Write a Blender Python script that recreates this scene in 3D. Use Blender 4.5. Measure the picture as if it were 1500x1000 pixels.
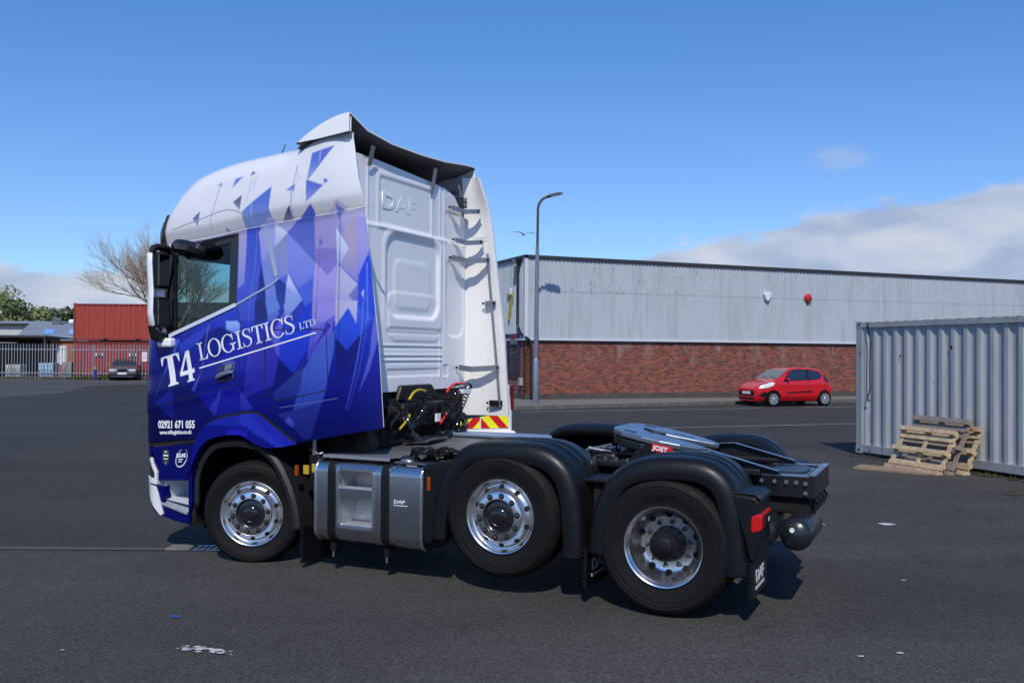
import bpy, bmesh, math, random
import numpy as np
from mathutils import Vector, Matrix
R = math.radians
random.seed(7)
for o in list(bpy.data.objects): bpy.data.objects.remove(o)
SC = bpy.context.scene
C = SC.collection

# ------------------------------------------------------------------ camera
cam = bpy.data.cameras.new('camera'); camo = bpy.data.objects.new('camera', cam); C.objects.link(camo)
cam.sensor_width = 36.0; cam.lens = 36.0 * 1350 / 1500; cam.clip_end = 4000; cam.clip_start = 0.1
camo.location = (0, 0, 1.95)
camo.matrix_world = Matrix.Translation((0, 0, 1.95)) @ Matrix.Rotation(R(90.73), 4, 'X') @ Matrix.Rotation(R(0.38), 4, 'Z')
SC.camera = camo

# ------------------------------------------------------------------ sky, sun, exposure
SUN_EL, SUN_AZ = R(47), R(181.7)          # azimuth of the sun, clockwise from +Y (north)
w = bpy.data.worlds.new('World'); SC.world = w; w.use_nodes = True
nt = w.node_tree; nt.nodes.clear()
def N(t, **k):
    n = nt.nodes.new(t)
    for a, b in k.items(): setattr(n, a, b)
    return n
def MATH(op, a, b=None, c=None):
    n = nt.nodes.new('ShaderNodeMath'); n.operation = op
    for i, q in enumerate((a, b, c)):
        if q is None: continue
        if isinstance(q, (int, float)): n.inputs[i].default_value = q
        else: nt.links.new(q, n.inputs[i])
    return n.outputs[0]
sky = N('ShaderNodeTexSky', sky_type='NISHITA'); sky.sun_disc = False
sky.sun_elevation = SUN_EL; sky.sun_rotation = SUN_AZ
sky.air_density = 1.0; sky.dust_density = 0.15; sky.ozone_density = 3.2; sky.altitude = 0
tc = N('ShaderNodeTexCoord'); sep = N('ShaderNodeSeparateXYZ'); nt.links.new(tc.outputs['Generated'], sep.inputs[0])
az = MATH('ARCTAN2', sep.outputs[0], sep.outputs[1])
el = MATH('ARCSINE', sep.outputs[2])
# height of the cloud bank over the horizon by azimuth (radians), the same weather all round
fc = N('ShaderNodeFloatCurve'); cv = fc.mapping.curves[0]
nt.links.new(MATH('MULTIPLY_ADD', az, 1 / (2 * math.pi), 0.5), fc.inputs['Value'])
pts = [(-180, 9.0), (-120, 7.5), (-70, 6.5), (-36, 6.2), (-29.5, 5.2), (-25, 4.7), (-21, 4.4), (-17, 4.0), (-8, 3.2), (0, 3.0), (3, 5.0), (6, 5.9), (11, 7.0), (16, 8.0), (22, 9.1), (29, 9.3), (45, 9.6), (90, 9.2), (180, 9.0)]
while len(cv.points) < len(pts): cv.points.new(0, 0)
for p, (a, h) in zip(cv.points, pts):
    p.location = ((a + 180) / 360, h / 20); p.handle_type = 'AUTO_CLAMPED'
fc.mapping.update()
bank = MATH('MULTIPLY', fc.outputs[0], R(20))
mp = N('ShaderNodeCombineXYZ')
nt.links.new(MATH('MULTIPLY', az, 7.0), mp.inputs[0]); nt.links.new(MATH('MULTIPLY', el, 17.0), mp.inputs[1]); mp.inputs[2].default_value = 3.3
n1 = N('ShaderNodeTexNoise'); n1.inputs['Scale'].default_value = 1.9; n1.inputs['Detail'].default_value = 11; n1.inputs['Roughness'].default_value = .62
nt.links.new(mp.outputs[0], n1.inputs['Vector'])
n2 = N('ShaderNodeTexNoise'); n2.inputs['Scale'].default_value = 1.5; n2.inputs['Detail'].default_value = 6; n2.inputs['Distortion'].default_value = .4
mp2 = N('ShaderNodeVectorMath', operation='ADD'); nt.links.new(mp.outputs[0], mp2.inputs[0]); mp2.inputs[1].default_value = (5.1, .35, 1.7)
nt.links.new(mp2.outputs[0], n2.inputs['Vector'])
edge = MATH('SUBTRACT', MATH('ADD', bank, MATH('MULTIPLY', MATH('SUBTRACT', n1.outputs['Fac'], .5), .068)), el)
dens = N('ShaderNodeMapRange', interpolation_type='SMOOTHSTEP'); nt.links.new(edge, dens.inputs[0])
dens.inputs['From Min'].default_value = -.002; dens.inputs['From Max'].default_value = .013; dens.inputs['To Max'].default_value = .95
# small lone cloud tuft to the right
def blob(a0, e0, ra, re, amt):
    da = MATH('DIVIDE', MATH('SUBTRACT', az, R(a0)), R(ra)); de = MATH('DIVIDE', MATH('SUBTRACT', el, R(e0)), R(re))
    d = MATH('SQRT', MATH('ADD', MATH('MULTIPLY', da, da), MATH('MULTIPLY', de, de)))
    d = MATH('ADD', d, MATH('MULTIPLY', MATH('SUBTRACT', n1.outputs['Fac'], .5), 2.2))
    m = N('ShaderNodeMapRange', interpolation_type='SMOOTHSTEP'); nt.links.new(d, m.inputs[0])
    m.inputs['From Min'].default_value = 1.25; m.inputs['From Max'].default_value = .2; m.inputs['To Max'].default_value = amt
    return m.outputs[0]
tuft = blob(19.3, 11.4, 1.7, .8, .36)
dn = MATH('MAXIMUM', dens.outputs[0], tuft)
ccol = N('ShaderNodeMix', data_type='RGBA')
shade = N('ShaderNodeMapRange'); nt.links.new(MATH('ADD', n2.outputs['Fac'], MATH('MULTIPLY', edge, -2.2)), shade.inputs[0])
shade.inputs['From Min'].default_value = .27; shade.inputs['From Max'].default_value = .58
nt.links.new(shade.outputs[0], ccol.inputs['Factor'])
ccol.inputs['A'].default_value = (3.75, 4.65, 6.5, 1); ccol.inputs['B'].default_value = (6.2, 6.7, 7.8, 1)
mixc = N('ShaderNodeMix', data_type='RGBA'); nt.links.new(dn, mixc.inputs['Factor'])
tint = N('ShaderNodeMix', data_type='RGBA', blend_type='MULTIPLY'); tint.inputs['Factor'].default_value = 1
nt.links.new(sky.outputs[0], tint.inputs['A']); tmr = N('ShaderNodeMapRange', interpolation_type='SMOOTHSTEP'); nt.links.new(el, tmr.inputs[0]); tmr.inputs['From Min'].default_value = R(8); tmr.inputs['From Max'].default_value = R(24)
tcl = N('ShaderNodeMix', data_type='RGBA'); nt.links.new(tmr.outputs[0], tcl.inputs['Factor']); tcl.inputs['A'].default_value = (.79, 1.04, 1.42, 1); tcl.inputs['B'].default_value = (.62, 1.06, 1.53, 1)
nt.links.new(tcl.outputs['Result'], tint.inputs['B'])
nt.links.new(tint.outputs['Result'], mixc.inputs['A']); nt.links.new(ccol.outputs['Result'], mixc.inputs['B'])
bg = N('ShaderNodeBackground'); bg.inputs['Strength'].default_value = 0.105
nt.links.new(mixc.outputs['Result'], bg.inputs['Color'])
out = N('ShaderNodeOutputWorld'); nt.links.new(bg.outputs[0], out.inputs['Surface'])
sl = bpy.data.lights.new('sun', 'SUN'); sl.energy = 3.7; sl.angle = R(0.5); sl.color = (1, .95, .87)
so = bpy.data.objects.new('sun', sl); C.objects.link(so)
sd = Vector((math.sin(SUN_AZ) * math.cos(SUN_EL), math.cos(SUN_AZ) * math.cos(SUN_EL), math.sin(SUN_EL)))
so.rotation_euler = sd.to_track_quat('Z', 'Y').to_euler(); so.location = sd * 60
vs = SC.view_settings; vs.view_transform = 'Standard'; vs.look = 'None'; vs.gamma = 1; vs.use_curve_mapping = False; vs.exposure = -0.1
SC.cycles.max_bounces = 8; SC.cycles.transparent_max_bounces = 12

# ------------------------------------------------------------------ helpers
def lin(c):
    return tuple((x / 255 / 12.92 if x / 255 <= .04045 else ((x / 255 + .055) / 1.055) ** 2.4) for x in c)
def hx(r, g, b, k=1.0):
    q = lin((r, g, b)); return (q[0] * k, q[1] * k, q[2] * k)
MATS = {}
def mat(name, col, rough=.5, metal=0., coat=0., noise=None, bump=None, spec=.5, attr=None, emit=None):
    """noise = (scale, amount, second colour or None); bump = (scale, strength, distance)"""
    m = bpy.data.materials.new(name); m.use_nodes = True; t = m.node_tree
    b = t.nodes['Principled BSDF']
    b.inputs['Base Color'].default_value = (*col[:3], 1); b.inputs['Roughness'].default_value = rough
    b.inputs['Metallic'].default_value = metal; b.inputs['Coat Weight'].default_value = coat; b.inputs['Coat Roughness'].default_value = .04
    b.inputs['Specular IOR Level'].default_value = spec
    cs = None
    if attr:
        a = t.nodes.new('ShaderNodeAttribute'); a.attribute_name = attr; cs = a.outputs['Color']; t.links.new(cs, b.inputs['Base Color'])
    if noise or bump:
        co = t.nodes.new('ShaderNodeTexCoord')
    if noise:
        n = t.nodes.new('ShaderNodeTexNoise'); n.inputs['Scale'].default_value = noise[0]; n.inputs['Detail'].default_value = 8; n.inputs['Roughness'].default_value = .65
        t.links.new(co.outputs['Object'], n.inputs['Vector'])
        r = t.nodes.new('ShaderNodeMapRange'); r.inputs['From Min'].default_value = .3; r.inputs['From Max'].default_value = .7
        t.links.new(n.outputs['Fac'], r.inputs[0])
        mx = t.nodes.new('ShaderNodeMix'); mx.data_type = 'RGBA'
        c2 = noise[2] if len(noise) > 2 and noise[2] else tuple(x * (1 - noise[1]) for x in col[:3])
        if cs: t.links.new(cs, mx.inputs['A'])
        else: mx.inputs['A'].default_value = (*col[:3], 1)
        mx.inputs['B'].default_value = (*c2, 1)
        ml = t.nodes.new('ShaderNodeMath'); ml.operation = 'MULTIPLY'; ml.inputs[1].default_value = noise[1] if len(noise) > 2 and noise[2] else 1
        t.links.new(r.outputs[0], ml.inputs[0]); t.links.new(ml.outputs[0], mx.inputs['Factor'])
        if not cs: t.links.new(mx.outputs['Result'], b.inputs['Base Color'])
        rr = t.nodes.new('ShaderNodeMapRange'); t.links.new(n.outputs['Fac'], rr.inputs[0]); rr.inputs['From Min'].default_value = .3; rr.inputs['From Max'].default_value = .7
        rr.inputs['To Min'].default_value = max(.02, rough * .85); rr.inputs['To Max'].default_value = min(1, rough * 1.2)
        t.links.new(rr.outputs[0], b.inputs['Roughness'])
    if bump:
        n = t.nodes.new('ShaderNodeTexNoise'); n.inputs['Scale'].default_value = bump[0]; n.inputs['Detail'].default_value = 4
        t.links.new(co.outputs['Object'], n.inputs['Vector'])
        bp = t.nodes.new('ShaderNodeBump'); bp.inputs['Strength'].default_value = bump[1]; bp.inputs['Distance'].default_value = bump[2] if len(bump) > 2 else .01
        t.links.new(n.outputs['Fac'], bp.inputs['Height']); t.links.new(bp.outputs[0], b.inputs['Normal'])
    if emit:
        b.inputs['Emission Color'].default_value = (*emit[0], 1); b.inputs['Emission Strength'].default_value = emit[1]
    MATS[name] = m
    return m
def nodes_of(m):
    t = m.node_tree
    def nd(ty, **k):
        n = t.nodes.new(ty)
        for a, b in k.items(): setattr(n, a, b)
        return n
    return t, nd, t.nodes['Principled BSDF']

def tag(o, label=None, cat=None, group=None, kind=None):
    if label: o['label'] = label
    if cat: o['category'] = cat
    if group: o['group'] = group
    if kind: o['kind'] = kind
    return o
def empty(name, loc=(0, 0, 0), rz=0., parent=None):
    o = bpy.data.objects.new(name, None); C.objects.link(o); o.location = loc; o.rotation_euler = (0, 0, rz); o.parent = parent
    o.empty_display_size = .1
    return o
def link(name, me, parent=None, loc=None, rot=None):
    o = bpy.data.objects.new(name, me); C.objects.link(o); o.parent = parent
    if loc is not None: o.location = loc
    if rot is not None: o.rotation_euler = rot
    return o
def copy_tree(o, parent=None):
    c = o.copy(); C.objects.link(c); c.parent = parent
    for ch in list(o.children): copy_tree(ch, c)
    return c

class MB:
    def __init__(s): s.v = []; s.f = []
    def add(s, vs, fs):
        n = len(s.v); s.v += [tuple(p) for p in vs]; s.f += [tuple(n + i for i in f) for f in fs]; return s
    def box(s, x0, x1, y0, y1, z0, z1, M=None):
        vs = [(x, y, z) for z in (z0, z1) for y in (y0, y1) for x in (x0, x1)]
        if M is not None: vs = [tuple(M @ Vector(p)) for p in vs]
        return s.add(vs, [(0, 2, 3, 1), (4, 5, 7, 6), (0, 1, 5, 4), (2, 6, 7, 3), (0, 4, 6, 2), (1, 3, 7, 5)])
    def prism(s, poly, axis, a, b, M=None):
        """poly in the plane across the axis; axis x: (y,z); y: (x,z); z: (x,y)"""
        def P(q, t):
            r = {'x': (t, q[0], q[1]), 'y': (q[0], t, q[1]), 'z': (q[0], q[1], t)}[axis]
            return tuple(M @ Vector(r)) if M is not None else r
        n = len(poly); vs = [P(q, a) for q in poly] + [P(q, b) for q in poly]
        return s.add(vs, [tuple(range(n))[::-1], tuple(range(n, 2 * n))] + [(i, (i + 1) % n, n + (i + 1) % n, n + i) for i in range(n)])
    def tube(s, path, r, seg=8, cap=True):
        path = [Vector(p) for p in path]; n = len(path); vs = []; fs = []
        rs = r if isinstance(r, (list, tuple)) else [r] * n
        up = None
        for i, p in enumerate(path):
            d = (path[min(i + 1, n - 1)] - path[max(i - 1, 0)])
            d = d.normalized() if d.length > 1e-9 else Vector((0, 0, 1))
            if up is None:
                up = Vector((0, 0, 1)) if abs(d.z) < .9 else Vector((1, 0, 0))
            a = d.cross(up)
            if a.length < 1e-4: a = d.cross(Vector((.3, .9, .1)))
            a.normalize(); bb = a.cross(d).normalized(); up = bb
            for k in range(seg):
                t = 2 * math.pi * k / seg
                vs.append(p + (a * math.cos(t) + bb * math.sin(t)) * rs[i])
        for i in range(n - 1):
            for k in range(seg):
                k2 = (k + 1) % seg
                fs.append((i * seg + k, i * seg + k2, (i + 1) * seg + k2, (i + 1) * seg + k))
        if cap: fs += [tuple(range(seg))[::-1], tuple(range((n - 1) * seg, n * seg))]
        return s.add(vs, fs)
    def lathe(s, prof, cx=0, cz=0, seg=48, y0=0, fn=None):
        """profile (radius, y) turned about the y axis at (cx, cz)"""
        n = len(prof); vs = []; fs = []
        for k in range(seg):
            t = 2 * math.pi * k / seg
            for j, (r, y) in enumerate(prof):
                rr = r if fn is None else fn(k, j, r)
                vs.append((cx + rr * math.cos(t), y0 + y, cz + rr * math.sin(t)))
        for k in range(seg):
            k2 = (k + 1) % seg
            for j in range(n - 1):
                fs.append((k * n + j, k * n + j + 1, k2 * n + j + 1, k2 * n + j))
        return s.add(vs, fs)
    def grid(s, P):
        """P[i][j] points"""
        n = len(P); m = len(P[0])
        return s.add([p for r in P for p in r], [(i * m + j, (i + 1) * m + j, (i + 1) * m + j + 1, i * m + j + 1) for i in range(n - 1) for j in range(m - 1)])
    def mesh(s, name, m, smooth=False, ang=35):
        me = bpy.data.meshes.new(name); me.from_pydata(s.v, [], s.f); me.validate(); me.materials.append(m)
        b = bmesh.new(); b.from_mesh(me); bmesh.ops.recalc_face_normals(b, faces=b.faces); b.to_mesh(me); b.free()
        if smooth:
            me.shade_smooth(); me.set_sharp_from_angle(angle=R(ang))
        return me
    def build(s, name, m, parent=None, smooth=False, bevel=0, ang=35, loc=None, rot=None, seg=2):
        o = link(name, s.mesh(name, m, smooth, ang), parent, loc, rot)
        if bevel:
            b = o.modifiers.new('bevel', 'BEVEL'); b.width = bevel; b.segments = seg; b.limit_method = 'ANGLE'; b.angle_limit = R(40)
        return o
def box(name, m, x0, x1, y0, y1, z0, z1, parent=None, bevel=0, **k):
    return MB().box(x0, x1, y0, y1, z0, z1).build(name, m, parent, bevel=bevel, **k)

def interp(x, pts):
    return float(np.interp(x, [p[0] for p in pts], [p[1] for p in pts]))
def rrect(x0, x1, y0, y1, r, n=5):
    out = []
    for cx, cy, a in ((x1 - r, y1 - r, 0), (x0 + r, y1 - r, 90), (x0 + r, y0 + r, 180), (x1 - r, y0 + r, 270)):
        for i in range(n + 1):
            t = R(a + 90 * i / n); out.append((cx + r * math.cos(t), cy + r * math.sin(t)))
    return out

def patch(name, poly, surf, m, parent=None, step=.06, off=0., thick=.006, smooth=True, polys=None, bevel=0):
    """polygon(s) in (u, z) laid on a curved side: surf(u, z) gives the lateral position; off outwards (towards the near side), given thickness inwards"""
    bm = bmesh.new()
    for pl in (polys or [poly]):
        vs = [bm.verts.new((p[0], 0, p[1])) for p in pl]
        try: bm.faces.new(vs)
        except ValueError: pass
    bmesh.ops.triangulate(bm, faces=[f for f in bm.faces if len(f.verts) > 4])
    if step:
        allp = [p for pl in (polys or [poly]) for p in pl]
        for ax, nrm in ((0, (1, 0, 0)), (1, (0, 0, 1))):
            a = min(p[ax] for p in allp); b = max(p[ax] for p in allp)
            t = a + step
            while t < b - step * .3:
                co = (t, 0, 0) if ax == 0 else (0, 0, t)
                bmesh.ops.bisect_plane(bm, geom=bm.verts[:] + bm.edges[:] + bm.faces[:], plane_co=co, plane_no=nrm, dist=1e-5)
                t += step
    bmesh.ops.remove_doubles(bm, verts=bm.verts, dist=1e-5)
    for f in bm.faces:
        f.normal_update()
        if f.normal.y > 0: f.normal_flip()
    if thick:
        r = bmesh.ops.extrude_face_region(bm, geom=bm.faces[:])
        ev = {e for e in r['geom'] if isinstance(e, bmesh.types.BMVert)}
        for v_ in bm.verts:
            v_.co.y = surf(v_.co.x, v_.co.z) - off + (0 if v_ in ev else thick)
    else:
        for v_ in bm.verts: v_.co.y = surf(v_.co.x, v_.co.z) - off
    bmesh.ops.recalc_face_normals(bm, faces=bm.faces)
    me = bpy.data.meshes.new(name); bm.to_mesh(me); bm.free(); me.materials.append(m)
    if smooth: me.shade_smooth(); me.set_sharp_from_angle(angle=R(40))
    o = link(name, me, parent)
    if bevel:
        b = o.modifiers.new('bevel', 'BEVEL'); b.width = bevel; b.segments = 2; b.limit_method = 'ANGLE'; b.angle_limit = R(40)
    return o
def ribbon(pts, wd):
    """closed polygon of width wd round a polyline, quads list"""
    out = []
    for (a, b) in zip(pts[:-1], pts[1:]):
        d = math.hypot(b[0] - a[0], b[1] - a[1]); nx, nz = -(b[1] - a[1]) / d * wd / 2, (b[0] - a[0]) / d * wd / 2
        out.append([(a[0] - nx, a[1] - nz), (b[0] - nx, b[1] - nz), (b[0] + nx, b[1] + nz), (a[0] + nx, a[1] + nz)])
    return out
def text_mesh(name, s, m, size, extrude=.002, parent=None, M=Matrix(), bold=0., sx=1., align='LEFT'):
    cu = bpy.data.curves.new(name, 'FONT'); cu.body = s; cu.size = size; cu.extrude = extrude; cu.offset = bold; cu.align_x = align; cu.resolution_u = 3
    t = bpy.data.objects.new('tmp', cu); C.objects.link(t)
    dg = bpy.context.evaluated_depsgraph_get(); me = bpy.data.meshes.new_from_object(t.evaluated_get(dg))
    bpy.data.objects.remove(t); me.name = name; me.transform(Matrix.Diagonal((sx, 1, 1, 1))); me.transform(M); me.materials.clear(); me.materials.append(m)
    return link(name, me, parent)
def aim(origin, xdir, ydir):
    x = Vector(xdir).normalized(); y = Vector(ydir); y = (y - x * y.dot(x)).normalized(); z = x.cross(y)
    M = Matrix((x, y, z)).transposed().to_4x4(); M.translation = Vector(origin); return M

# ------------------------------------------------------------------ materials
def asphalt(name, base, light, chip=.5, stain=.35, seed=0.):
    m = mat(name, base, rough=.88, spec=.28); t, nd, b = nodes_of(m); L = t.links.new
    co = nd('ShaderNodeTexCoord'); mpn = nd('ShaderNodeMapping'); mpn.inputs['Location'].default_value = (seed, seed * 1.7, 0); L(co.outputs['Object'], mpn.inputs[0])
    def noise(sc, det=6, ro=.6, dist=0., scl=None):
        n = nd('ShaderNodeTexNoise'); n.inputs['Scale'].default_value = sc; n.inputs['Detail'].default_value = det; n.inputs['Roughness'].default_value = ro; n.inputs['Distortion'].default_value = dist
        src = mpn.outputs[0]
        if scl:
            q = nd('ShaderNodeMapping'); q.inputs['Scale'].default_value = scl; q.inputs['Rotation'].default_value = (0, 0, R(8)); L(src, q.inputs[0]); src = q.outputs[0]
        L(src, n.inputs['Vector']); return n.outputs['Fac']
    def rng(s, a, bb, c=0, d=1):
        r = nd('ShaderNodeMapRange'); L(s, r.inputs[0]); r.inputs[1].default_value = a; r.inputs[2].default_value = bb; r.inputs[3].default_value = c; r.inputs[4].default_value = d; return r.outputs[0]
    def mix(f, a, c, ty='MIX'):
        x = nd('ShaderNodeMix', data_type='RGBA', blend_type=ty)
        for s, q in (('Factor', f), ('A', a), ('B', c)):
            if isinstance(q, (int, float)): x.inputs[s].default_value = q
            elif isinstance(q, tuple): x.inputs[s].default_value = (*q[:3], 1)
            else: L(q, x.inputs[s])
        return x.outputs['Result']
    big = rng(noise(.30, 6, .62, .8), .36, .66)
    band = rng(noise(.5, 4, .55, .3, (.25, 1.3, 1)), .4, .7)
    c = mix(big, base, light)
    c = mix(rng(band, 0, 1, 0, .75), c, tuple(x * 1.35 for x in light))
    med = rng(noise(5, 5), .35, .7, 0, .4); c = mix(med, c, tuple(x * .68 for x in base))
    fm_ = rng(noise(26, 5, .7), .38, .62, 0, .75); c = mix(fm_, c, tuple(x * .60 for x in base)); fm2 = rng(noise(60, 4, .75), .45, .68, 0, .42); c = mix(fm2, c, tuple(x * 1.9 for x in light))
    dk = rng(noise(.9, 7, .7, .5), .56, .72, 0, stain); c = mix(dk, c, tuple(x * .5 for x in base))
    ck = nd('ShaderNodeTexVoronoi', feature='DISTANCE_TO_EDGE'); ck.inputs['Scale'].default_value = .38
    wv = nd('ShaderNodeVectorMath', operation='MULTIPLY_ADD'); nz_ = nd('ShaderNodeTexNoise'); nz_.inputs['Scale'].default_value = 1.6; nz_.inputs['Detail'].default_value = 7; L(mpn.outputs[0], nz_.inputs['Vector']); L(nz_.outputs['Color'], wv.inputs[0]); wv.inputs[1].default_value = (.9, .9, 0); L(mpn.outputs[0], wv.inputs[2]); L(wv.outputs[0], ck.inputs['Vector'])
    crk = nd('ShaderNodeMath', operation='MULTIPLY'); L(rng(ck.outputs['Distance'], .0015, .006, 1, 0), crk.inputs[0]); L(rng(noise(.18, 3), .5, .6, 0, .7), crk.inputs[1]); c = mix(crk.outputs[0], c, (.014, .013, .012))
    v = nd('ShaderNodeTexVoronoi'); v.inputs['Scale'].default_value = 150; L(mpn.outputs[0], v.inputs['Vector'])
    sp = nd('ShaderNodeSeparateColor'); L(v.outputs['Color'], sp.inputs[0])
    st = rng(sp.outputs[0], .78, 1.0, 0, chip * .9); c = mix(st, c, (.17, .165, .165))
    st2 = rng(sp.outputs[1], .5, 1.0, 0, .5); c = mix(st2, c, (.012, .012, .013))
    w2 = nd('ShaderNodeTexVoronoi'); w2.inputs['Scale'].default_value = 9; L(mpn.outputs[0], w2.inputs['Vector'])
    s2 = nd('ShaderNodeSeparateColor'); L(w2.outputs['Color'], s2.inputs[0])
    spot = nd('ShaderNodeMath', operation='MULTIPLY'); L(rng(w2.outputs['Distance'], .012, .03, 1, 0), spot.inputs[0]); L(rng(s2.outputs[2], .93, .94), spot.inputs[1])
    c = mix(spot.outputs[0], c, (.42, .42, .41))
    L(c, b.inputs['Base Color'])
    bp = nd('ShaderNodeBump'); bp.inputs['Strength'].default_value = .55; bp.inputs['Distance'].default_value = .006
    L(v.outputs['Distance'], bp.inputs['Height'])
    bp2 = nd('ShaderNodeBump'); bp2.inputs['Strength'].default_value = .25; bp2.inputs['Distance'].default_value = .03; L(noise(3, 6), bp2.inputs['Height']); L(bp2.outputs[0], bp.inputs['Normal'])
    L(bp.outputs[0], b.inputs['Normal'])
    return m
M_yard = asphalt('yard asphalt', (.034, .0325, .0292), (.080, .0765, .069), .55, .4, 3.)
M_road = asphalt('road asphalt', (.030, .0292, .0272), (.056, .0542, .050), .4, .3, 11.)
M_park = asphalt('weathered asphalt', (.058, .057, .054), (.105, .102, .096), .4, .25, 5.)
M_ground = asphalt('ground', (.08, .075, .065), (.11, .10, .085), .3, .3, 1.)
M_conc = mat('concrete', hx(120, 118, 112), .9, noise=(6, .35), bump=(60, .3))
M_line = mat('worn white paint', (.42, .42, .41), .8, noise=(3, .5))
M_white = mat('white gloss paint', (.80, .80, .79), .28, coat=.5)
M_grp = mat('white plastic', (.90, .905, .91), .32, coat=.3, noise=(2.2, .16, (.62, .62, .60)), bump=(5, .03))
M_black = mat('black plastic', (.006, .0062, .007), .45, spec=.35, noise=(20, .2), bump=(300, .12, .002))
M_blackg = mat('gloss black', (.012, .012, .014), .12, coat=.4)
M_guard = mat('textured black plastic', (.005, .0056, .007), .42, spec=.36, noise=(8, .25), bump=(220, .10, .002))
M_rubber = mat('tyre rubber', (.0042, .0042, .0045), .7, noise=(4, .5, (.0125, .0115, .010)), spec=.22, bump=(60, .1, .003))
M_steelp = mat('painted chassis steel', (.011, .012, .0145), .42, spec=.4, noise=(12, .35), bump=(40, .1))
M_zinc = mat('galvanised steel', (.40, .41, .42), .32, metal=.85, noise=(14, .3))
M_chrome = mat('polished aluminium', (.90, .90, .91), .24, metal=1, noise=(10, .12))
M_alu = mat('brushed aluminium tank', (.52, .54, .57), .26, metal=1, noise=(5, .18))
M_plate = mat('aluminium deck', (.42, .43, .44), .35, metal=.9, noise=(9, .3))
M_hole = mat('dark hollow', (.004, .004, .004), .9)
M_red = mat('red paint', hx(196, 18, 28), .25, coat=.7)
M_redl = mat('red lens', (.55, .01, .012), .12, coat=.5)
M_amber = mat('amber lens', (.32, .045, .004), .2, coat=.4)  # colour lowered to paint in the shade over the side markers
M_yellow = mat('yellow plastic', (.46, .34, .015), .5)  # colour lowered to paint in the shade over the tags
M_rhose = mat('red hose', (.60, .02, .02), .4)
M_interior = mat('cab interior', (.02, .02, .022), .8)
def glass(name, tint, refl=.9, rough=.02):
    m = bpy.data.materials.new(name); m.use_nodes = True; t = m.node_tree; t.nodes.clear()
    o = t.nodes.new('ShaderNodeOutputMaterial'); mx = t.nodes.new('ShaderNodeMixShader'); lw_ = t.nodes.new('ShaderNodeLayerWeight'); lw_.inputs[0].default_value = .5; pw = t.nodes.new('ShaderNodeMath'); pw.operation = 'POWER'; pw.inputs[1].default_value = 4.5; f = t.nodes.new('ShaderNodeMath'); f.operation = 'MULTIPLY_ADD'; f.inputs[1].default_value = .9; f.inputs[2].default_value = .05
    t.links.new(lw_.outputs['Facing'], pw.inputs[0]); t.links.new(pw.outputs[0], f.inputs[0])
    tr = t.nodes.new('ShaderNodeBsdfTransparent'); tr.inputs[0].default_value = (*tint, 1); g = t.nodes.new('ShaderNodeBsdfGlossy'); g.inputs['Roughness'].default_value = rough; g.inputs['Color'].default_value = (refl, refl, refl, 1)
    t.links.new(f.outputs[0], mx.inputs[0]); t.links.new(tr.outputs[0], mx.inputs[1]); t.links.new(g.outputs[0], mx.inputs[2]); t.links.new(mx.outputs[0], o.inputs[0]); return m
M_glass = glass('tinted cab glass', (.52, .70, .69))
M_carglass = mat('dark car glass', (.012, .016, .02), .04, coat=1, spec=.8)
M_mirror = mat('mirror glass', (.55, .6, .62), .03, metal=1)
M_wood = mat('raw pine', hx(208, 186, 150), .8, noise=(9, .8, hx(132, 108, 78)), bump=(30, .3))
M_wood2 = mat('pink pine', hx(198, 166, 136), .8, noise=(9, .8, hx(130, 100, 78)), bump=(30, .3))
M_woodg = mat('grey weathered wood', hx(166, 150, 134), .85, noise=(6, .5, hx(96, 86, 78)), bump=(30, .3))
M_card = mat('dusty board', hx(150, 130, 105), .9, noise=(4, .3))

def cladding(name, col, dirt=.3):
    m = mat(name, col, .5, spec=.4); t, nd, b = nodes_of(m); L = t.links.new
    co = nd('ShaderNodeTexCoord')
    n = nd('ShaderNodeTexNoise'); n.inputs['Scale'].default_value = .55; n.inputs['Detail'].default_value = 9; n.inputs['Roughness'].default_value = .7; L(co.outputs['Object'], n.inputs['Vector'])
    mp_ = nd('ShaderNodeMapping'); mp_.inputs['Scale'].default_value = (2.2, 2.2, .25); L(co.outputs['Object'], mp_.inputs[0])
    n2_ = nd('ShaderNodeTexNoise'); n2_.inputs['Scale'].default_value = 2; n2_.inputs['Detail'].default_value = 8; L(mp_.outputs[0], n2_.inputs['Vector'])
    def rng(s, a, bb, c, d):
        r = nd('ShaderNodeMapRange'); L(s, r.inputs[0]); r.inputs[1].default_value = a; r.inputs[2].default_value = bb; r.inputs[3].default_value = c; r.inputs[4].default_value = d; return r.outputs[0]
    mx = nd('ShaderNodeMix', data_type='RGBA'); mx.inputs['A'].default_value = (*col, 1); mx.inputs['B'].default_value = (*[q * .78 for q in col], 1); L(rng(n2_.outputs['Fac'], .45, .75, 0, dirt * 1.6), mx.inputs['Factor'])
    n3 = nd('ShaderNodeTexNoise'); n3.inputs['Scale'].default_value = 5; n3.inputs['Detail'].default_value = 10; n3.inputs['Roughness'].default_value = .75; L(co.outputs['Object'], n3.inputs['Vector'])
    ml = nd('ShaderNodeMath', operation='MULTIPLY'); L(rng(n3.outputs['Fac'], .62, .68, 0, 1), ml.inputs[0]); L(rng(n.outputs['Fac'], .50, .64, 0, .85), ml.inputs[1])
    m2 = nd('ShaderNodeMix', data_type='RGBA'); L(mx.outputs['Result'], m2.inputs['A']); m2.inputs['B'].default_value = (.16, .14, .13, 1); L(ml.outputs[0], m2.inputs['Factor'])
    L(m2.outputs['Result'], b.inputs['Base Color'])
    return m
M_clad = cladding('wall cladding', hx(203, 211, 219, .72), .5)
M_brick = mat('red brick wall', (.2, .08, .05), .85)
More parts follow.
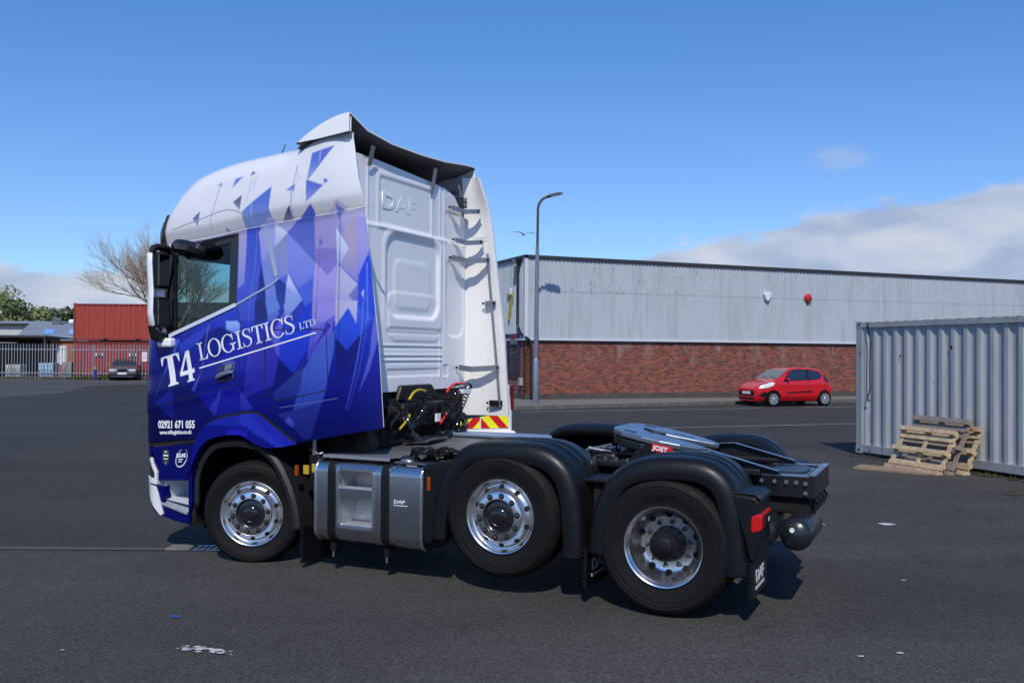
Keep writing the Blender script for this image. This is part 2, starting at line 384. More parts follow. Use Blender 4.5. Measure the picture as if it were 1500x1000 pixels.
def brick_nodes(m, sc=1.0, white=True):
    t, nd, b = nodes_of(m); L = t.links.new
    co = nd('ShaderNodeTexCoord'); sep = nd('ShaderNodeSeparateXYZ'); L(co.outputs['Object'], sep.inputs[0])
    cmb = nd('ShaderNodeCombineXYZ'); L(sep.outputs[0], cmb.inputs[0]); L(sep.outputs[2], cmb.inputs[1])
    br = nd('ShaderNodeTexBrick'); L(cmb.outputs[0], br.inputs['Vector']); br.inputs['Scale'].default_value = 1 / sc
    br.inputs['Brick Width'].default_value = .225; br.inputs['Row Height'].default_value = .075; br.inputs['Mortar Size'].default_value = .009; br.inputs['Mortar Smooth'].default_value = .2; br.inputs['Bias'].default_value = -.1
    br.inputs['Color1'].default_value = (*hx(156, 78, 56), 1); br.inputs['Color2'].default_value = (*hx(86, 46, 40), 1); br.inputs['Mortar'].default_value = (*hx(124, 102, 92), 1)
    v = nd('ShaderNodeTexNoise'); v.inputs['Scale'].default_value = 7; v.inputs['Detail'].default_value = 6
    mp_ = nd('ShaderNodeMapping'); mp_.inputs['Scale'].default_value = (.6, 1, 1.9); L(co.outputs['Object'], mp_.inputs[0]); L(mp_.outputs[0], v.inputs['Vector'])
    def rng(s, a, bb, c, d):
        r = nd('ShaderNodeMapRange'); L(s, r.inputs[0]); r.inputs[1].default_value = a; r.inputs[2].default_value = bb; r.inputs[3].default_value = c; r.inputs[4].default_value = d; return r.outputs[0]
    mx = nd('ShaderNodeMix', data_type='RGBA', blend_type='MULTIPLY'); L(br.outputs['Color'], mx.inputs['A']); mx.inputs['B'].default_value = (.30, .30, .36, 1); L(rng(v.outputs['Fac'], .50, .66, 0, .8), mx.inputs['Factor'])
    n = nd('ShaderNodeTexNoise'); n.inputs['Scale'].default_value = 1.1; n.inputs['Detail'].default_value = 8; n.inputs['Roughness'].default_value = .7
    mp3 = nd('ShaderNodeMapping'); mp3.inputs['Scale'].default_value = (1.4, 1, .5); L(co.outputs['Object'], mp3.inputs[0]); L(mp3.outputs[0], n.inputs['Vector'])
    zr = nd('ShaderNodeMapRange'); L(sep.outputs[2], zr.inputs[0]); zr.inputs[1].default_value = 1.1; zr.inputs[2].default_value = 2.3
    ml = nd('ShaderNodeMath', operation='MULTIPLY'); L(rng(n.outputs['Fac'], .52, .70, 0, .8), ml.inputs[0]); L(zr.outputs[0], ml.inputs[1])
    m2 = nd('ShaderNodeMix', data_type='RGBA'); L(mx.outputs['Result'], m2.inputs['A']); m2.inputs['B'].default_value = (.38, .33, .31, 1); L(ml.outputs[0], m2.inputs['Factor'])
    L(m2.outputs['Result'], b.inputs['Base Color'])
    bp = nd('ShaderNodeBump'); bp.inputs['Strength'].default_value = .8; bp.inputs['Distance'].default_value = .012; bp.invert = True; L(br.outputs['Fac'], bp.inputs['Height']); L(bp.outputs[0], b.inputs['Normal'])
brick_nodes(M_brick)

# ------------------------------------------------------------------ the ground
def sheet(name, poly, z, m, parent=None, kind='structure', thick=0):
    mb = MB(); n = len(poly)
    mb.add([(x, y, z) for x, y in poly], [tuple(range(n))])
    o = mb.build(name, m, parent)
    if kind: o['kind'] = kind
    return o
sheet('ground', [(-900, -300), (900, -300), (900, 1500), (-900, 1500)], 0, M_ground)
sheet('road', [(-70, 9.05), (-3, 9.05), (1.5, 9.6), (5.2, 20.2), (5.6, 19.6), (6.55, 17.6), (12, 8), (40, 8), (40, 48.6), (24, 42.6), (9.3, 36.75), (.6, 32.2), (-6, 30.5), (-8, 61.6), (-70, 61.6)], .004, M_road)
sheet('yard', [(-70, -40), (60, -40), (60, 8), (12, 8), (6.55, 17.6), (5.6, 19.6), (5.2, 20.2), (1.5, 9.6), (-3, 9.05), (-70, 9.05)], .004, M_yard)
sheet('parking_area', [(-70, 30), (-26, 31), (-21, 34), (-20.5, 42), (-23, 50), (-20, 56), (-14, 58), (-14, 61.6), (-70, 61.6)], .008, M_park)
sheet('drainage_channel', [(-14, 9.0), (-3.39, 9.0), (-3.39, 9.13), (-14, 9.12)], .012, mat('worn channel concrete', hx(80, 79, 76), .9, noise=(2.5, .7, hx(60, 59, 58)), bump=(60, .3)))
# pavement in front of the warehouse with its kerb
kerb = [(-6, 30.5), (.6, 32.2), (9.3, 36.75), (24, 42.6), (40, 48.6)]
pv = MB(); n = len(kerb)
top = [(x, y, .12) for x, y in kerb] + [(x - 2, y + 14, .12) for x, y in kerb[::-1]]
pv.add(top, [tuple(range(2 * n))]); pv.build('pavement', M_conc)['kind'] = 'structure'
M_kerb = mat('kerb stone', hx(112, 108, 100), .9, noise=(3, .45))
kr = empty('kerb'); kr['kind'] = 'structure'
def along(pts, t):
    for a, b in zip(pts[:-1], pts[1:]):
        d = math.hypot(b[0] - a[0], b[1] - a[1])
        if t <= d: return a[0] + (b[0] - a[0]) * t / d, a[1] + (b[1] - a[1]) * t / d, math.atan2(b[1] - a[1], b[0] - a[0])
        t -= d
    return None
ks = MB().box(0, .905, -.13, 0, -.02, .126).mesh('kerb_stone', M_kerb)
t = 0.
while t < 54:
    q = along(kerb, t)
    if q is None: break
    link('kerb_stone', ks, kr, (q[0], q[1] - .004, 0), (0, 0, q[2])); t += .915
def strip(name, a, b, wd, z, m=None, kind='structure'):
    d = Vector((b[0] - a[0], b[1] - a[1])); nrm = Vector((-d.y, d.x)).normalized() * wd / 2
    return sheet(name, [(a[0] - nrm.x, a[1] - nrm.y), (b[0] - nrm.x, b[1] - nrm.y), (b[0] + nrm.x, b[1] + nrm.y), (a[0] + nrm.x, a[1] + nrm.y)], z, m or M_line, kind=kind)
strip('road_marking', (.3, 30.6), (9.0, 33.5), .12, .012); strip('road_marking', (10.8, 34.1), (24, 38.6), .12, .012)
strip('road_marking', (1.0, 23.3), (11.5, 26.9), .10, .012)
for a, b in (((-29.3, 57.5), (-28.7, 60.5)), ((-26.55, 57.5), (-26.0, 60.5)), ((-23.9, 57.5), (-23.2, 60.5)), ((-32.6, 57.5), (-32, 60.5))):
    strip('parking_marking', a, b, .14, .014)
# drain
dr = empty('drain_grate', (-2.97, 9.1, .004)); dr.scale = (.62, .9, 1); tag(dr, 'iron drain grate set in the tarmac in front of the front wheel', 'drain')
M_iron = mat('worn iron', (.22, .23, .25), .3, metal=.9, noise=(8, .3))
box('frame', mat('drain pit', (.006, .006, .006), .9), -.24, .24, -.11, .11, .002, .006, dr)
for k in range(5):
    MB().prism([(-.2 + k * .095, -.1), (-.165 + k * .095, -.1), (-.14 + k * .095, .1), (-.175 + k * .095, .1)], 'z', .006, .016).build('bar', M_iron, dr)
box('rim', M_iron, -.25, .25, .1, .125, .004, .016, dr); box('rim', M_iron, -.25, .25, -.125, -.1, .004, .016, dr)
tag(MB().box(-.12, .12, -.11, .11, 0, .018).build('concrete_pad', M_conc, loc=(-3.26, 9.13, .004), bevel=.01), 'pale cracked concrete pad beside the drain grate', 'concrete pad')
# paint scraps on the tarmac
def scrap(name, c, r, m, label, cat, z=.012, n=11, sq=.5, rot=0., kind=None):
    pts = []
    for k in range(n):
        a = 2 * math.pi * k / n; q = r * random.uniform(.55, 1.15)
        x, y = q * math.cos(a), q * sq * math.sin(a); pts.append((c[0] + x * math.cos(rot) - y * math.sin(rot), c[1] + x * math.sin(rot) + y * math.cos(rot)))
    o = sheet(name, pts, z, m, kind=kind)
    if label: tag(o, label, cat)
    return o
M_scrap = mat('flaked white paint', (.5, .5, .48), .8)
sp_ = MB()
for k in range(46):
    t_ = k / 45; cx = -2.16 + .36 * t_ + random.uniform(-.03, .03); cy = 6.08 - .13 * t_ + random.uniform(-.045, .045); r_ = random.uniform(.004, .014) * (1.5 if .1 < t_ < .9 else .8)
    pts = [(cx + r_ * 1.6 * math.cos(a) * random.uniform(.6, 1.2), cy + r_ * .8 * math.sin(a) * random.uniform(.6, 1.2), .010 + k * .00012) for a in np.linspace(0, 2 * math.pi, 9)[:-1]]
    sp_.add(pts, [tuple(range(8))])
sp_.build('paint_splash', M_scrap)['kind'] = 'structure'
for (x, y, r_) in ((4.34, 10.65, .14), (3.55, 10.6, .07), (2.55, 6.05, .03), (2.27, 5.98, .028), (5.4, 9.6, .06), (5.9, 9.9, .05), (3.4, 8.0, .025), (-2.9, 6.0, .02)):
    scrap('paint_fleck', (x, y), r_, M_scrap, None, None, kind='structure', sq=.6)
bs = MB()
for k in range(5): bs.tube([(-.03 + .015 * k, .004 * (k % 2), .012), (-.02 + .015 * k, .01 * ((k + 1) % 2), .02)], .005, 6)
tag(bs.build('crumpled_wrapper', mat('blue plastic', (.02, .09, .45), .4), loc=(-2.44, 6.73, .004)), 'scrap of crumpled blue plastic lying on the tarmac', 'litter')

# ------------------------------------------------------------------ the warehouse
D = Vector((.941, .339)).normalized(); W0 = Vector((.55, 36.45)); ang = math.atan2(D.y, D.x)
wh = empty('warehouse', (W0.x, W0.y, .12), ang)
tag(wh, 'long low warehouse with pale corrugated cladding above a red brick base', 'warehouse')
LEN, BH, TOP = 38.0, 2.40, 5.64
def corr(L_, z0, z1, pitch, depth, m, parent, name, z1b=None, y=0.):
    mb = MB(); n = int(L_ / pitch); prof = []
    for k in range(n):
        x = k * pitch
        prof += [(x, 0), (x + pitch * .45, 0), (x + pitch * .55, -depth), (x + pitch * .9, -depth)]
    prof.append((n * pitch, 0))
    zt = lambda x: z1 + ((z1b if z1b is not None else z1) - z1) * x / L_
    mb.add([(x, y + d, z0) for x, d in prof] + [(x, y + d, zt(x)) for x, d in prof], [(i, i + 1, len(prof) + i + 1, len(prof) + i) for i in range(len(prof) - 1)])
    return mb.build(name, m, parent)
box('brick_wall', M_brick, 0, LEN, 0, .3, .22, BH, wh)
M_plinth = mat('dark plinth', hx(82, 76, 72), .9, noise=(2, .4))
box('plinth', M_plinth, 0, LEN, -.02, .3, -.12, .22, wh)
corr(LEN, BH + .02, TOP, .17, .032, M_clad, wh, 'cladding', TOP - .22, y=-.06)
M_flash = mat('pale flashing', hx(196, 200, 205), .5)
M_gut = mat('dark eaves trim', (.03, .03, .034), .5)
mb = MB()
for k in range(260):
    x_ = 17.2 + random.random() * 4.8; r_ = random.randint(8, 27); z_ = r_ * .075; 
    if r_ % 3 and random.random() < .75: mb.box(x_ // .225 * .225 + .01, x_ // .225 * .225 + random.choice((.215, .44)), -.003, .0, z_ + .012, z_ + .070)
mb.build('paint_remnants', mat('pale paint remnants', hx(196, 170, 160), .9, noise=(3, .5, hx(150, 90, 72))), wh)['kind'] = 'stuff'
mp4 = corr(LEN, 4.30, 4.325, .17, .032, mat('lapped sheet edge', hx(150, 158, 168), .6), wh, 'sheet_lap', 4.325, y=-.064)
box('drip_trim', M_flash, 0, LEN, -.13, .0, BH - .05, BH + .03, wh); box('shadow_gap', M_gut, 0, LEN, -.03, -.002, BH - .10, BH - .052, wh)
MB().add([(0, -.16, TOP - .03), (LEN, -.16, TOP - .25), (LEN, -.16, TOP - .14), (0, -.16, TOP + .08), (0, .5, TOP - .03), (LEN, .5, TOP - .25), (LEN, .5, TOP - .14), (0, .5, TOP + .08)],
         [(0, 1, 2, 3), (7, 6, 5, 4), (3, 2, 6, 7), (0, 4, 5, 1), (0, 3, 7, 4), (1, 5, 6, 2)]).build('eaves_trim', M_gut, wh)
box('roof', mat('sheet roof', hx(120, 124, 130), .6), 0, LEN, .1, 25, 5.25, 5.4, wh)
mb = MB()
for k in range(90):
    x_ = abs(random.gauss(0, 4.5)) + 1.2; z_ = random.choice((random.uniform(4.2, 5.3), random.gauss(4.35, .12), random.gauss(4.9, .25))); w_ = random.uniform(.010, .035); h_ = random.uniform(.02, .08)
    mb.box(x_, x_ + w_, -.096, -.0955, z_, z_ + h_)
mb.build('dirt_marks', mat('cladding dirt', hx(128, 131, 136), .9), wh)['kind'] = 'stuff'
# the return wall on the left with the number and the window
rt = Matrix.Rotation(R(90), 4, 'Z')
lw = 25.0
def ret(mb): mb.v = [tuple(rt @ Vector(p)) for p in mb.v]; return mb
ret(MB().box(0, lw, -.3, 0, .22, BH)).build('brick_wall', M_brick, wh); ret(MB().box(0, lw, -.3, .02, -.12, .22)).build('plinth', M_plinth, wh)
mb = MB(); prof = []
for k in range(int(lw / .2)):
    x = k * .2; prof += [(x, 0), (x + .09, 0), (x + .11, .035), (x + .18, .035)]
n = len(prof)
mb.add([(-d - .03, x, BH + .02) for x, d in prof] + [(-d - .03, x, TOP + .012 * x) for x, d in prof], [(i, i + 1, n + i + 1, n + i) for i in range(n - 1)])
# left face looks along -x in the warehouse frame
mb.build('cladding', M_clad, wh)
MB().add([(-.12, -.14, TOP - .02), (-.12, lw, TOP + .28), (-.12, lw, TOP + .38), (-.12, -.14, TOP + .08), (.4, -.14, TOP - .02), (.4, lw, TOP + .28), (.4, lw, TOP + .38), (.4, -.14, TOP + .08)],
         [(0, 1, 2, 3), (7, 6, 5, 4), (3, 2, 6, 7), (0, 4, 5, 1)]).build('eaves_trim', M_gut, wh)
MB().box(-.10, -.0, -.1, lw, BH - .05, BH + .03).build('drip_trim', M_flash, wh)
box('corner_flashing', M_flash, -.10, .05, -.10, .05, BH + .02, TOP - .02, wh)
# downpipe: on the corner, hopper at the top, offset bend near the bottom of the cladding
dp = MB().tube([(-.16, .55, 5.45), (-.16, .55, 2.95), (-.12, .30, 2.62), (-.02, -.22, 2.42), (.14, -.22, 2.3), (.16, -.2, .1)], .055, 10).build('downpipe', M_blackg, wh, smooth=True)
MB().box(-.34, -.06, .38, .72, 5.42, 5.62).build('hopper', M_blackg, wh, bevel=.01)
M_num = mat('yellow number paint', (.55, .40, .03), .5)
sv = Matrix(((0, 0, -1, -.085), (-1, 0, 0, 1.95), (0, 1, 0, 3.2), (0, 0, 0, 1)))
mb = MB().prism([(-.02, 1.10), (.66, 1.10), (.66, .98), (.26, -.02), (.06, -.02), (.42, .94), (-.02, .94)], 'z', 0, .03, sv); mb.build('number_seven', M_num, wh)
lampb = MB().box(-.22, -.08, 1.32, 1.52, 4.2, 4.5).build('wall_lamp', M_flash, wh, bevel=.05)
MB().box(-.16, -.075, .85, 1.05, 5.0, 5.35).build('alarm_sounder', mat('cream plastic', hx(200, 195, 160), .5), wh, bevel=.02)
M_frame = mat('navy window frame', hx(38, 48, 78), .4)
wf = MB(); 
for a, b, c_, d in ((.62, .74, 1.0, 2.62), (3.4, 3.52, 1.0, 2.62), (.74, 3.4, 1.0, 1.08), (.74, 3.4, 2.36, 2.62), (1.9, 1.96, 1.08, 2.36)): wf.box(-.10, -.0, a, b, c_, d)
wnd = wf.build('window_frame', M_frame, wh)
MB().box(-.05, -.02, .74, 3.4, 1.09, 2.35).build('pane', M_carglass, wnd)
MB().box(-.12, -.10, .9, 1.5, 2.40, 2.58).build('sign_strip', mat('red sign strip', hx(120, 40, 52), .5), wnd)
MB().box(-.07, -.052, .9, 3.2, 1.62, 1.66).build('glazing_bar', M_frame, wnd)
MB().box(-.14, -.002, .30, .50, .55, .85).build('meter_box', mat('grey box', hx(150, 150, 148), .6), wh, bevel=.01)
# bell boxes
def clad_x(px_t): return px_t
M_bell = mat('white bell box', (.7, .72, .70), .4)
b1 = MB().prism([(-.17, .18), (.17, .18), (.19, .06), (.06, -.2), (-.06, -.2), (-.19, .06)], 'y', -.24, -.09).build('alarm_bell_box', M_bell, wh, bevel=.03, loc=(11.15, 0, 4.38))
b2 = MB().lathe([(.001, -.26), (.13, -.25), (.18, -.19), (.18, -.09)], 0, 0, 24).build('fire_bell', M_red, wh, smooth=True, loc=(13.3, 0, 4.36))
MB().lathe([(.001, -.285), (.05, -.283), (.05, -.24)], .05, -.04, 12).build('bell_hub', M_blackg, b2)
MB().box(-.03, .05, -.12, -.09, -.28, -.17).build('bracket', M_blackg, b2)

# ------------------------------------------------------------------ the left: fence, containers, buildings
FY = 61.9
fe = empty('palisade_fence', (-24, FY, 0)); tag(fe, 'grey steel palisade fence running in front of the red containers', 'fence')
M_fence = mat('galvanised fence steel', hx(150, 153, 160), .55, metal=.25, noise=(3, .25))
pale = MB().add([(-.032, .0, .06), (-.012, -.022, .06), (.012, -.022, .06), (.032, 0, .06), (-.032, 0, 2.28), (-.012, -.022, 2.3), (.012, -.022, 2.3), (.032, 0, 2.28), (-.006, -.01, 2.4), (.006, -.01, 2.4)],
                [(0, 1, 5, 4), (1, 2, 6, 5), (2, 3, 7, 6), (4, 5, 8), (5, 6, 9, 8), (6, 7, 9)]).mesh('pale', M_fence)
for k in range(200):
    link('pale', pale, fe, (-18 + k * .2 + random.uniform(-.008, .008), 0, random.uniform(-.012, .012)))
for z in (.42, 2.0): box('rail', M_fence, -18, 22.2, .002, .045, z - .03, z + .03, fe)
for k in range(15): box('post', M_fence, -17.9 + k * 2.75, -17.85 + k * 2.75, .046, .12, 0, 2.35, fe)
def notice(x, z, wd, h, y, label, dark=False):
    o = MB().box(-wd / 2, wd / 2, -.015, 0, -h / 2, h / 2).build('notice_board', M_white, loc=(x, y, z)); tag(o, label, 'sign')
    if dark:
        MB().box(-wd * .34, wd * .36, -.02, -.016, -h * .42, h * .42).build('panel', mat('sign black', (.03, .03, .03), .5), o)
        MB().box(-wd * .2, wd * .25, -.024, -.021, -h * .1, h * .14).build('panel', mat('sign grey', (.25, .25, .25), .5), o)
    else:
        for z_, w_ in ((.3, .7), (.18, .5), (.0, .75), (-.12, .6), (-.24, .7)):
            MB().box(-wd * w_ / 2, wd * w_ / 2, -.02, -.016, h * z_ - .012, h * z_ + .012).build('panel', mat('sign ink', (.1, .12, .25), .5), o)
notice(-28.4, 1.67, .52, .18, FY + 1.55, 'black and white plate on the lower red container, the one nearer its left end', True)
notice(-26.1, 1.67, .52, .18, FY + 1.55, 'black and white plate on the lower red container, the one above the saloon car', True)
notice(-24.65, 1.55, .34, .62, FY - .05, 'white notice on the palisade fence beside the truck front')
# red containers
def container(name, L_, H_, Wd, npan, m, m2, label, loc, rz, rust):
    o = empty(name, loc, rz); tag(o, label, 'shipping container')
    pt = .16
    def side_panel(y, s):
        mb = MB(); x0, x1 = pt, L_ - pt; p = (x1 - x0) / npan; pr = []
        for k in range(npan):
            x = x0 + k * p; pr += [(x, 0), (x + p * .40, 0), (x + p * .54, .045), (x + p * .86, .045)] if npan < 20 else [(x, 0), (x + p * .26, 0), (x + p * .5, .036), (x + p * .76, .036)]
        pr.append((x1, 0)); n = len(pr)
        mb.add([(x, y + s * d, .17) for x, d in pr] + [(x, y + s * d, H_ - .08) for x, d in pr], [(i, i + 1, n + i + 1, n + i) for i in range(n - 1)])
        return mb.build('side_panel', m, o)
    side_panel(.03, 1); side_panel(Wd - .03, -1)
    box('end_panel', m, .04, .07, .1, Wd - .1, .17, H_ - .1, o); box('end_panel', m, L_ - .07, L_ - .04, .1, Wd - .1, .17, H_ - .1, o)
    mb = MB(); nr = 24
    pr = []
    for k in range(nr): 
        x = .1 + k * (L_ - .2) / nr; q = (L_ - .2) / nr; pr += [(x, 0), (x + q * .3, 0), (x + q * .5, .02), (x + q * .8, .02)]
    n = len(pr)
    mb.add([(x, .06, H_ - .03 + d) for x, d in pr] + [(x, Wd - .06, H_ - .03 + d) for x, d in pr], [(i, i + 1, n + i + 1, n + i) for i in range(n - 1)])
    mb.build('roof_panel', rust, o)
    for x in (0, L_ - pt):
        for y in (0, Wd - .1): box('corner_post', m2, x, x + pt, y, y + .1, .1, H_ - .1, o)
    for y in (.0, Wd - .06): 
        box('top_rail', m2, pt - .02, L_ - pt + .02, y + .004, y + .064, H_ - .115, H_ - .02, o); box('bottom_rail', m2, pt - .02, L_ - pt + .02, y + .004, y + .064, .03, .17, o)
    cc = MB().box(-.005, .173, -.006, .156, 0, .118).mesh('corner_casting', m2); hole = MB().box(.05, .11, -.0085, -.0065, .04, .08).mesh('casting_hole', M_hole)
    for x in (0, L_ - .168):
        for y in (0, Wd - .15):
            for z in (0, H_ - .118):
                a = link('corner_casting', cc, o, (x, y, z))
                link('casting_hole', hole, a)
    return o
def rusty(name, col, rcol, amt, sc=1.3, zs=.25):
    m = mat(name, col, .55); t, nd, b = nodes_of(m); L = t.links.new
    co = nd('ShaderNodeTexCoord'); mp_ = nd('ShaderNodeMapping'); mp_.inputs['Scale'].default_value = (1.6, 1.6, zs); L(co.outputs['Object'], mp_.inputs[0])
    n = nd('ShaderNodeTexNoise'); n.inputs['Scale'].default_value = sc * 2; n.inputs['Detail'].default_value = 10; n.inputs['Roughness'].default_value = .7; L(mp_.outputs[0], n.inputs['Vector'])
    r = nd('ShaderNodeMapRange'); L(n.outputs['Fac'], r.inputs[0]); r.inputs[1].default_value = .45; r.inputs[2].default_value = .7; r.inputs[4].default_value = .58
    mx = nd('ShaderNodeMix', data_type='RGBA'); mx.inputs['A'].default_value = (*col, 1); mx.inputs['B'].default_value = (*[q * .6 for q in col], 1); L(r.outputs[0], mx.inputs['Factor'])
    n2_ = nd('ShaderNodeTexNoise'); n2_.inputs['Scale'].default_value = 4.5; n2_.inputs['Detail'].default_value = 12; n2_.inputs['Roughness'].default_value = .72; L(co.outputs['Object'], n2_.inputs['Vector'])
    r2 = nd('ShaderNodeMapRange'); L(n2_.outputs['Fac'], r2.inputs[0]); r2.inputs[1].default_value = .70 - amt * .2; r2.inputs[2].default_value = .74 - amt * .2
    m2 = nd('ShaderNodeMix', data_type='RGBA'); L(mx.outputs['Result'], m2.inputs['A']); m2.inputs['B'].default_value = (*rcol, 1); L(r2.outputs[0], m2.inputs['Factor']); L(m2.outputs['Result'], b.inputs['Base Color'])
    return m
M_cred = rusty('faded red container paint', hx(160, 64, 50), hx(92, 50, 36), .12)
M_cred2 = rusty('rusty red steel', hx(132, 44, 36), hx(96, 62, 44), .8)
M_cred3 = rusty('dark red container paint', hx(150, 50, 46), hx(86, 42, 36), .12)
M_rust = mat('rusty roof', hx(128, 84, 64), .8, noise=(4, .6, hx(90, 92, 98)))
c1 = container('shipping_container', 6.06, 2.55, 2.44, 16, M_cred3, M_cred2, 'dark red shipping container standing on the ground behind the palisade fence', (-30.2, FY + 1.6, 0), 0, M_rust)
c2 = container('shipping_container', 6.06, 2.57, 2.44, 16, M_cred, M_cred2, 'faded red shipping container stacked on top of another behind the fence', (-30.25, FY + 1.62, 2.62), 0, M_rust)
for x in (2.05, 4.3): box('fork_pocket', M_hole, x, x + .34, -.004, .003, .03, .15, c2)
c1['group'] = c2['group'] = 'red containers stacked behind the fence'
# low industrial buildings behind the fence
M_roof2 = mat('grey sheet roof', hx(136, 143, 152), .6, noise=(.5, .2)); M_wclad = cladding('white sheet wall', hx(215, 216, 212, .8), .3)
bl = empty('workshop_building', (-43.3, 80, 0), R(22.5)); tag(bl, 'low grey roofed workshop with two blue skylights behind the fence', 'building')
MB().add([(0, -.4, 2.85), (12, -.4, 2.85), (12, 15, 4.75), (0, 15, 4.75), (0, -.4, 2.7), (12, -.4, 2.7)], [(0, 1, 2, 3), (0, 4, 5, 1)]).build('roof', M_roof2, bl)
MB().box(.3, 11.7, 0, 14.5, 0, 2.65).build('wall', mat('shaded brick', hx(126, 70, 50), .85, noise=(3, .3)), bl)
M_sky = mat('blue skylight', hx(120, 165, 225), .2)
for x in (1.9, 4.0, 6.6): MB().add([(x, 4, 3.43), (x + .9, 4, 3.43), (x + .9, 8.5, 3.98), (x, 8.5, 3.98)], [(0, 1, 2, 3)]).build('skylight', M_sky, bl)
MB().box(2.1, 2.9, 13, 14, 4.4, 5.25).build('roof_vent', mat('vent grey', hx(92, 94, 98), .6), bl, bevel=.05)
for x in (3.9, 6.3): MB().lathe([(.001, -.25), (.3, -.22), (.38, 0), (.3, .2)], 0, 0, 16).build('roof_cowl', M_white, bl, loc=(x, 13.5, 4.85), rot=(R(-90), 0, 0))
MB().box(4.7, 5.3, 13, 14, 4.5, 5.0).build('roof_vent', MATS['vent grey'], bl, bevel=.05)
bw = empty('warehouse_shed', (-64, 99, 0)); tag(bw, 'pale sheet walled shed at the far left behind the fence', 'building')
corr(13.2, 2.0, 4.75, .3, .04, M_wclad, bw, 'cladding'); box('wall', M_wclad, 0, 13.2, .05, 6, 0, 4.6, bw); 
MB().add([(-.3, -.4, 4.76), (13.4, -.4, 4.76), (13.4, 8, 5.3), (-.3, 8, 5.3)], [(0, 1, 2, 3)]).build('roof', M_roof2, bw); box('gutter', M_gut, -.3, 13.4, -.5, -.4, 4.64, 4.8, bw)
cp = empty('open_canopy', (-40.6, 66, 0)); tag(cp, 'dark open sided canopy with a sloping roof edge behind the fence', 'canopy')
MB().add([(-6, 0, 3.05), (7.2, 0, 3.0), (9.2, 6, 2.6), (-6, 6, 2.75), (-6, 0, 2.9), (7.2, 0, 2.85), (9.2, 6, 2.45), (-6, 6, 2.6)], [(0, 1, 2, 3), (4, 5, 6, 7), (0, 1, 5, 4), (1, 2, 6, 5)]).build('roof', mat('canopy roof', (.035, .034, .033), .7), cp)
for x in (-5, -1, 3, 7): box('post', M_gut, x, x + .15, .1, .25, 0, 2.9, cp)
box('back_wall', mat('shed dark', (.03, .03, .035), .8), -6, 9, 6.1, 6.3, 0, 2.5, cp)
bk = empty('brick_outbuilding', (-33.75, 67.5, 0)); tag(bk, 'small orange brick outbuilding between the canopy and the red containers', 'building')
M_obrick = mat('orange brick', hx(176, 96, 60), .85, noise=(6, .35)); box('wall', M_obrick, 0, 6, 0, 4, 0, 2.65, bk); box('door', M_white, .5, 1.15, -.05, -.002, .9, 2.3, bk); box('roof', M_roof2, -.2, 6.2, -.2, 4.2, 2.652, 2.75, bk)
box('wall_panel', mat('navy door', (.02, .03, .08), .5), .02, .48, -.04, -.002, 0, 2.3, bk)
# goods behind the fence
def stack(name, x, wd, h, m, label, cat, nx, nz, y=FY + 1.6, cap=None, z=0.):
    o = empty(name, (x, y, z)); tag(o, label, cat)
    for i in range(nx):
        for k in range(nz):
            box('carton' if cat != 'water tank' else 'bottle_block', m, i * wd / nx + .012, (i + 1) * wd / nx - .012, random.uniform(0, .03), 1.0, k * h / nz + .01, (k + 1) * h / nz - .012, o, bevel=.015)
    return o
stack('wrapped_pallet_load', -32.6, .98, .95, mat('pale blue pack', hx(165, 200, 222), .5), 'pale blue wrapped pallet load standing behind the fence', 'pallet load', 3, 4, z=.12)
stack('grey_crate_stack', -31.0, .68, 1.05, mat('grey crate', hx(150, 148, 140), .6), 'grey crate stack behind the fence beside the red containers', 'crate stack', 2, 4, z=.1)
stack('wire_cage', -34.9, 1.0, .85, mat('white crate', hx(190, 190, 184), .6), 'pale crate stack behind the fence at the far left', 'crate stack', 3, 3, z=.1)
# far street light and pole
po = MB().tube([(-33.9, 72, 0), (-33.9, 72, 5.4)], .07, 6); tag(po.build('utility_pole', mat('weathered pole', hx(96, 84, 74), .9)), 'thin wooden utility pole rising over the brick outbuilding', 'pole')
sl_ = empty('far_street_lamp', (-40, 105, 0)); tag(sl_, 'distant street lamp head standing above the far trees', 'street lamp')
MB().tube([(0, 0, 0), (0, 0, 7.4), (.4, 0, 7.9), (1.3, 0, 8.0)], .08, 6).build('column', M_zinc, sl_); MB().box(1.2, 2.4, -.2, .2, 7.9, 8.15).build('lamp_head', M_flash, sl_, bevel=.05)
# bollard
bo = MB().lathe([(.001, 0), (.085, 0), (.085, .72)], 0, 0, 16).build('bollard', mat('blue bollard paint', (.012, .035, .30), .4), smooth=True, loc=(-27.5, 60.9, 0), rot=(R(90), 0, 0)); tag(bo, 'slim blue bollard with a yellow top in front of the fence', 'bollard')
MB().lathe([(.088, .72), (.088, .84), (.001, .86)], 0, 0, 16).build('bollard_cap', M_yellow, bo, smooth=True)
# street lamp in front of the warehouse
sp2 = empty('street_lamp', (.88, 33.75, .12)); tag(sp2, 'tall grey street lamp on the pavement at the warehouse corner', 'street lamp')
MB().tube([(0, 0, 0), (0, 0, 1.55), (0, 0, 1.64)], [.115, .115, .084], 14, False).build('base_column', M_zinc, sp2, smooth=True)
M_dkgrey = mat('dark painted lamp steel', (.06, .062, .066), .5)
MB().tube([(0, 0, 1.6), (.0, 0, 1.65), (.02, 0, 4.6), (.03, 0, 5.75)], [.084, .083, .075, .068], 12, False).build('pole', M_zinc, sp2, smooth=True)
MB().tube([(.03, 0, 5.75), (.04, 0, 7.1)] + [(.04 + .42 * (1 - math.cos(R(a))) * 1.0, 0, 7.1 + .48 * math.sin(R(a))) for a in range(15, 76, 12)] + [(.52, 0, 7.6)], .05, 10).build('bracket_arm', M_dkgrey, sp2, smooth=True)
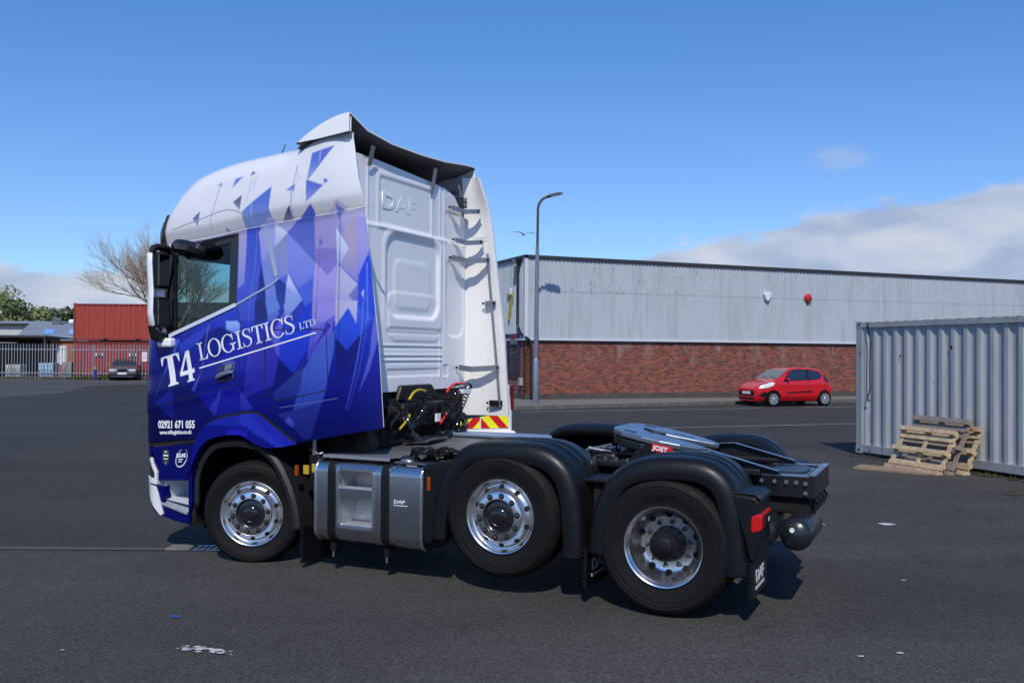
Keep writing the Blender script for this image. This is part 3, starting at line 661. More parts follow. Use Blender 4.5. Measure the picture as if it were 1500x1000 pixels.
hd = MB().prism([(.36, -.02), (.95, -.02), (.98, .02), (.8, .07), (.5, .06), (.36, .03)], 'y', -.12, .12).build('lamp_head', M_dkgrey, sp2, bevel=.03, loc=(.0, 0, 7.50), rot=(0, R(-12), 0))
MB().prism([(.5, -.04), (.92, -.035), (.9, -.015), (.5, -.015)], 'y', -.1, .1).build('lens', mat('lamp lens', (.3, .3, .3), .2), sp2, loc=(.0, 0, 7.50), rot=(0, R(-12), 0))
MB().box(-.125, -.118, -.05, .05, .6, 1.1).build('access_door', M_zinc, sp2)
# seagull over the yard
gu = empty('seagull', (.55, 46, 7.9), R(15)); tag(gu, 'white seagull gliding with spread wings left of the street lamp', 'bird')
M_gull = mat('gull white', (.6, .6, .6), .7); M_gwing = mat('gull grey wing', (.28, .29, .31), .7)
bd = MB().lathe([(.004, -.24), (.03, -.2), (.05, -.13), (.075, -.02), (.07, .08), (.035, .2), (.02, .27), (.001, .28)], 0, 0, 12); bd.build('body', M_gull, gu, smooth=True)
for s in (-1, 1):
    L1 = [(0, .05, .02), (.18, .03, .07), (.34, .06, .11), (.52, .12, .08 if s > 0 else .1), (.66, .2, .04)]
    wd = [.16, .15, .12, .08, .01]; P = []
    for (x, y, z), q in zip(L1, wd): P.append([(s * x, y - q, z - .002), (s * x, y - q * .4, z + .014), (s * x, y + q * .5, z), (s * x, y - q * .4, z - .008), (s * x, y - q, z - .002)])
    MB().grid(P).build('wing', M_gwing, gu, smooth=True, ang=60)

# ------------------------------------------------------------------ the tractor unit: x rearwards, y to its far side, z up
TH = R(25.5)
tr = empty('tractor_unit', (-2.418, 8.54, 0), -TH)
tag(tr, 'blue and white three axle lorry tractor unit with faceted livery parked on the yard', 'lorry')
CP = [(-1.40, .2), (-1.44, 1.0), (-1.44, 2.0), (-1.37, 2.6), (-1.30, 3.0), (-1.25, 3.2), (-1.16, 3.40), (-1.03, 3.57), (-.84, 3.70), (-.5, 3.785), (-.17, 3.825), (.43, 3.875), (1.3, 3.92)]
def smooth_poly(P, n=6):
    out = []
    for i in range(len(P) - 1):
        p0 = P[max(i - 1, 0)]; p1 = P[i]; p2 = P[i + 1]; p3 = P[min(i + 2, len(P) - 1)]
        for k in range(n):
            t = k / n
            out.append(tuple(.5 * (2 * p1[j] + (p2[j] - p0[j]) * t + (2 * p0[j] - 5 * p1[j] + 4 * p2[j] - p3[j]) * t * t + (3 * p1[j] - p0[j] - 3 * p2[j] + p3[j]) * t ** 3) for j in (0, 1)))
    out.append(P[-1]); return out
CPS = np.array(smooth_poly(CP))
SEAM = [(-1.6, 2.92), (-1.012, 2.986), (-.574, 3.025), (-.179, 3.077), (.248, 3.124), (.86, 3.175), (1.258, 3.24)]
UR = [(.2, 1.43), (1.29, 1.41), (2.05, 1.35), (2.53, 1.285), (3.24, 1.185), (3.86, 1.035), (4.2, .99)]
URF = [(1.2, 1.47), (2.05, 1.415), (2.53, 1.355), (3.24, 1.265), (3.6, 1.20), (3.95, 1.10)]
ZB = [(-1.6, 1.02), (-1.285, 1.052), (-.626, 1.122), (-.542, 1.25), (-.347, 1.335), (.023, 1.398), (.143, 1.377), (.552, 1.133), (1.422, 1.292), (1.6, 1.3)]
_t = np.interp
def sm(x, a, b):
    t = np.clip((x - a) / (b - a), 0, 1); return t * t * (3 - 2 * t)
def ur_of(z): return _t(z, [p[0] for p in UR], [p[1] for p in UR])
def edist(u, z):
    """distance inwards from the front and roof profile"""
    u = np.atleast_1d(np.asarray(u, float)); z = np.atleast_1d(np.asarray(z, float)); best = np.full(u.shape, 9.)
    for a, b in zip(CPS[:-1], CPS[1:]):
        d = b - a; L2 = d @ d; t = np.clip(((u - a[0]) * d[0] + (z - a[1]) * d[1]) / L2, 0, 1)
        best = np.minimum(best, np.hypot(u - a[0] - t * d[0], z - a[1] - t * d[1]))
    return best
def Vn(u, z):
    u = np.atleast_1d(np.asarray(u, float)); z = np.atleast_1d(np.asarray(z, float))
    e = edist(u, z); Rr = .26 * (1 - .93 * sm(u, .25, .75))
    q = np.clip(1 - e / Rr, 0, 1); v = Rr * (1 - np.sqrt(np.clip(1 - q ** 2.2, 0, 1)))
    zs = _t(u, [p[0] for p in SEAM], [p[1] for p in SEAM])
    h = z - zs
    v = v + .10 * sm(h, .10, .75) * (1 - .5 * sm(u, .5, 1.2)) + .030 * (1 - sm(h, .0, .15)) * sm(h, -.004, .006)
    # the collar curls inwards towards its rear edge
    q = np.clip((u - (ur_of(z) - .36)) / .36, 0, 1); v = v + .085 * q ** 2.2
    # pressed creases: under the window line and over the wheel arch
    zc = 1.60 + .21 * (u + .13); v = v - .012 * sm(z, zc - .05, zc + .02) * sm(-z, -(zc + .35), -(zc + .15)) * (1 - sm(u, -.2, .2))
    zw = 2.60 + .30 * (u - .25); v = v + .005 * (1 - sm(np.abs(z - zw), 0, .1)) * sm(u, .25, .5) * (1 - sm(u, .75, 1.0))
    v = v + .02 * sm(z, 2.3, 3.0) * (1 - sm(h, -.05, .05))
    return v
def V(u, z): return float(Vn(u, z)[0])
Wd = 2.5
def zt_of(u): return _t(u, CPS[6:, 0], CPS[6:, 1])
def col_top(u):
    # highest z of the profile at this u (the profile is steep at the front)
    return np.interp(u, np.maximum.accumulate(CPS[12:, 0]) + np.arange(len(CPS) - 12) * 1e-6, CPS[12:, 1])
WIN_OUT = [(-1.075, 2.955), (-.179, 3.058), (-.182, 2.394), (-.567, 2.257), (-.959, 2.122), (-1.15, 2.07), (-1.17, 2.5)]
WIN_CUT = [(-1.02, 2.93), (-.215, 3.03), (-.215, 2.405), (-.567, 2.285), (-.959, 2.15), (-1.10, 2.10), (-1.12, 2.5)]
GLASS = [(-.985, 2.87), (-.27, 2.975), (-.27, 2.40), (-.567, 2.29), (-.95, 2.155), (-1.03, 2.16), (-1.06, 2.5)]
def in_poly(px, pz, poly):
    n = len(poly); r = np.zeros(px.shape, bool); j = n - 1
    for i in range(n):
        xi, zi = poly[i]; xj, zj = poly[j]
        c = ((zi > pz) != (zj > pz)) & (px < (xj - xi) * (pz - zi) / (zj - zi + 1e-12) + xi); r ^= c; j = i
    return r
LIV = [((165,158,200),0.8,[(-169,3086),(-79,3097),(-95,2579),(-173,2535)]),
((55,75,190),1.0,[(-79,3097),(108,3107),(64,3054),(98,2776),(50,2384),(45,2232),(-171,2234),(-169,2540),(-95,2584)]),
((122,132,215),1.0,[(405,3022),(708,2758),(700,2617),(533,2523),(421,2660),(334,2628),(319,2927)]),
((62,92,205),1.0,[(533,2523),(703,2617),(700,2226),(486,2228),(618,2354),(583,2419)]),
((122,132,188),1.0,[(117,2780),(253,2910),(315,2618),(158,2542)]),
((110,130,205),1.0,[(102,2775),(168,2793),(265,2570),(324,2299),(337,2229),(192,2231),(151,2543)]),
((20,35,120),1.0,[(98,2770),(154,2543),(192,2231),(45,2232),(50,2384)]),
((30,50,140),1.0,[(265,2565),(315,2613),(403,2556),(386,2353),(318,2304)]),
((152,158,218),1.0,[(61,3054),(175,3199),(254,3135),(253,2915),(117,2780),(102,2796)]),
((128,138,188),1.0,[(395,3032),(411,2660),(315,2618),(253,2910)]),
((198,203,228),1.0,[(252,3135),(395,3034),(253,2912)]),
((150,140,195),1.0,[(698,3169),(925,3175),(943,3063),(958,2734),(858,2631),(750,2732),(711,2763)]),
((118,102,186),0.75,[(710,2880),(953,2869),(958,2734),(858,2631),(750,2732),(711,2763)]),
((160,146,214),1.0,[(708,2758),(858,2631),(954,2730),(965,2493),(979,2224),(694,2226)]),
((72,90,180),1.0,[(663,3281),(695,3222),(711,2753),(395,3034)]),
((90,102,182),1.0,[(748,2976),(802,2929),(751,2878)]),
((165,150,178),1.0,[(1065,3142),(1112,3130),(1160,2565),(975,2724),(1065,2865),(996,3002)]),
((152,146,206),1.0,[(1111,3159),(1238,3113),(1245,2885),(1159,2622)]),
((198,206,232),1.0,[(931,3059),(1065,2865),(981,2734),(952,2730)]),
((172,172,206),1.0,[(958,2730),(1160,2546),(1082,2448),(1164,2355),(1159,2198),(1077,2338),(950,2166),(948,2513)]),
((112,106,178),1.0,[(1160,2546),(1164,2355),(1080,2448)]),
((30,60,200),1.0,[(1229,2820),(1270,2695),(1305,2485),(1304,2221),(1164,2355),(1159,2622)]),
((34,48,138),1.0,[(1215,3134),(1273,3026),(1343,2711),(1344,2522),(1305,2467),(1269,2723),(1240,2886)]),
((170,185,235),1.0,[(1211,2507),(1218,2412),(1192,2464)]),
((182,196,236),1.0,[(412,2660),(585,2419),(521,2459),(397,2546)]),
((135,155,218),1.0,[(397,2546),(521,2459),(583,2419),(461,2298),(381,2229),(386,2358)]),
((25,40,150),1.0,[(583,2394),(618,2359),(486,2228),(419,2189),(461,2298)]),
((50,48,165),1.0,[(-31,1987),(386,2346),(375,2237),(327,1899),(267,1648),(-92,1509),(-55,1774)]),
((90,125,205),1.0,[(159,2419),(304,2417),(336,2346),(223,2288),(188,2258)]),
((20,35,112),1.0,[(43,2422),(161,2419),(198,2253),(32,2159)]),
((125,148,216),1.0,[(392,2415),(565,2412),(486,2324),(412,2266),(374,2356)]),
((98,98,204),1.0,[(238,2088),(386,2326),(351,2088),(327,1899),(289,1938)]),
((28,60,198),1.0,[(327,1998),(338,2118),(486,2285),(618,2352),(698,2409),(700,2165),(659,1989),(490,1757),(327,1894)]),
((30,48,165),1.0,[(461,2285),(571,2392),(618,2347),(523,2225),(376,2078)]),
((12,22,118),1.0,[(327,1889),(490,1757),(564,1782),(204,1512),(38,1512),(267,1648)]),
((142,132,216),1.0,[(698,2409),(948,2405),(949,2279),(695,2116)]),
((92,94,204),1.0,[(694,2146),(949,2279),(904,2087),(648,1862),(659,1989)]),
((68,98,202),1.0,[(708,1921),(945,2154),(940,1990),(843,1583),(784,1436),(493,1426),(600,1783)]),
((45,62,150),1.0,[(255,1568),(606,1822),(566,1566),(306,1505)]),
((52,48,155),1.0,[(859,2222),(909,2183),(515,1757),(490,1757),(648,1901),(815,2126)]),
((172,172,208),1.0,[(948,2405),(1163,2401),(1165,2196),(1083,2340),(950,2164)]),
((45,75,206),1.0,[(1164,2363),(1301,2256),(1211,2124),(1159,2196)]),
((12,22,112),1.0,[(1075,1967),(1189,2086),(1223,2115),(1123,1733),(972,1673),(951,2072)]),
((35,75,206),1.0,[(1081,2340),(1159,2196),(1217,2124),(1075,1967),(951,2077),(950,2173)]),
((88,98,192),1.0,[(1329,2398),(1371,2303),(1359,2114),(1282,1793),(1193,1591),(1281,1925),(1302,2237)]),
((38,52,150),1.0,[(310,1379),(809,1501),(848,1591),(691,1180),(611,1168),(497,1270)]),
((70,85,205),1.0,[(445,1367),(516,1304),(487,1261),(399,1316)]),
((90,140,220),0.8,[(1211,2400),(1202,2086),(1153,1781),(1069,1445),(1077,1445),(1161,1781),(1210,2086),(1219,2400)]),
((70,110,205),0.7,[(1251,2399),(1237,2086),(1188,1782),(1098,1446),(1105,1446),(1195,1782),(1244,2086),(1258,2399)]),
((120,150,225),0.7,[(1219,2744),(1239,2411),(1254,2221),(1263,2221),(1248,2411),(1228,2744)]),
((110,130,210),0.8,[(36,3111),(24,2738),(-25,2385),(-37,2233),(-29,2233),(-17,2385),(31,2738),(44,3111)]),
((75,80,150),0.7,[(752,2868),(743,2518),(737,2226),(743,2226),(749,2518),(758,2868)]),
((25,40,120),0.8,[(744,2408),(705,2019),(588,1468),(594,1469),(711,2019),(750,2408)]),
((40,60,150),0.7,[(777,2087),(743,1863),(661,1529),(666,1530),(747,1863),(781,2087)]),
((135,168,236),1.0,[(-307,2235),(-167,2234),(-121,2193),(-166,2101),(-299,2133)]),
((15,30,122),1.0,[(-652,2029),(-542,2133),(-380,2179),(-193,2122),(-298,1999),(-377,1844),(-458,1854),(-568,1894)]),
((70,92,196),1.0,[(-946,2050),(-883,2066),(-945,1934),(-1101,1687),(-1200,1449),(-1172,1536)]),
((45,65,185),1.0,[(-889,2019),(-570,2175),(-515,2165),(-652,2029),(-888,1892)]),
((78,98,204),1.0,[(-560,1842),(-675,1558),(-724,1568),(-608,1737)]),
((15,22,108),1.0,[(-1072,1709),(-745,1609),(-647,1517),(-440,1336),(-896,1225),(-941,1499)]),
((25,30,172),1.0,[(-647,1549),(-162,1632),(35,1424),(-134,1388),(-440,1336)]),
((75,80,210),0.6,[(-162,1632),(35,1424),(-108,1399),(-135,1571)]),
((58,68,202),1.0,[(-321,1629),(-433,1337),(-495,1407)]),
((28,38,155),1.0,[(-1200,1449),(-971,1583),(-925,1287),(-1011,1306)]),
((110,140,225),0.8,[(-520,2206),(-559,2029),(-592,1800),(-583,1800),(-551,2029),(-512,2206)]),
((80,100,205),0.6,[(-33,2233),(-76,1979),(-128,1826),(-121,1826),(-70,1979),(-27,2233)]),
((75,100,195),1.0,[(614,3755),(864,3802),(618,3509),(596,3513)]),
((190,195,215),1.0,[(707,3767),(713,3658),(721,3657),(715,3766)]),
((75,95,188),1.0,[(590,3507),(795,3440),(617,3298)]),
((85,105,192),1.0,[(792,3504),(852,3478),(797,3445)]),
((95,110,178),1.0,[(467,3481),(472,3403),(368,3424)]),
((110,120,178),1.0,[(459,3649),(441,3473),(451,3472),(469,3648)]),
((110,120,178),1.0,[(436,3406),(439,3274),(460,3163),(470,3163),(449,3274),(446,3405)]),
((55,60,95),1.0,[(427,3287),(453,3153),(328,3141)]),
((70,98,190),1.0,[(194,3476),(192,3275),(218,3173),(63,3113),(-106,3100),(-130,3254),(-17,3339)]),
((170,180,210),1.0,[(-20,3339),(-26,3258),(10,3114),(17,3114),(-19,3258),(-14,3339)]),
((150,155,200),1.0,[(171,3202),(260,3157),(153,3123),(114,3110)]),
((75,80,112),1.0,[(-155,3419),(-158,3270),(-252,3353)]),
((90,100,145),1.0,[(-78,3649),(-25,3618),(-91,3593)]),
((130,135,160),1.0,[(-60,3583),(-88,3348),(-82,3348),(-54,3583)]),
((95,120,202),1.0,[(-273,3586),(-173,3602),(-298,3484)]),
((120,140,200),1.0,[(-12,3605),(-32,3443),(-26,3442),(-5,3604)]),
((212,206,200),1.0,[(479,3579),(547,3527),(480,3485)]),
((166,146,200),0.7,[(856,3194),(938,3305),(1038,3231),(863,3164)]),
((95,105,182),1.0,[(926,3269),(1012,3203),(946,3104)]),
((85,92,152),1.0,[(-747,3224),(-660,3293),(-666,3145)]),
((120,125,165),1.0,[(-454,3525),(-519,3186),(-497,3079),(-489,3079),(-511,3186),(-446,3524)]),
((100,115,170),1.0,[(-450,3565),(-422,3526),(-486,3527)]),
((85,95,160),1.0,[(-338,3123),(-279,3077),(-331,3080)])]
def livery(u, z):
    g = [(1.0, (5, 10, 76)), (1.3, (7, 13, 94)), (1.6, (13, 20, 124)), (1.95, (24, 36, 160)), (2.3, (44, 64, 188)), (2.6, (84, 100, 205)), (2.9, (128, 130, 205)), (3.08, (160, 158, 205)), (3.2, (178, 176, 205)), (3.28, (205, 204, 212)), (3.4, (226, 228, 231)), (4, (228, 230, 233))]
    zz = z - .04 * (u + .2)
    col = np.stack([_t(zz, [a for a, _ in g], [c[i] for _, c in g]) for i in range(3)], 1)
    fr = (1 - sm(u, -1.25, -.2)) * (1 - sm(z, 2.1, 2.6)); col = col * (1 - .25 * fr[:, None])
    roof = z > _t(u, [p[0] for p in SEAM], [p[1] for p in SEAM]) - .002
    rc = np.stack([_t(z - _t(u, [p[0] for p in SEAM], [p[1] for p in SEAM]), [0, .08, .2, .5], c) for c in ((196, 202, 210, 216), (193, 202, 212, 218), (197, 207, 217, 222))], 1)  # roof white darkens towards the seam: ground reflection painted into the colour
    col[roof] = rc[roof]
    for c, a, pl in LIV:
        P = [(p[0] / 1000, p[1] / 1000) for p in pl]
        us = [p[0] for p in P]; zs = [p[1] for p in P]
        m = (u >= min(us)) & (u <= max(us)) & (z >= min(zs)) & (z <= max(zs))
        if not m.any(): continue
        idx = np.nonzero(m)[0]; k = idx[in_poly(u[idx], z[idx], P)]
        kz = float(np.mean(zs)); cc = np.array(c, float); f_ = .16 if kz > 3.12 else .07 if kz > 2.2 else 0; cc = cc * (1 - f_) + np.array((176, 184, 214)) * f_; cc = cc * (1 - .16 * (1 - float(sm(kz, 1.4, 2.1)))); ak = (a * (.62 + .38 * sm(z[k], min(zs), min(zs) + .75 * (max(zs) - min(zs)))))[:, None]; col[k] = col[k] * (1 - ak) + cc * ak  # higher shards are blended with pale blue, a painted sky reflection
    # a little darkening of the vinyl from its printed gradient near the bottom edge
    cl = col / 255.; lf = np.where(cl <= .04045, cl / 12.92, ((cl + .055) / 1.055) ** 2.4)
    return lf
def side_grid(step, far=False):
    us = [-1.44]
    u = -1.44
    while u < 1.42:
        u += max(.0022, min(step, .0022 + (u + 1.44) * .10)); us.append(min(u, 1.425))
    nz = int(2.7 / step)
    a = np.array(us); top = col_top(a); bot = _t(a, [p[0] for p in ZB], [p[1] for p in ZB])
    tt = np.linspace(0, 1, nz); tt = 1 - (1 - tt) ** 1.08
    Z = bot[:, None] + (top - bot)[:, None] * tt[None, :]
    sh = sm(a, -.1, 1.425)[:, None]; Uu = a[:, None] + (ur_of(Z) - 1.425) * sh ** 1.5
    bot2 = _t(Uu, [p[0] for p in ZB], [p[1] for p in ZB])
    return Uu, Z
def make_side(step, far):
    Uu, Z = side_grid(step, far); n, m = Uu.shape; u = Uu.ravel(); z = Z.ravel(); v = Vn(u, z)
    if far: v = v - .085 * np.clip((u - (ur_of(z) - .36)) / .36, 0, 1) ** 2.2
    y = Wd - v if far else v
    idx = np.arange(n * m).reshape(n, m)
    q = np.stack([idx[:-1, :-1], idx[1:, :-1], idx[1:, 1:], idx[:-1, 1:]], -1).reshape(-1, 4)
    if far: q = q[:, ::-1]
    cu = u[q].mean(1); cz = z[q].mean(1)
    q = q[~in_poly(cu, cz, WIN_CUT)]
    return np.stack([u, y, z], 1), q, np.stack([u[idx[:, -1]], z[idx[:, -1]]], 1), np.stack([u[idx[0, :]], z[idx[0, :]]], 1)
P1, Q1, top1, front1 = make_side(.0078, False)
P2, Q2, _, _ = make_side(.03, True)
# front and roof strip between the two sides
prof = [tuple(p) for p in front1[::6]] + [tuple(p) for p in top1[1::3] if p[0] < .62]
vs_ = np.concatenate([[.26], np.linspace(.34, 2.16, 12), [2.24]])
rows = []
for (u, z) in prof:
    va = V(u, z); e = []
    for k, vv in enumerate(vs_):
        s_ = (vv - .26) / (2.24 - .26); yy = va + (Wd - 2 * va) * s_; bow = (1 - (2 * s_ - 1) ** 2)
        f = 1 - sm(z, 3.2, 3.7); e.append((u - .07 * bow * float(f), yy, z + .035 * bow * float(sm(z, 3.3, 3.7))))
    rows.append(e)
n3, m3 = len(rows), len(rows[0]); P3 = np.array(rows).reshape(-1, 3); id3 = np.arange(n3 * m3).reshape(n3, m3)
Q3 = np.stack([id3[:-1, :-1], id3[:-1, 1:], id3[1:, 1:], id3[1:, :-1]], -1).reshape(-1, 4)
c3 = P3[Q3].mean(1)
Q3 = Q3[~((c3[:, 2] > 2.08) & (c3[:, 2] < 2.99) & (c3[:, 1] > .26) & (c3[:, 1] < 2.24) & (c3[:, 0] < -1.0))]
PA = np.concatenate([P1, P2, P3]); QA = np.concatenate([Q1, Q2 + len(P1), Q3 + len(P1) + len(P2)])
me = bpy.data.meshes.new('cab'); me.from_pydata(PA.tolist(), [], QA.tolist()); me.shade_smooth()
ca = me.color_attributes.new('livery', 'FLOAT_COLOR', 'POINT')
colr = np.ones((len(PA), 4), np.float32); acc_ = 0
for du_ in (-.0032, 0, .0032):
    for dz_ in (-.0032, 0, .0032): acc_ = acc_ + livery(PA[:, 0] + du_, PA[:, 2] + dz_)
colr[:, :3] = acc_ / 9
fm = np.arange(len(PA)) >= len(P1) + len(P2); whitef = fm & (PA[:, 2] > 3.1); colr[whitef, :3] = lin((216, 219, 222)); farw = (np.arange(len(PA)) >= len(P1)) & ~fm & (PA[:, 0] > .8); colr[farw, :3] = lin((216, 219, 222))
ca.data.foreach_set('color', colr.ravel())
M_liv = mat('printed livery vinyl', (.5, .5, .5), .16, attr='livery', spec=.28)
me.materials.append(M_liv)
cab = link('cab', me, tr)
# --- side windows
def both(fn):
    fn(lambda u, z: V(u, z), 1); fn(lambda u, z: Wd - V(u, z), -1)
def ring(outer, inner):
    n = len(outer); return [[outer[i], outer[(i + 1) % n], inner[(i + 1) % n], inner[i]] for i in range(n)]
for surf, sg in ((V, 1), (lambda u, z: Wd - V(u, z), -1)):
    f = patch('window_frame', None, surf, M_blackg, cab, step=.05, off=.006 * sg, thick=.03 * sg, polys=ring(WIN_OUT, GLASS))
    patch('window_glass', GLASS, surf, M_glass, cab, step=.06, off=-.012 * sg, thick=0)
gb = patch('window_divider', [(-.985, 2.88), (-.945, 2.885), (-.93, 2.155), (-.97, 2.14)], V, M_blackg, cab, step=.08, off=.004, thick=.02)
# trim below the glass
patch('silver_trim', None, V, mat('silver paint', hx(205, 214, 226), .3, coat=.5), cab, step=.08, off=.012, thick=.02, polys=ribbon([(-1.02, 2.093), (-.959, 2.116), (-.567, 2.252), (-.185, 2.386)], .035))
patch('pillar_trim', None, V, mat('blue grey trim', hx(150, 168, 196), .3, coat=.2), cab, step=.08, off=.010, thick=.02, polys=ribbon([(.15, 3.085), (.285, 2.64)], .042))
patch('belt_trim', None, V, MATS['blue grey trim'], cab, step=.08, off=.007, thick=.014, polys=ribbon([(.285, 2.64), (.29, 2.605), (.24, 2.57), (-.182, 2.385)], .018))
# shut lines
M_gap = mat('panel gap', (.004, .004, .008), .8)
def seam(name, pts, wd=.007, m=None, off=.0018, surf=V): return patch(name, None, surf, m or M_gap, cab, step=.06, off=off, thick=0, polys=ribbon(pts, wd))
seam('roof_seam', [p for p in SEAM[1:]], .009); seam('door_seam', [(-.182, 2.38), (-.131, 2.234), (-.124, 1.40)]); seam('door_seam', [(-1.20, 1.404), (-.126, 1.642)])
HT = [(.161, 2.09), (.19, 2.125), (.256, 2.149), (.794, 2.152), (.84, 2.14), (.853, 2.104), (.88, 1.64), (.875, 1.615), (.324, 1.502), (.29, 1.51), (.165, 1.623), (.161, 2.09)]
seam('locker_seam', HT, .008); M_hl = mat('painted edge highlight', hx(84, 98, 160), .3, coat=.5)  # paler blue paints a highlight along the skirt seam and handle rim
seam('skirt_seam_highlight', [(.341, 1.44), (.983, 1.544)], .007, M_hl); seam('panel_seam', [(.97, 3.186), (.985, 2.4), (.998, 1.545), (1.0, 1.24)], .005)
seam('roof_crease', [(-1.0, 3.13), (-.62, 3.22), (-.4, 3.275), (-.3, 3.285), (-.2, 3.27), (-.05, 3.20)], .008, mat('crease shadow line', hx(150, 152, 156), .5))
# door handle in its recess
RC = rrect(-.40, -.185, 1.665, 1.83, .03); RC = [(u, z + .12 * (u + .29)) for u, z in RC]
patch('handle_recess', RC, V, mat('recess blue', (.006, .01, .09), .3, coat=.5), cab, step=.05, off=.003, thick=.004)
seam('handle_rim', [(-.20, 1.71), (-.19, 1.84), (-.215, 1.855), (-.33, 1.83)], .012, M_hl, off=.005)
hm = MB(); S_ = lambda u, z, o: (u, V(u, z) - o, z)
hm.tube([S_(-.385, 1.70, .01), S_(-.36, 1.71, .035), S_(-.29, 1.735, .045), S_(-.22, 1.755, .035), S_(-.205, 1.76, .01)], [.016, .022, .024, .022, .016], 8)
hd_ = hm.build('door_handle', MATS['galvanised steel'] if False else mat('silver handle', hx(150, 160, 172), .3, metal=.6), cab, smooth=True)
MB().prism([(-.30, 1.76), (-.21, 1.785), (-.205, 1.84), (-.285, 1.825)], 'y', -.02, .01).build('door_lock', MATS['silver handle'], cab, bevel=.008, loc=(0, V(-.25, 1.8), 0))
# --- lettering (flat print on the side)
def strk(w0=.13): return w0
def arcs(cx, cy, rx, ry, ix, iy, a0, a1, n=28):
    out = []
    for i in range(n):
        t0, t1 = R(a0 + (a1 - a0) * i / n), R(a0 + (a1 - a0) * (i + 1) / n)
        out.append([(cx + rx * math.cos(t0), cy + ry * math.sin(t0)), (cx + rx * math.cos(t1), cy + ry * math.sin(t1)), (cx + ix * math.cos(t1), cy + iy * math.sin(t1)), (cx + ix * math.cos(t0), cy + iy * math.sin(t0))])
    return out
def rect(x0, y0, x1, y1): return [(x0, y0), (x1, y0), (x1, y1), (x0, y1)]
def serif(cx, hw, y, up, th=.035, w=.065):
    s = 1 if up else -1
    return [[(cx - hw, y), (cx + hw, y), (cx + hw, y + s * th), (cx - hw, y + s * th)], [(cx - hw, y + s * th), (cx + hw, y + s * th), (cx + w, y + s * (th + .06)), (cx - w, y + s * (th + .06))]]
def glyph(ch, w=.13):
    h = w / 2
    if ch == 'I': return [rect(.19 - h, 0, .19 + h, 1)] + serif(.19, .18, 0, True, w=h) + serif(.19, .18, 1, False, w=h), .40
    if ch == 'T': return [rect(.36 - h, 0, .36 + h, .96), rect(.02, .945, .70, 1), [(.02, 1), (.02, .72), (.05, .72), (.12, .945)], [(.70, 1), (.70, .72), (.67, .72), (.60, .945)]] + serif(.36, .19, 0, True, w=h), .74
    if ch == 'L': return [rect(.2 - h, 0, .2 + h, 1), rect(.02, 0, .60, .05), [(.64, .29), (.61, .29), (.46, .05), (.58, 0)]] + serif(.2, .18, 1, False, w=h) + serif(.2, .18, 0, True, w=h), .66
    if ch == 'O': return arcs(.43, .5, .42, .525, .42 - w * 1.05, .475, 0, 360, 40), .88
    if ch == 'C': return arcs(.43, .5, .42, .525, .42 - w * 1.05, .475, 42, 322) + [[(.74, .62), (.77, .62), (.77, 1.0), (.745, 1.0), (.68, .86)], [(.74, .17), (.78, .2), (.70, .08)]], .82
    if ch == 'G': return arcs(.43, .5, .42, .525, .42 - w * 1.05, .475, 42, 318) + [[(.74, .62), (.77, .62), (.77, 1.0), (.745, 1.0), (.68, .86)], rect(.70 - h * .5, .05, .70 + h * 1.3, .42)] + serif(.74, .19, .45, False, w=h), .94
    if ch == 'D': return [rect(.18 - h, 0, .18 + h, 1), rect(.02, 0, .4, .045), rect(.02, .955, .4, 1)] + arcs(.38, .5, .43, .5, .43 - w * 1.05, .455, -90, 90, 20), .86
    if ch == 'S':
        P = [(.52, .74), (.50, .86), (.42, .955), (.29, .985), (.16, .94), (.10, .83), (.12, .72), (.22, .62), (.36, .53), (.48, .43), (.53, .30), (.50, .16), (.40, .05), (.27, .01), (.14, .05), (.07, .15), (.05, .27)]
        W = [.02, .03, .04, .05, .09, .12, .12, .12, .13, .13, .12, .10, .06, .045, .04, .03, .02]; out = []
        for i in range(len(P) - 1):
            (x0, y0), (x1, y1) = P[i], P[i + 1]; d = math.hypot(x1 - x0, y1 - y0); nx, ny = -(y1 - y0) / d, (x1 - x0) / d; k = w / .13 / 2
            out.append([(x0 - nx * W[i] * k, y0 - ny * W[i] * k), (x1 - nx * W[i + 1] * k, y1 - ny * W[i + 1] * k), (x1 + nx * W[i + 1] * k, y1 + ny * W[i + 1] * k), (x0 + nx * W[i] * k, y0 + ny * W[i] * k)])
        return out + [rect(.50, .70, .535, .99), rect(.035, .01, .07, .3)], .62
    if ch == '4': return [[(.36, 1), (.50, 1), (.50, 0), (.34, 0), (.34, .78)], [(.34, .98), (.42, 1), (.10, .36), (.0, .36)], rect(.0, .25, .60, .385), rect(.27, 0, .57, .05)], .64
    return [], .3
M_let = mat('white vinyl lettering', (.82, .83, .85), .3, coat=.4)
def word(name, s, org, ang_, size, length=None, w=.13, sxx=None, skew=0., off=.0025):
    polys = []; x = 0
    for ch in s:
        g, adv = glyph(ch, w); polys += [[(px_ + x, py) for px_, py in p] for p in g]; x += adv
    k = (length / x) if length else size; ca_, sa = math.cos(ang_), math.sin(ang_)
    pl = []
    for p in polys:
        q = []
        for (a, b) in p:
            a2, b2 = a * k + skew * b * size, b * size; q.append((org[0] + a2 * ca_ - b2 * sa, org[1] + a2 * sa + b2 * ca_))
        pl.append(q)
    return patch(name, None, V, M_let, cab, step=.045, off=off, thick=0, polys=pl, smooth=False)
A_ = R(13.7)
word('lettering', 'T', (-1.068, 1.588), A_, .298, .262, w=.21); word('lettering', '4', (-.845, 1.632), A_, .298, .20)
word('lettering', 'LOGISTICS', (-.632, 1.856), A_ - R(.6), .168, 1.185, w=.12); word('lettering', 'LTD', (.560, 2.146), A_, .062, .19, w=.12)
patch('lettering_rule', None, V, M_let, cab, step=.08, off=.0025, thick=0, polys=ribbon([(-.624, 1.788), (.741, 2.122)], .013))
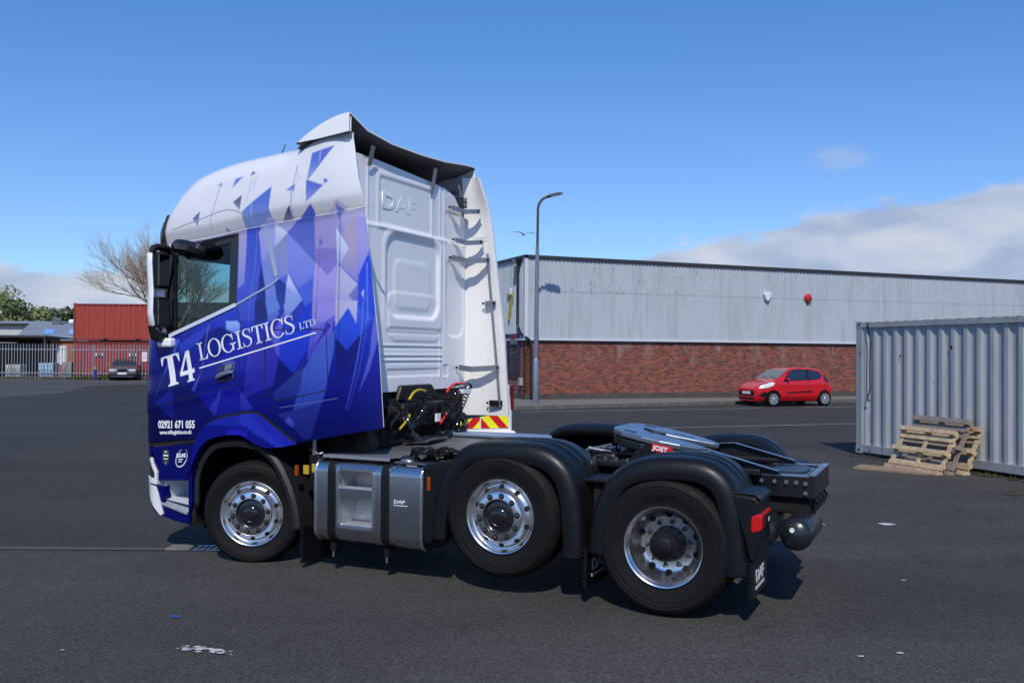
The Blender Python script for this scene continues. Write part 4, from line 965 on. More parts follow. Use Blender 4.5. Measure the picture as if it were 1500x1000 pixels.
def print_text(name, s, org, ang_, size, sx=1., m=None, par=None, surf=V, bold=0., off=.003):
    o = text_mesh(name, s, m or M_let, size, 0, par or cab, Matrix(), bold, sx)
    ca_, sa = math.cos(ang_), math.sin(ang_); us = []; 
    for v_ in o.data.vertices:
        a, b = v_.co.x, v_.co.y; us.append((org[0] + a * ca_ - b * sa, org[1] + a * sa + b * ca_))
    for v_, (u, z) in zip(o.data.vertices, us): v_.co = (u, surf(u, z) - off, z)
    return o
print_text('phone_number', '02921 671 055', (-1.15, 1.198), R(2.2), .098, .80, bold=.004)
print_text('web_address', 'www.t4logistics.co.uk', (-1.13, 1.137), R(3.2), .052, .90, bold=.002)
# --- wheel arch flare
FO = [(-.700, .84), (-.640, 1.10), (-.545, 1.225), (-.347, 1.315), (.0, 1.378), (.10, 1.365), (.16, 1.335), (.535, 1.118)]
FI = [(-.715, .79), (-.61, 1.0), (-.50, 1.10), (-.36, 1.15), (-.097, 1.175), (.03, 1.125), (.20, 1.072), (.40, 1.090)]
FO2 = smooth_poly(FO, 3); FI2 = smooth_poly(FI, 3)
fl = patch('arch_flare', None, V, M_liv, cab, step=.03, off=.035, thick=.07, polys=[[FO2[i], FO2[i + 1], FI2[i + 1], FI2[i]] for i in range(len(FO2) - 1)], bevel=.015)
cc_ = fl.data.color_attributes.new('livery', 'FLOAT_COLOR', 'POINT')
for i, v_ in enumerate(fl.data.vertices):
    u, z = v_.co.x, v_.co.z
    c = (14, 20, 122)
    if u > -.1 and z > 1.28 - .45 * (u + .1) : c = (36, 50, 172)
    if u > .05 and z > 1.36 - .62 * u : c = (30, 38, 165)
    if -.5 < u < -.1 and z > 1.25: c = (26, 38, 156)
    if -.25 < u < .0 and z < 1.24 : c = (30, 30, 165)
    cc_.data[i].color = (*lin(c), 1)
gapb = patch('arch_gap', None, V, M_gap, cab, step=.06, off=.004, thick=0, polys=[[(a[0] * 1.0, a[1] + .03), (b[0], b[1] + .03), (b[0], b[1] - .01), (a[0], a[1] - .01)] for a, b in zip(FO[1:-1], FO[2:])])
# --- lower front corner: logo panel, headlamp, bumper and step
LP = [(-1.40, 1.0), (-.66, 1.078), (-.694, .96), (-.80, .705), (-1.16, .683), (-1.235, .76), (-1.40, .76)]
lp_ = patch('corner_panel', [(-1.275, .999), (-.66, 1.078), (-.694, .96), (-.80, .705), (-1.16, .683), (-1.20, .76)], V, mat('blue vinyl', hx(7, 12, 92), .18, spec=.28), cab, step=.05, off=-.02, thick=.05, bevel=.008)
patch('corner_panel', [(-1.437, 1.02), (-1.29, 1.025), (-1.25, .93), (-1.437, .93)], V, MATS['blue vinyl'], cab, step=.04, off=-.01, thick=.05)
patch('panel_gap', None, V, M_gap, cab, step=.06, off=-.012, thick=.03, polys=ribbon([(-1.43, 1.03), (-1.285, 1.032), (-.62, 1.105)], .05))
patch('headlamp', [(-1.44, .93), (-1.285, .915), (-1.215, .80), (-1.20, .70), (-1.44, .68)], V, mat('dark lamp glass', (.02, .025, .03), .08, coat=1), cab, step=.03, off=-.015, thick=.05)
patch('daytime_light', None, V, M_white, cab, step=.025, off=-.002, thick=.05, polys=[[(-1.275, .90), (-1.215, .83), (-1.165, .76), (-1.19, .74), (-1.235, .80), (-1.285, .88)], [(-1.165, .76), (-1.165, .645), (-1.20, .645), (-1.20, .745)], [(-1.165, .645), (-1.43, .655), (-1.43, .71), (-1.20, .70)]], bevel=.006)
patch('bumper_corner', [(-1.44, .645), (-1.17, .635), (-1.10, .62), (-1.09, .47), (-.765, .39), (-.765, .29), (-1.0, .315), (-1.20, .36), (-1.36, .46), (-1.44, .54)], V, MATS['blue vinyl'], cab, step=.05, off=-.025, thick=.09, bevel=.01)
patch('bumper_blade', [(-1.43, .635), (-1.20, .625), (-1.165, .56), (-1.09, .36), (-1.12, .345), (-1.22, .42), (-1.30, .52), (-1.43, .56)], V, M_white, cab, step=.03, off=-.008, thick=.06, bevel=.008)
patch('air_dam', [(-1.42, .5), (-1.2, .375), (-1.0, .30), (-.6, .255), (-.6, .30), (-.77, .31), (-1.0, .335), (-1.2, .41)], V, M_black, cab, step=.05, off=-.05, thick=.3, bevel=.01)
# recessed step well
st = MB().add([(-1.09, .04, .69), (-.776, .03, .70), (-.776, .03, .47), (-1.12, .05, .50), (-1.06, .30, .67), (-.776, .30, .68), (-.776, .30, .50), (-1.06, .30, .52)], [(4, 5, 6, 7), (0, 4, 7, 3), (0, 1, 5, 4), (3, 7, 6, 2)])
M_step = mat('pale step plastic', hx(196, 204, 212), .4, noise=(6, .15)); ss_ = st.build('step_well', M_step, cab)
MB().add([(-1.15, .02, .475), (-.77, .0, .405), (-.77, .26, .50), (-1.08, .28, .52), (-1.15, .02, .45), (-.77, .0, .375), (-.77, .26, .47), (-1.08, .28, .49)], [(0, 1, 2, 3), (7, 6, 5, 4), (0, 4, 5, 1), (1, 5, 6, 2), (2, 6, 7, 3), (3, 7, 4, 0)]).build('step_tread', mat('grey step tread', hx(150, 160, 168), .5, noise=(30, .3), bump=(60, .6, .01)), cab, bevel=.006)
patch('step_side', [(-.776, .74), (-.735, .80), (-.72, .50), (-.765, .39)], V, MATS['blue vinyl'], cab, step=0, off=-.02, thick=.3)
patch('corner_panel', [(-1.17, .63), (-1.085, .63), (-1.085, .50), (-1.13, .50)], V, MATS['blue vinyl'], cab, step=0, off=-.03, thick=.06)
# logos on the corner panel
lv = lambda u, z: V(u, z) + .02
M_badge = mat('dark shield badge', (.012, .03, .03), .5)
patch('accreditation_badge', [(-1.115, .985), (-1.02, .99), (-1.02, .87), (-1.065, .825), (-1.11, .87)], lv, M_badge, cab, step=.05, off=.0025, thick=0)
for z_, w_, h_ in ((.965, .032, .014), (.93, .068, .016), (.897, .06, .010)):
    patch('badge_print', [(-1.066 - w_ / 2, z_ - h_ / 2), (-1.066 + w_ / 2, z_ - h_ / 2 + .002), (-1.066 + w_ / 2, z_ + h_ / 2 + .002), (-1.066 - w_ / 2, z_ + h_ / 2)], lv, M_let, cab, step=0, off=.005, thick=0)
patch('badge_print', None, lv, mat('badge tick blue', (.15, .4, .7), .4), cab, step=0, off=.005, thick=0, polys=ribbon([(-1.078, .862), (-1.068, .848), (-1.052, .876)], .008))
ov = []
for k in range(30):
    t0, t1 = R(-250 + 320 * k / 30), R(-250 + 320 * (k + 1) / 30); w0 = .010 * abs(math.sin(math.pi * (k + .5) / 30)) + .002
    pt = lambda t, q: (-.862 + (.066 + q) * math.cos(t) * .95 + .35 * (.085) * math.sin(t), .92 + (.083 + q) * math.sin(t))
    ov.append([pt(t0, 0), pt(t1, 0), pt(t1, w0), pt(t0, w0)])
patch('oval_logo', None, lv, M_let, cab, step=0, off=.0025, thick=0, polys=ov)
print_text('logo_print', 'SOAS', (-.925, .918), R(6), .052, .95, surf=lv, bold=.003)
for z_, w_ in ((.895, .06), (.872, .045)):
    patch('logo_print', [(-.905, z_), (-.905 + w_, z_ + .005), (-.905 + w_, z_ + .015), (-.905, z_ + .010)], lv, M_let, cab, step=0, off=.0025, thick=0)
# --- A pillar visor, mirrors and their arms
vz = [(-1.285, 3.12), (-1.235, 3.235), (-1.16, 3.30), (-1.11, 3.27), (-1.10, 3.0), (-1.19, 2.955), (-1.305, 2.97)]
patch('corner_deflector', vz, V, M_blackg, cab, step=.03, off=.035, thick=.07, bevel=.01)
mir = MB()
def mirror(y0, s):
    Y = lambda v: v if s > 0 else Wd - v
    o = None
    lv_ = [(2.13, .55), (2.20, .88), (2.32, 1.0), (2.52, .93), (2.60, .95), (2.80, 1.0), (2.885, .97), (2.91, .8)]
    P = []
    for z, k in lv_:
        ring_ = [(-1.03, -.06), (-1.12, -.10), (-1.15, -.14), (-1.11, -.20), (-1.045, -.222), (-1.025, -.212), (-1.035, -.19), (-1.07, -.12)]
        P.append([(u * 1.0 - .035 * (z - 2.5), Y(-.02 + (v + .02) * k), z) for u, v in ring_] )
    for r in P: r.append(r[0])
    mb = MB().grid(P)
    o = mb.build('mirror_cover', M_grp, cab, smooth=True, ang=50)
    return o
mirror(0, 1); mirror(0, -1)
def mirror_back(s):
    Y = lambda v: v if s > 0 else Wd - v
    for z0, z1 in ((2.55, 2.90), (2.17, 2.47)):
        mb = MB(); q = sorted((Y(-.188), Y(-.03)))
        mb.box(-1.06, -.985, q[0], q[1], z0, z1); f = mb.build('mirror_housing', M_black, cab, bevel=.025, seg=3)
        q = sorted((Y(-.176), Y(-.045))); MB().box(-.986, -.982, q[0], q[1], z0 + .03, z1 - .03).build('mirror_glass', M_mirror, f)
    MB().tube([(-1.03, Y(-.02), 2.95), (-1.05, Y(-.13), 2.95), (-1.05, Y(-.18), 2.935), (-1.06, Y(-.20), 2.89)], [.03, .034, .034, .025], 10).build('mirror_arm', M_black, cab, smooth=True)
    MB().tube([(-1.08, Y(.03), 2.93), (-1.06, Y(-.06), 2.95)], .045, 8).build('mirror_arm', M_black, cab, smooth=True)
    MB().tube([(-1.08, Y(-.12), 2.19), (-1.07, Y(-.12), 2.09), (-1.06, Y(-.02), 2.06), (-1.06, Y(.03), 2.06)], [.07, .055, .045, .045], 10).build('mirror_arm', M_black, cab, smooth=True)
    q = sorted((Y(-.07), Y(.02))); MB().box(-1.12, -.94, q[0], q[1], 1.985, 2.075).build('mirror_foot', M_grp, cab, bevel=.025, seg=3)
mirror_back(1); mirror_back(-1)
# kerb mirror over the door window
MB().lathe([(.001, -.05), (.09, -.045), (.12, 0), (.115, .05), (.001, .055)], 0, 0, 20).build('kerb_mirror', M_blackg, cab, smooth=True, loc=(-.70, -.09, 2.915), rot=(R(62), R(10), 0)).scale = (1.75, 1, .8)
MB().tube([(-.62, .03, 2.99), (-.66, -.05, 2.96)], .02, 8).build('mirror_arm', M_black, cab)
# antenna
MB().tube([(-.06, .42, 3.77), (.05, .40, 3.95)], [.008, .004], 6).build('antenna', M_black, cab)
# --- inside the cab
inn = link('cab_interior', MB().box(-1.28, .90, .14, 2.36, 1.5, 1.95).mesh('cab_interior', M_interior), cab)
box('dashboard', M_interior, -1.30, -.92, .16, 2.34, 1.95, 2.13, inn, bevel=.05); box('rear_trim', M_interior, -.12, .9, .14, 2.36, 1.95, 3.45, inn)
box('headlining', M_interior, -1.02, .0, .2, 2.3, 3.02, 3.10, inn); box('overhead_locker', M_interior, -1.06, -.72, .2, 2.3, 2.86, 3.02, inn, bevel=.04)
MB().tube([(-.92 + .2 * math.cos(R(a)) * .45, 1.72 + .21 * math.sin(R(a)), 2.25 + .2 * math.cos(R(a)) * .8) for a in range(0, 361, 20)], .016, 6).build('steering_wheel', M_black, inn, smooth=True)
for y in (.45, 1.55):
    MB().prism([(-.42, 1.95), (-.26, 1.95), (-.12, 2.62), (-.26, 2.66), (-.36, 2.3)], 'y', y, y + .46).build('seat_back', M_interior, inn, bevel=.05)
    box('seat_base', M_interior, -.78, -.3, y, y + .46, 1.95, 2.12, inn, bevel=.05)
MB().tube([(-.86, .25, 2.0), (-.80, .25, 2.28), (-.74, .25, 2.30), (-.70, .25, 2.0)], .022, 8).build('grab_handle', M_black, inn, smooth=True)
wsg = MB().grid([[(-1.335 - .065 * (1 - (2 * s - 1) ** 2) - (-.0), .27 + 1.96 * s, 2.99) for s in np.linspace(0, 1, 9)], [(-1.45 - .065 * (1 - (2 * s - 1) ** 2), .27 + 1.96 * s, 2.08) for s in np.linspace(0, 1, 9)]])
wsg.build('windscreen', M_glass, cab, smooth=True)
MB().box(-1.42, -1.33, .26, .36, 2.08, 2.99).build('windscreen_pillar', M_blackg, cab); MB().box(-1.42, -1.33, 2.14, 2.24, 2.08, 2.99).build('windscreen_pillar', M_blackg, cab)
# liner of the front wheel well
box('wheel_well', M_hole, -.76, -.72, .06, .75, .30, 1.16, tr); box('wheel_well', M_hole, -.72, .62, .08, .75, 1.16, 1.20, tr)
# --- back wall with its pressings
def rr_d(v, z, cx, cz, hw, hh, r):
    qx = np.abs(v - cx) - (hw - r); qz = np.abs(z - cz) - (hh - r)
    return np.hypot(np.maximum(qx, 0), np.maximum(qz, 0)) + np.minimum(np.maximum(qx, qz), 0) - r
def boss(d, w_): return 1 - sm(d, -w_, w_)
vv = np.linspace(.08, 2.44, 240); zz = np.linspace(1.57, 3.80, 250); VV, ZZ = np.meshgrid(vv, zz, indexing='ij')
top_z = np.interp(VV, [.08, .58, 1.46, 1.92, 2.14, 2.36, 2.44], [3.78, 3.77, 3.73, 3.71, 3.66, 3.46, 3.40])
ZZ = 1.57 + (ZZ - 1.57) * (top_z - 1.57) / (3.80 - 1.57)
h = np.zeros_like(VV)
h += .010 * boss(rr_d(VV, ZZ, 1.14, 3.40, .52, .27, .04), .02) - .016 * boss(rr_d(VV, ZZ, 1.14, 3.40, .47, .225, .04), .02)
h += .022 * np.exp(-((ZZ - 3.145) / .022) ** 2) + .018 * (1 - sm(ZZ, 3.10, 3.16))
h += .012 * boss(rr_d(VV, ZZ, 1.27, 2.64, .56, .50, .16), .025) - .045 * boss(rr_d(VV, ZZ, 1.27, 2.70, .49, .40, .17), .03) + .012 * boss(rr_d(VV, ZZ, 1.27, 2.62, .34, .24, .1), .03)
h += .012 * boss(rr_d(VV, ZZ, 1.30, 2.30, .5, .24, .14), .02) - .012 * boss(rr_d(VV, ZZ, 1.30, 2.16, .50, .03, .02), .015)
for zc in (2.02, 1.925, 1.875): h += .010 * np.exp(-((ZZ - zc) / .010) ** 2) * (VV < 1.86) - .008 * np.exp(-((ZZ - zc + .025) / .010) ** 2) * (VV < 1.86)
h += -.012 * boss(rr_d(VV, ZZ, 1.30, 1.75, .5, .035, .015), .010) - .012 * boss(rr_d(VV, ZZ, 1.94, 1.76, .06, .06, .015), .010)
for vc in (1.80, 1.90): h += .012 * np.exp(-((VV - vc) / .012) ** 2) * (ZZ > 1.68)
h += -.018 * boss(rr_d(VV, ZZ, 2.16, 2.55, .20, .42, .12), .025) - .014 * boss(rr_d(VV, ZZ, 2.14, 3.30, .2, .17, .04), .015) + .014 * np.exp(-((VV - .47) / .014) ** 2)
bow = .03 * (1 - ((VV - 1.26) / 1.18) ** 2)
bwm = MB().grid(np.stack([.935 + h * .62 + bow, VV, ZZ], -1).tolist()); bwall = bwm.build('back_wall', M_grp, cab, smooth=True, ang=80)
Mt = Matrix(((0, 0, 1, .9545), (1, 0, 0, .70), (0, 1, 0, 3.335), (0, 0, 0, 1)))
text_mesh('embossed_letters', 'DAF', M_grp, .205, .009, cab, Mt, .006, 1.62)
box('cab_core', M_interior, .0, .93, .10, 2.40, 1.34, 3.55, cab); box('cab_floor', M_hole, -1.3, .9, .12, 2.38, 1.38, 1.5, cab)
# --- far collar, its inner face towards us
P = []
for k in range(40):
    t = k / 39; r = []
    for s in np.linspace(0, 1, 9):
        z = 1.26 + t * (3.90 - 1.26); ue = interp(z, URF); u0 = .93; u = u0 + (ue - u0) * s
        r.append((u, 2.40 + .075 * float(sm(s, 0, .35)) - .03 * float(sm(s, .6, 1.)) - .06 * float(sm(z, 3.45, 3.9)), z))
    P.append(r)
fc_ = MB().grid(P)
P2_ = [[(r[-1][0], r[-1][1], r[-1][2]), (r[-1][0] + .008, r[-1][1] + .02, r[-1][2]), (r[-1][0], r[-1][1] + .05, r[-1][2])] for r in P]; fc_.grid(P2_)
M_coll = mat('sunlit white collar', (.80, .79, .78), .35, coat=.2, noise=(5, .04))
fc_.build('side_collar', M_coll, cab, smooth=True, ang=60)
box('collar_seam', mat('panel seam grey', hx(150, 150, 150), .6), 1.02, 1.20, 2.435, 2.437, 3.23, 3.236, cab); 
for a, b in (((1.14, 1.55), (1.10, 3.2)), ((1.20, 1.55), (1.17, 3.2))): MB().tube([(a[0], 2.468, a[1]), (b[0], 2.468, b[1])], .003, 4).build('panel_rib', M_coll, cab)
# near collar inner face
P = [[(r[0], 2.5 - q[1] + .03, r[2]) for r, q in zip(row, row)] for row in [[(.95 + (float(ur_of(1.3 + t * 2.55)) - .012 - .95) * s, 2.42, 1.3 + t * 2.55) for s in np.linspace(0, 1, 5)] for t in np.linspace(0, 1, 20)]]
MB().grid(P).build('side_collar', M_grp, cab, smooth=True)
# --- roof deflector
REAR = [(-.01, 4.045), (.06, 4.03), (.33, 3.925), (.73, 3.885), (1.23, 3.885), (1.71, 3.905), (2.24, 3.965), (2.42, 3.975), (2.51, 3.96)]
def spz(u, v):
    zr = interp(v, REAR); g = float(np.clip((u - .46) / .58, 0, 1)); g = math.sin(g * math.pi / 2) ** .85
    z0 = interp(u, [(.3, 3.845), (1.3, 3.90)]); return z0 + (zr - 3.86) * g * (1 if zr > 3.86 else 1) + .03 * g
vs2 = [.055, .075, .11, .2, .33, .5, .73, 1.0, 1.25, 1.5, 1.75, 2.0, 2.2, 2.36, 2.42, 2.445]
us2 = np.linspace(.46, 1.04, 18)
topg = [[(u + .02 * (1 - ((v - 1.25) / 1.25) ** 2) * (u - .5) / .6, v, spz(u, v) + (-.01 if v < .06 or v > 2.44 else 0)) for v in vs2] for u in us2]
und = [[(u, v, z - .012 - .04 * float(1 - sm(uu, .8, 1.1))) for (u, v, z) in row] for row, uu in zip(topg, us2)]
sp3 = MB().grid(topg); sp3.grid([topg[-1], und[-1]])
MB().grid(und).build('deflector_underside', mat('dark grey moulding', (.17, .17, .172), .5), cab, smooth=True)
sk = lambda v, i: [(u, v, zb_) for u, zb_ in ((x, interp(x, [(.46, 3.855), (.70, 3.872), (1.07, 3.915)])) for x in us2)]
sp3.grid([[r[0] for r in topg], sk(.055, 0)]); sp3.grid([[r[-1] for r in topg], sk(2.445, 0)]); sp3.grid([sk(.055, 0), sk(.085, 0)]); sp3.grid([sk(.085, 0), [(r[0][0], .085, r[0][2] - .03) for r in topg]])
spo = sp3.build('roof_deflector', M_grp, cab, smooth=True, ang=40)
MB().grid([[(x, .06, interp(x, [(.46, 3.84), (1.07, 3.89)])) for x in us2], [(x, .06, interp(x, [(.46, 3.86), (.66, 3.886), (.74, 3.872), (1.07, 3.908)])) for x in us2]]).build('deflector_gap', M_gap, cab)
def strut(v, z0, z1, u0, u1):
    MB().add([(u0, v - .03, z0), (u0, v + .03, z0), (u1, v + .03, z1), (u1, v - .03, z1), (u0 - .012, v - .03, z0), (u0 - .012, v + .03, z0), (u1 - .012, v + .03, z1), (u1 - .012, v - .03, z1)], [(0, 1, 2, 3), (7, 6, 5, 4), (0, 4, 5, 1), (1, 5, 6, 2), (2, 6, 7, 3), (3, 7, 4, 0)]).build('deflector_strut', M_zinc, cab, bevel=.003)
strut(.46, 3.68, 3.86, .985, 1.03); strut(1.60, 3.60, 3.86, .985, 1.03)
# --- zinc brackets on the collar and their bar
def bracket(pts, wz=.05, m=M_zinc):
    mb = MB()
    for (a, b) in zip(pts[:-1], pts[1:]):
        d = Vector((b[0] - a[0], b[1] - a[1], 0)); nn = Vector((-d.y, d.x, 0)).normalized() * .006
        za, zb_ = a[2], b[2]
        vs = [(a[0] - nn.x, a[1] - nn.y, za - wz / 2), (b[0] - nn.x, b[1] - nn.y, zb_ - wz / 2), (b[0] + nn.x, b[1] + nn.y, zb_ - wz / 2), (a[0] + nn.x, a[1] + nn.y, za - wz / 2)]
        vs += [(p[0], p[1], p[2] + wz) for p in vs]; mb.add(vs, [(0, 3, 2, 1), (4, 5, 6, 7), (0, 1, 5, 4), (1, 2, 6, 5), (2, 3, 7, 6), (3, 0, 4, 7)])
        mb.add([(a[0] - nn.x * 6, a[1] - nn.y * 6 , za - wz / 2 - .003), (b[0] - nn.x * 6, b[1] - nn.y * 6, zb_ - wz / 2 - .003), (b[0], b[1], zb_ - wz / 2 - .003), (a[0], a[1], za - wz / 2 - .003)], [(0, 1, 2, 3)])
    o = mb.build('collar_bracket', m, cab)
    for p in (pts[0], pts[-1]):
        MB().lathe([(.001, -.016), (.013, -.016), (.013, .0)], 0, 0, 8).build('bolt', M_black, o, loc=(p[0] - .01, p[1] - .02, p[2]))
    return o
bracket([(.985, 2.02, 3.52), (1.03, 2.22, 3.50), (1.13, 2.40, 3.52)]); bracket([(.985, 2.10, 3.18), (1.03, 2.26, 3.16), (1.16, 2.42, 3.18)])
bracket([(.985, 2.04, 2.98), (1.05, 2.24, 2.96), (1.24, 2.43, 2.98)], .055); bracket([(1.18, 2.44, 2.50), (1.31, 2.45, 2.50)], .055)
bracket([(.985, 2.20, 1.79), (1.08, 2.32, 1.77), (1.36, 2.44, 1.79)], .06); bracket([(1.24, 2.445, 1.40), (1.40, 2.455, 1.40)], .06, M_blackg)
MB().tube([(1.215, 2.42, 3.05), (1.375, 2.44, 1.36)], .015, 10).build('collar_bar', M_zinc, cab, smooth=True)
wl = MB().box(1.0, 1.055, 2.14, 2.25, 3.535, 3.65).build('work_lamp', M_blackg, cab, bevel=.015)
for y in (2.17, 2.22):
    for z in (3.57, 3.62): MB().lathe([(.001, 0), (.014, .0)], 0, 0, 10).build('lamp_lens', mat('work lens', (.5, .5, .52), .2), wl, loc=(1.0565, y, z), rot=(0, 0, R(90)))
MB().tube([(1.02, 2.19, 3.535), (1.02, 2.20, 3.46)], .012, 6).build('lamp_stem', M_zinc, wl)
MB().tube([(.99, 2.14, 3.78), (1.01, 2.20, 3.62)], .02, 8).build('pipe_stub', M_zinc, cab)

# ------------------------------------------------------------------ chassis of the tractor unit
ch = MB()
for y in (.83, 1.59):
    s = 1 if y < 1.2 else -1; o_ = 0 if s > 0 else .08
    ch.box(-.7, 4.55, y + (0 if s > 0 else .072), y + (.008 if s > 0 else .08), .76, 1.03); ch.box(-.7, 4.55, y, y + .08, 1.022, 1.03); ch.box(-.7, 4.55, y, y + .08, .76, .768)
for u in (.8, 1.6, 2.3, 2.9, 3.5, 4.4): ch.box(u, u + .1, .9, 1.6, .80, 1.0)
chas = ch.build('chassis_rails', M_steelp, tr)
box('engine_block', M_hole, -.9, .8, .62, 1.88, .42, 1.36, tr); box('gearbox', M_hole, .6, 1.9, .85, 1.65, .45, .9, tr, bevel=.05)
box('axle_beam', M_steelp, -.08, .08, .4, 2.1, .38, .52, tr); box('axle_beam', M_steelp, 2.5, 2.68, .4, 2.1, .56, .72, tr)
MB().lathe([(.12, .3), (.12, .9), (.24, 1.05), (.26, 1.25), (.24, 1.45), (.12, 1.6), (.12, 2.2)], 3.93, .52, 20).build('drive_axle', M_steelp, tr, smooth=True)
# --- wheels
TREAD_R = {}
def wheel(name, cx, cz, Rt, kind, s, yface, rot=0., rear=False):
    """s = +1 near side (face towards -y)"""
    t = Rt / .5; wdt = .315 if kind != 'dual' else .62
    pr = [(.293, .012), (.30, .004), (.318, .0), (.345, -.006), (.372, -.014), (.40, -.022), (.408, -.020), (.415, -.024), (.438, -.020), (.444, -.022), (.462, -.010), (.470, -.004), (.480, .012), (.491, .024), (.497, .034), (.5, .05)]
    pr = [((.293 + (r - .293) * (Rt - .293) / .207), y) for r, y in pr]
    yy = .05
    for k in range(4): pr += [(Rt, .05 + k * .052 + .04), (Rt - .012, .05 + k * .052 + .042), (Rt - .012, .05 + k * .052 + .050), (Rt, .05 + k * .052 + .052)]
    pr += [(Rt, .265), (Rt - .02, .29), (Rt - .1, .335), (.32, .315), (.29, .30)]
    seg = 120
    nsh = 13
    def fn(k, j, r):
        return r - (.010 if (nsh <= j <= nsh + 2 and k % 2 and rear) else (.004 if nsh <= j <= nsh + 1 and k % 2 else 0))
    mb = MB().lathe(pr, 0, 0, seg, 0, fn)
    if kind == 'dual':
        mb.lathe([(r, y + .34) for r, y in pr[:]], 0, 0, 60)
    low = .004 - cz
    mb.v = [(x, y - (.012 * max(0, 1 - abs(z - low) / .12) if z < low + .12 and y < .1 else 0), max(z, low + abs(0) )) for x, y, z in mb.v]
    loc = (cx, yface if s > 0 else Wd - yface, cz); rz = rot if s > 0 else math.pi + rot
    w_ = mb.build(name, M_rubber, tr, smooth=True, ang=30, loc=loc, rot=(0, 0, rz))
    if kind == 'dual':
        rim = [(.290, .02), (.303, -.004), (.300, -.012), (.292, -.010), (.287, .0), (.272, .018), (.262, .03), (.258, .06), (.250, .10), (.238, .14), (.222, .158), (.20, .165), (.12, .168), (.001, .168)]
        hr, hy, hk = .218, .152, .024; nr, ny = .1675, .150
    else:
        rim = [(.290, .02), (.303, -.004), (.300, -.012), (.292, -.010), (.287, .0), (.276, .022), (.266, .03), (.255, .034), (.240, .030), (.220, .010), (.205, -.018), (.199, -.034), (.194, -.038), (.140, -.040), (.137, -.034), (.136, .0), (.001, .0)]
        hr, hy, hk = .236, .026, .021; nr, ny = .168, -.055
    MB().lathe(rim, 0, 0, 64).build('rim', M_chrome, w_, smooth=True, ang=50)
    for k in range(1):
        a = 0.
        ca_, sa = math.cos(a), math.sin(a); pts = []
        for q in range(14):
            b = 2 * math.pi * q / 14; dr, dt = hk * math.cos(b) * (.95 if kind == 'dual' else .8), hk * 1.1 * math.sin(b)
            rr_ = hr + dr; dy = interp(rr_, [(r, y) for r, y in sorted(rim)][::1]) if True else 0
            pts.append((rr_ * ca_ - dt * sa, dy - .0025, rr_ * sa + dt * ca_))
        hhm = MB().add(pts, [tuple(range(14))]).mesh('hand_hole', M_hole)
    for k in range(10): link('hand_hole', hhm, w_, rot=(0, -2 * math.pi * (k + .5) / 10, 0))
    nut = MB().lathe([(.021, .03), (.021, .005), (.017, .0), (.017, -.012), (.010, -.018), (.001, -.018)], 0, 0, 6).mesh('wheel_nut', MATS.get('nut steel') or mat('nut steel', (.10, .10, .105), .35, metal=.8), True, 30)
    seat = MB().lathe([(.024, .0), (.001, .0)], 0, 0, 12).mesh('nut_seat', M_hole)
    for k in range(10):
        a = 2 * math.pi * (k + (0 if kind == 'dual' else .0)) / 10 + .15
        link('wheel_nut', nut, w_, (nr * math.cos(a), ny if kind == 'dual' else -.040, nr * math.sin(a)))
    if kind != 'dual':
        nh_ = MB().add([(nr + .0245 * math.cos(2 * math.pi * q / 14), -.0412, .0245 * math.sin(2 * math.pi * q / 14)) for q in range(14)], [tuple(range(14))]).mesh('nut_hole', M_hole)
        for k in range(10): link('nut_hole', nh_, w_, rot=(0, -(2 * math.pi * k / 10 + .15), 0))
        MB().lathe([(.136, .0), (.132, -.012), (.11, -.02), (.085, -.022), (.078, -.036), (.06, -.05), (.03, -.056), (.001, -.056)], 0, 0, 36).build('hub', M_blackg, w_, smooth=True, ang=40)
    else:
        MB().lathe([(.136, .168), (.13, .12), (.118, .10), (.116, .03), (.105, .012), (.07, .005), (.068, -.006), (.055, -.012), (.001, -.014)], 0, 0, 36).build('hub', M_black, w_, smooth=True, ang=40)
        bm_ = MB().lathe([(.011, .02), (.011, .002), (.001, .002)], .094, 0, 6).mesh('hub_bolt', M_steelp)
        for k in range(12): link('hub_bolt', bm_, w_, rot=(0, -2 * math.pi * k / 12, 0))
    MB().lathe([(.30, .03), (.29, .29), (.27, .31), (.001, .31)], 0, 0, 32).build('wheel_well_disc', M_hole, w_) if kind != 'dual' else MB().lathe([(.30, .06), (.285, .09), (.265, .17), (.001, .172)], 0, 0, 32).build('wheel_well_disc', M_hole, w_)
    return w_
wheel('front_wheel', .015, .455, .478, 'steer', 1, .02, R(20)); wheel('front_wheel', .015, .47, .49, 'steer', -1, .02, R(17))
wheel('lift_wheel', 2.585, .641, .507, 'steer', 1, .0); wheel('lift_wheel', 2.585, .641, .507, 'steer', -1, .0)
wheel('drive_wheel', 3.93, .522, .517, 'dual', 1, .0, rear=True); wheel('drive_wheel', 3.93, .522, .517, 'dual', -1, .0, rear=True)
# --- mudguards
def sweep(path, sect, name, m, parent, s=1, ang=40, closed=False):
    """sect = [(lateral, outward offset)], path = [(u, z)]; outward is the left-hand normal of the path going rearwards"""
    P = []
    for i, (u, z) in enumerate(path):
        a = path[max(i - 1, 0)]; b = path[min(i + 1, len(path) - 1)]; d = Vector((b[0] - a[0], b[1] - a[1])).normalized(); nn = (-d.y, d.x)
        P.append([(u + nn[0] * o, v if s > 0 else Wd - v, z + nn[1] * o) for v, o in sect])
    o = MB().grid(P).build(name, m, parent, smooth=True, ang=ang)
    b = o.modifiers.new('thickness', 'SOLIDIFY'); b.thickness = .008; b.offset = 0
    return o
def arcpath(pts, n=5): return smooth_poly(pts, n)
SECT = [(.03, -.165), (-.004, -.15), (-.012, -.105), (-.008, -.068), (.006, -.036), (.032, -.012), (.07, .0), (.14, .004), (.24, .004), (.255, .011), (.30, .011), (.315, .003), (.38, .003), (.395, .010), (.44, .010), (.455, .002), (.58, .0), (.615, -.02), (.625, -.08)]
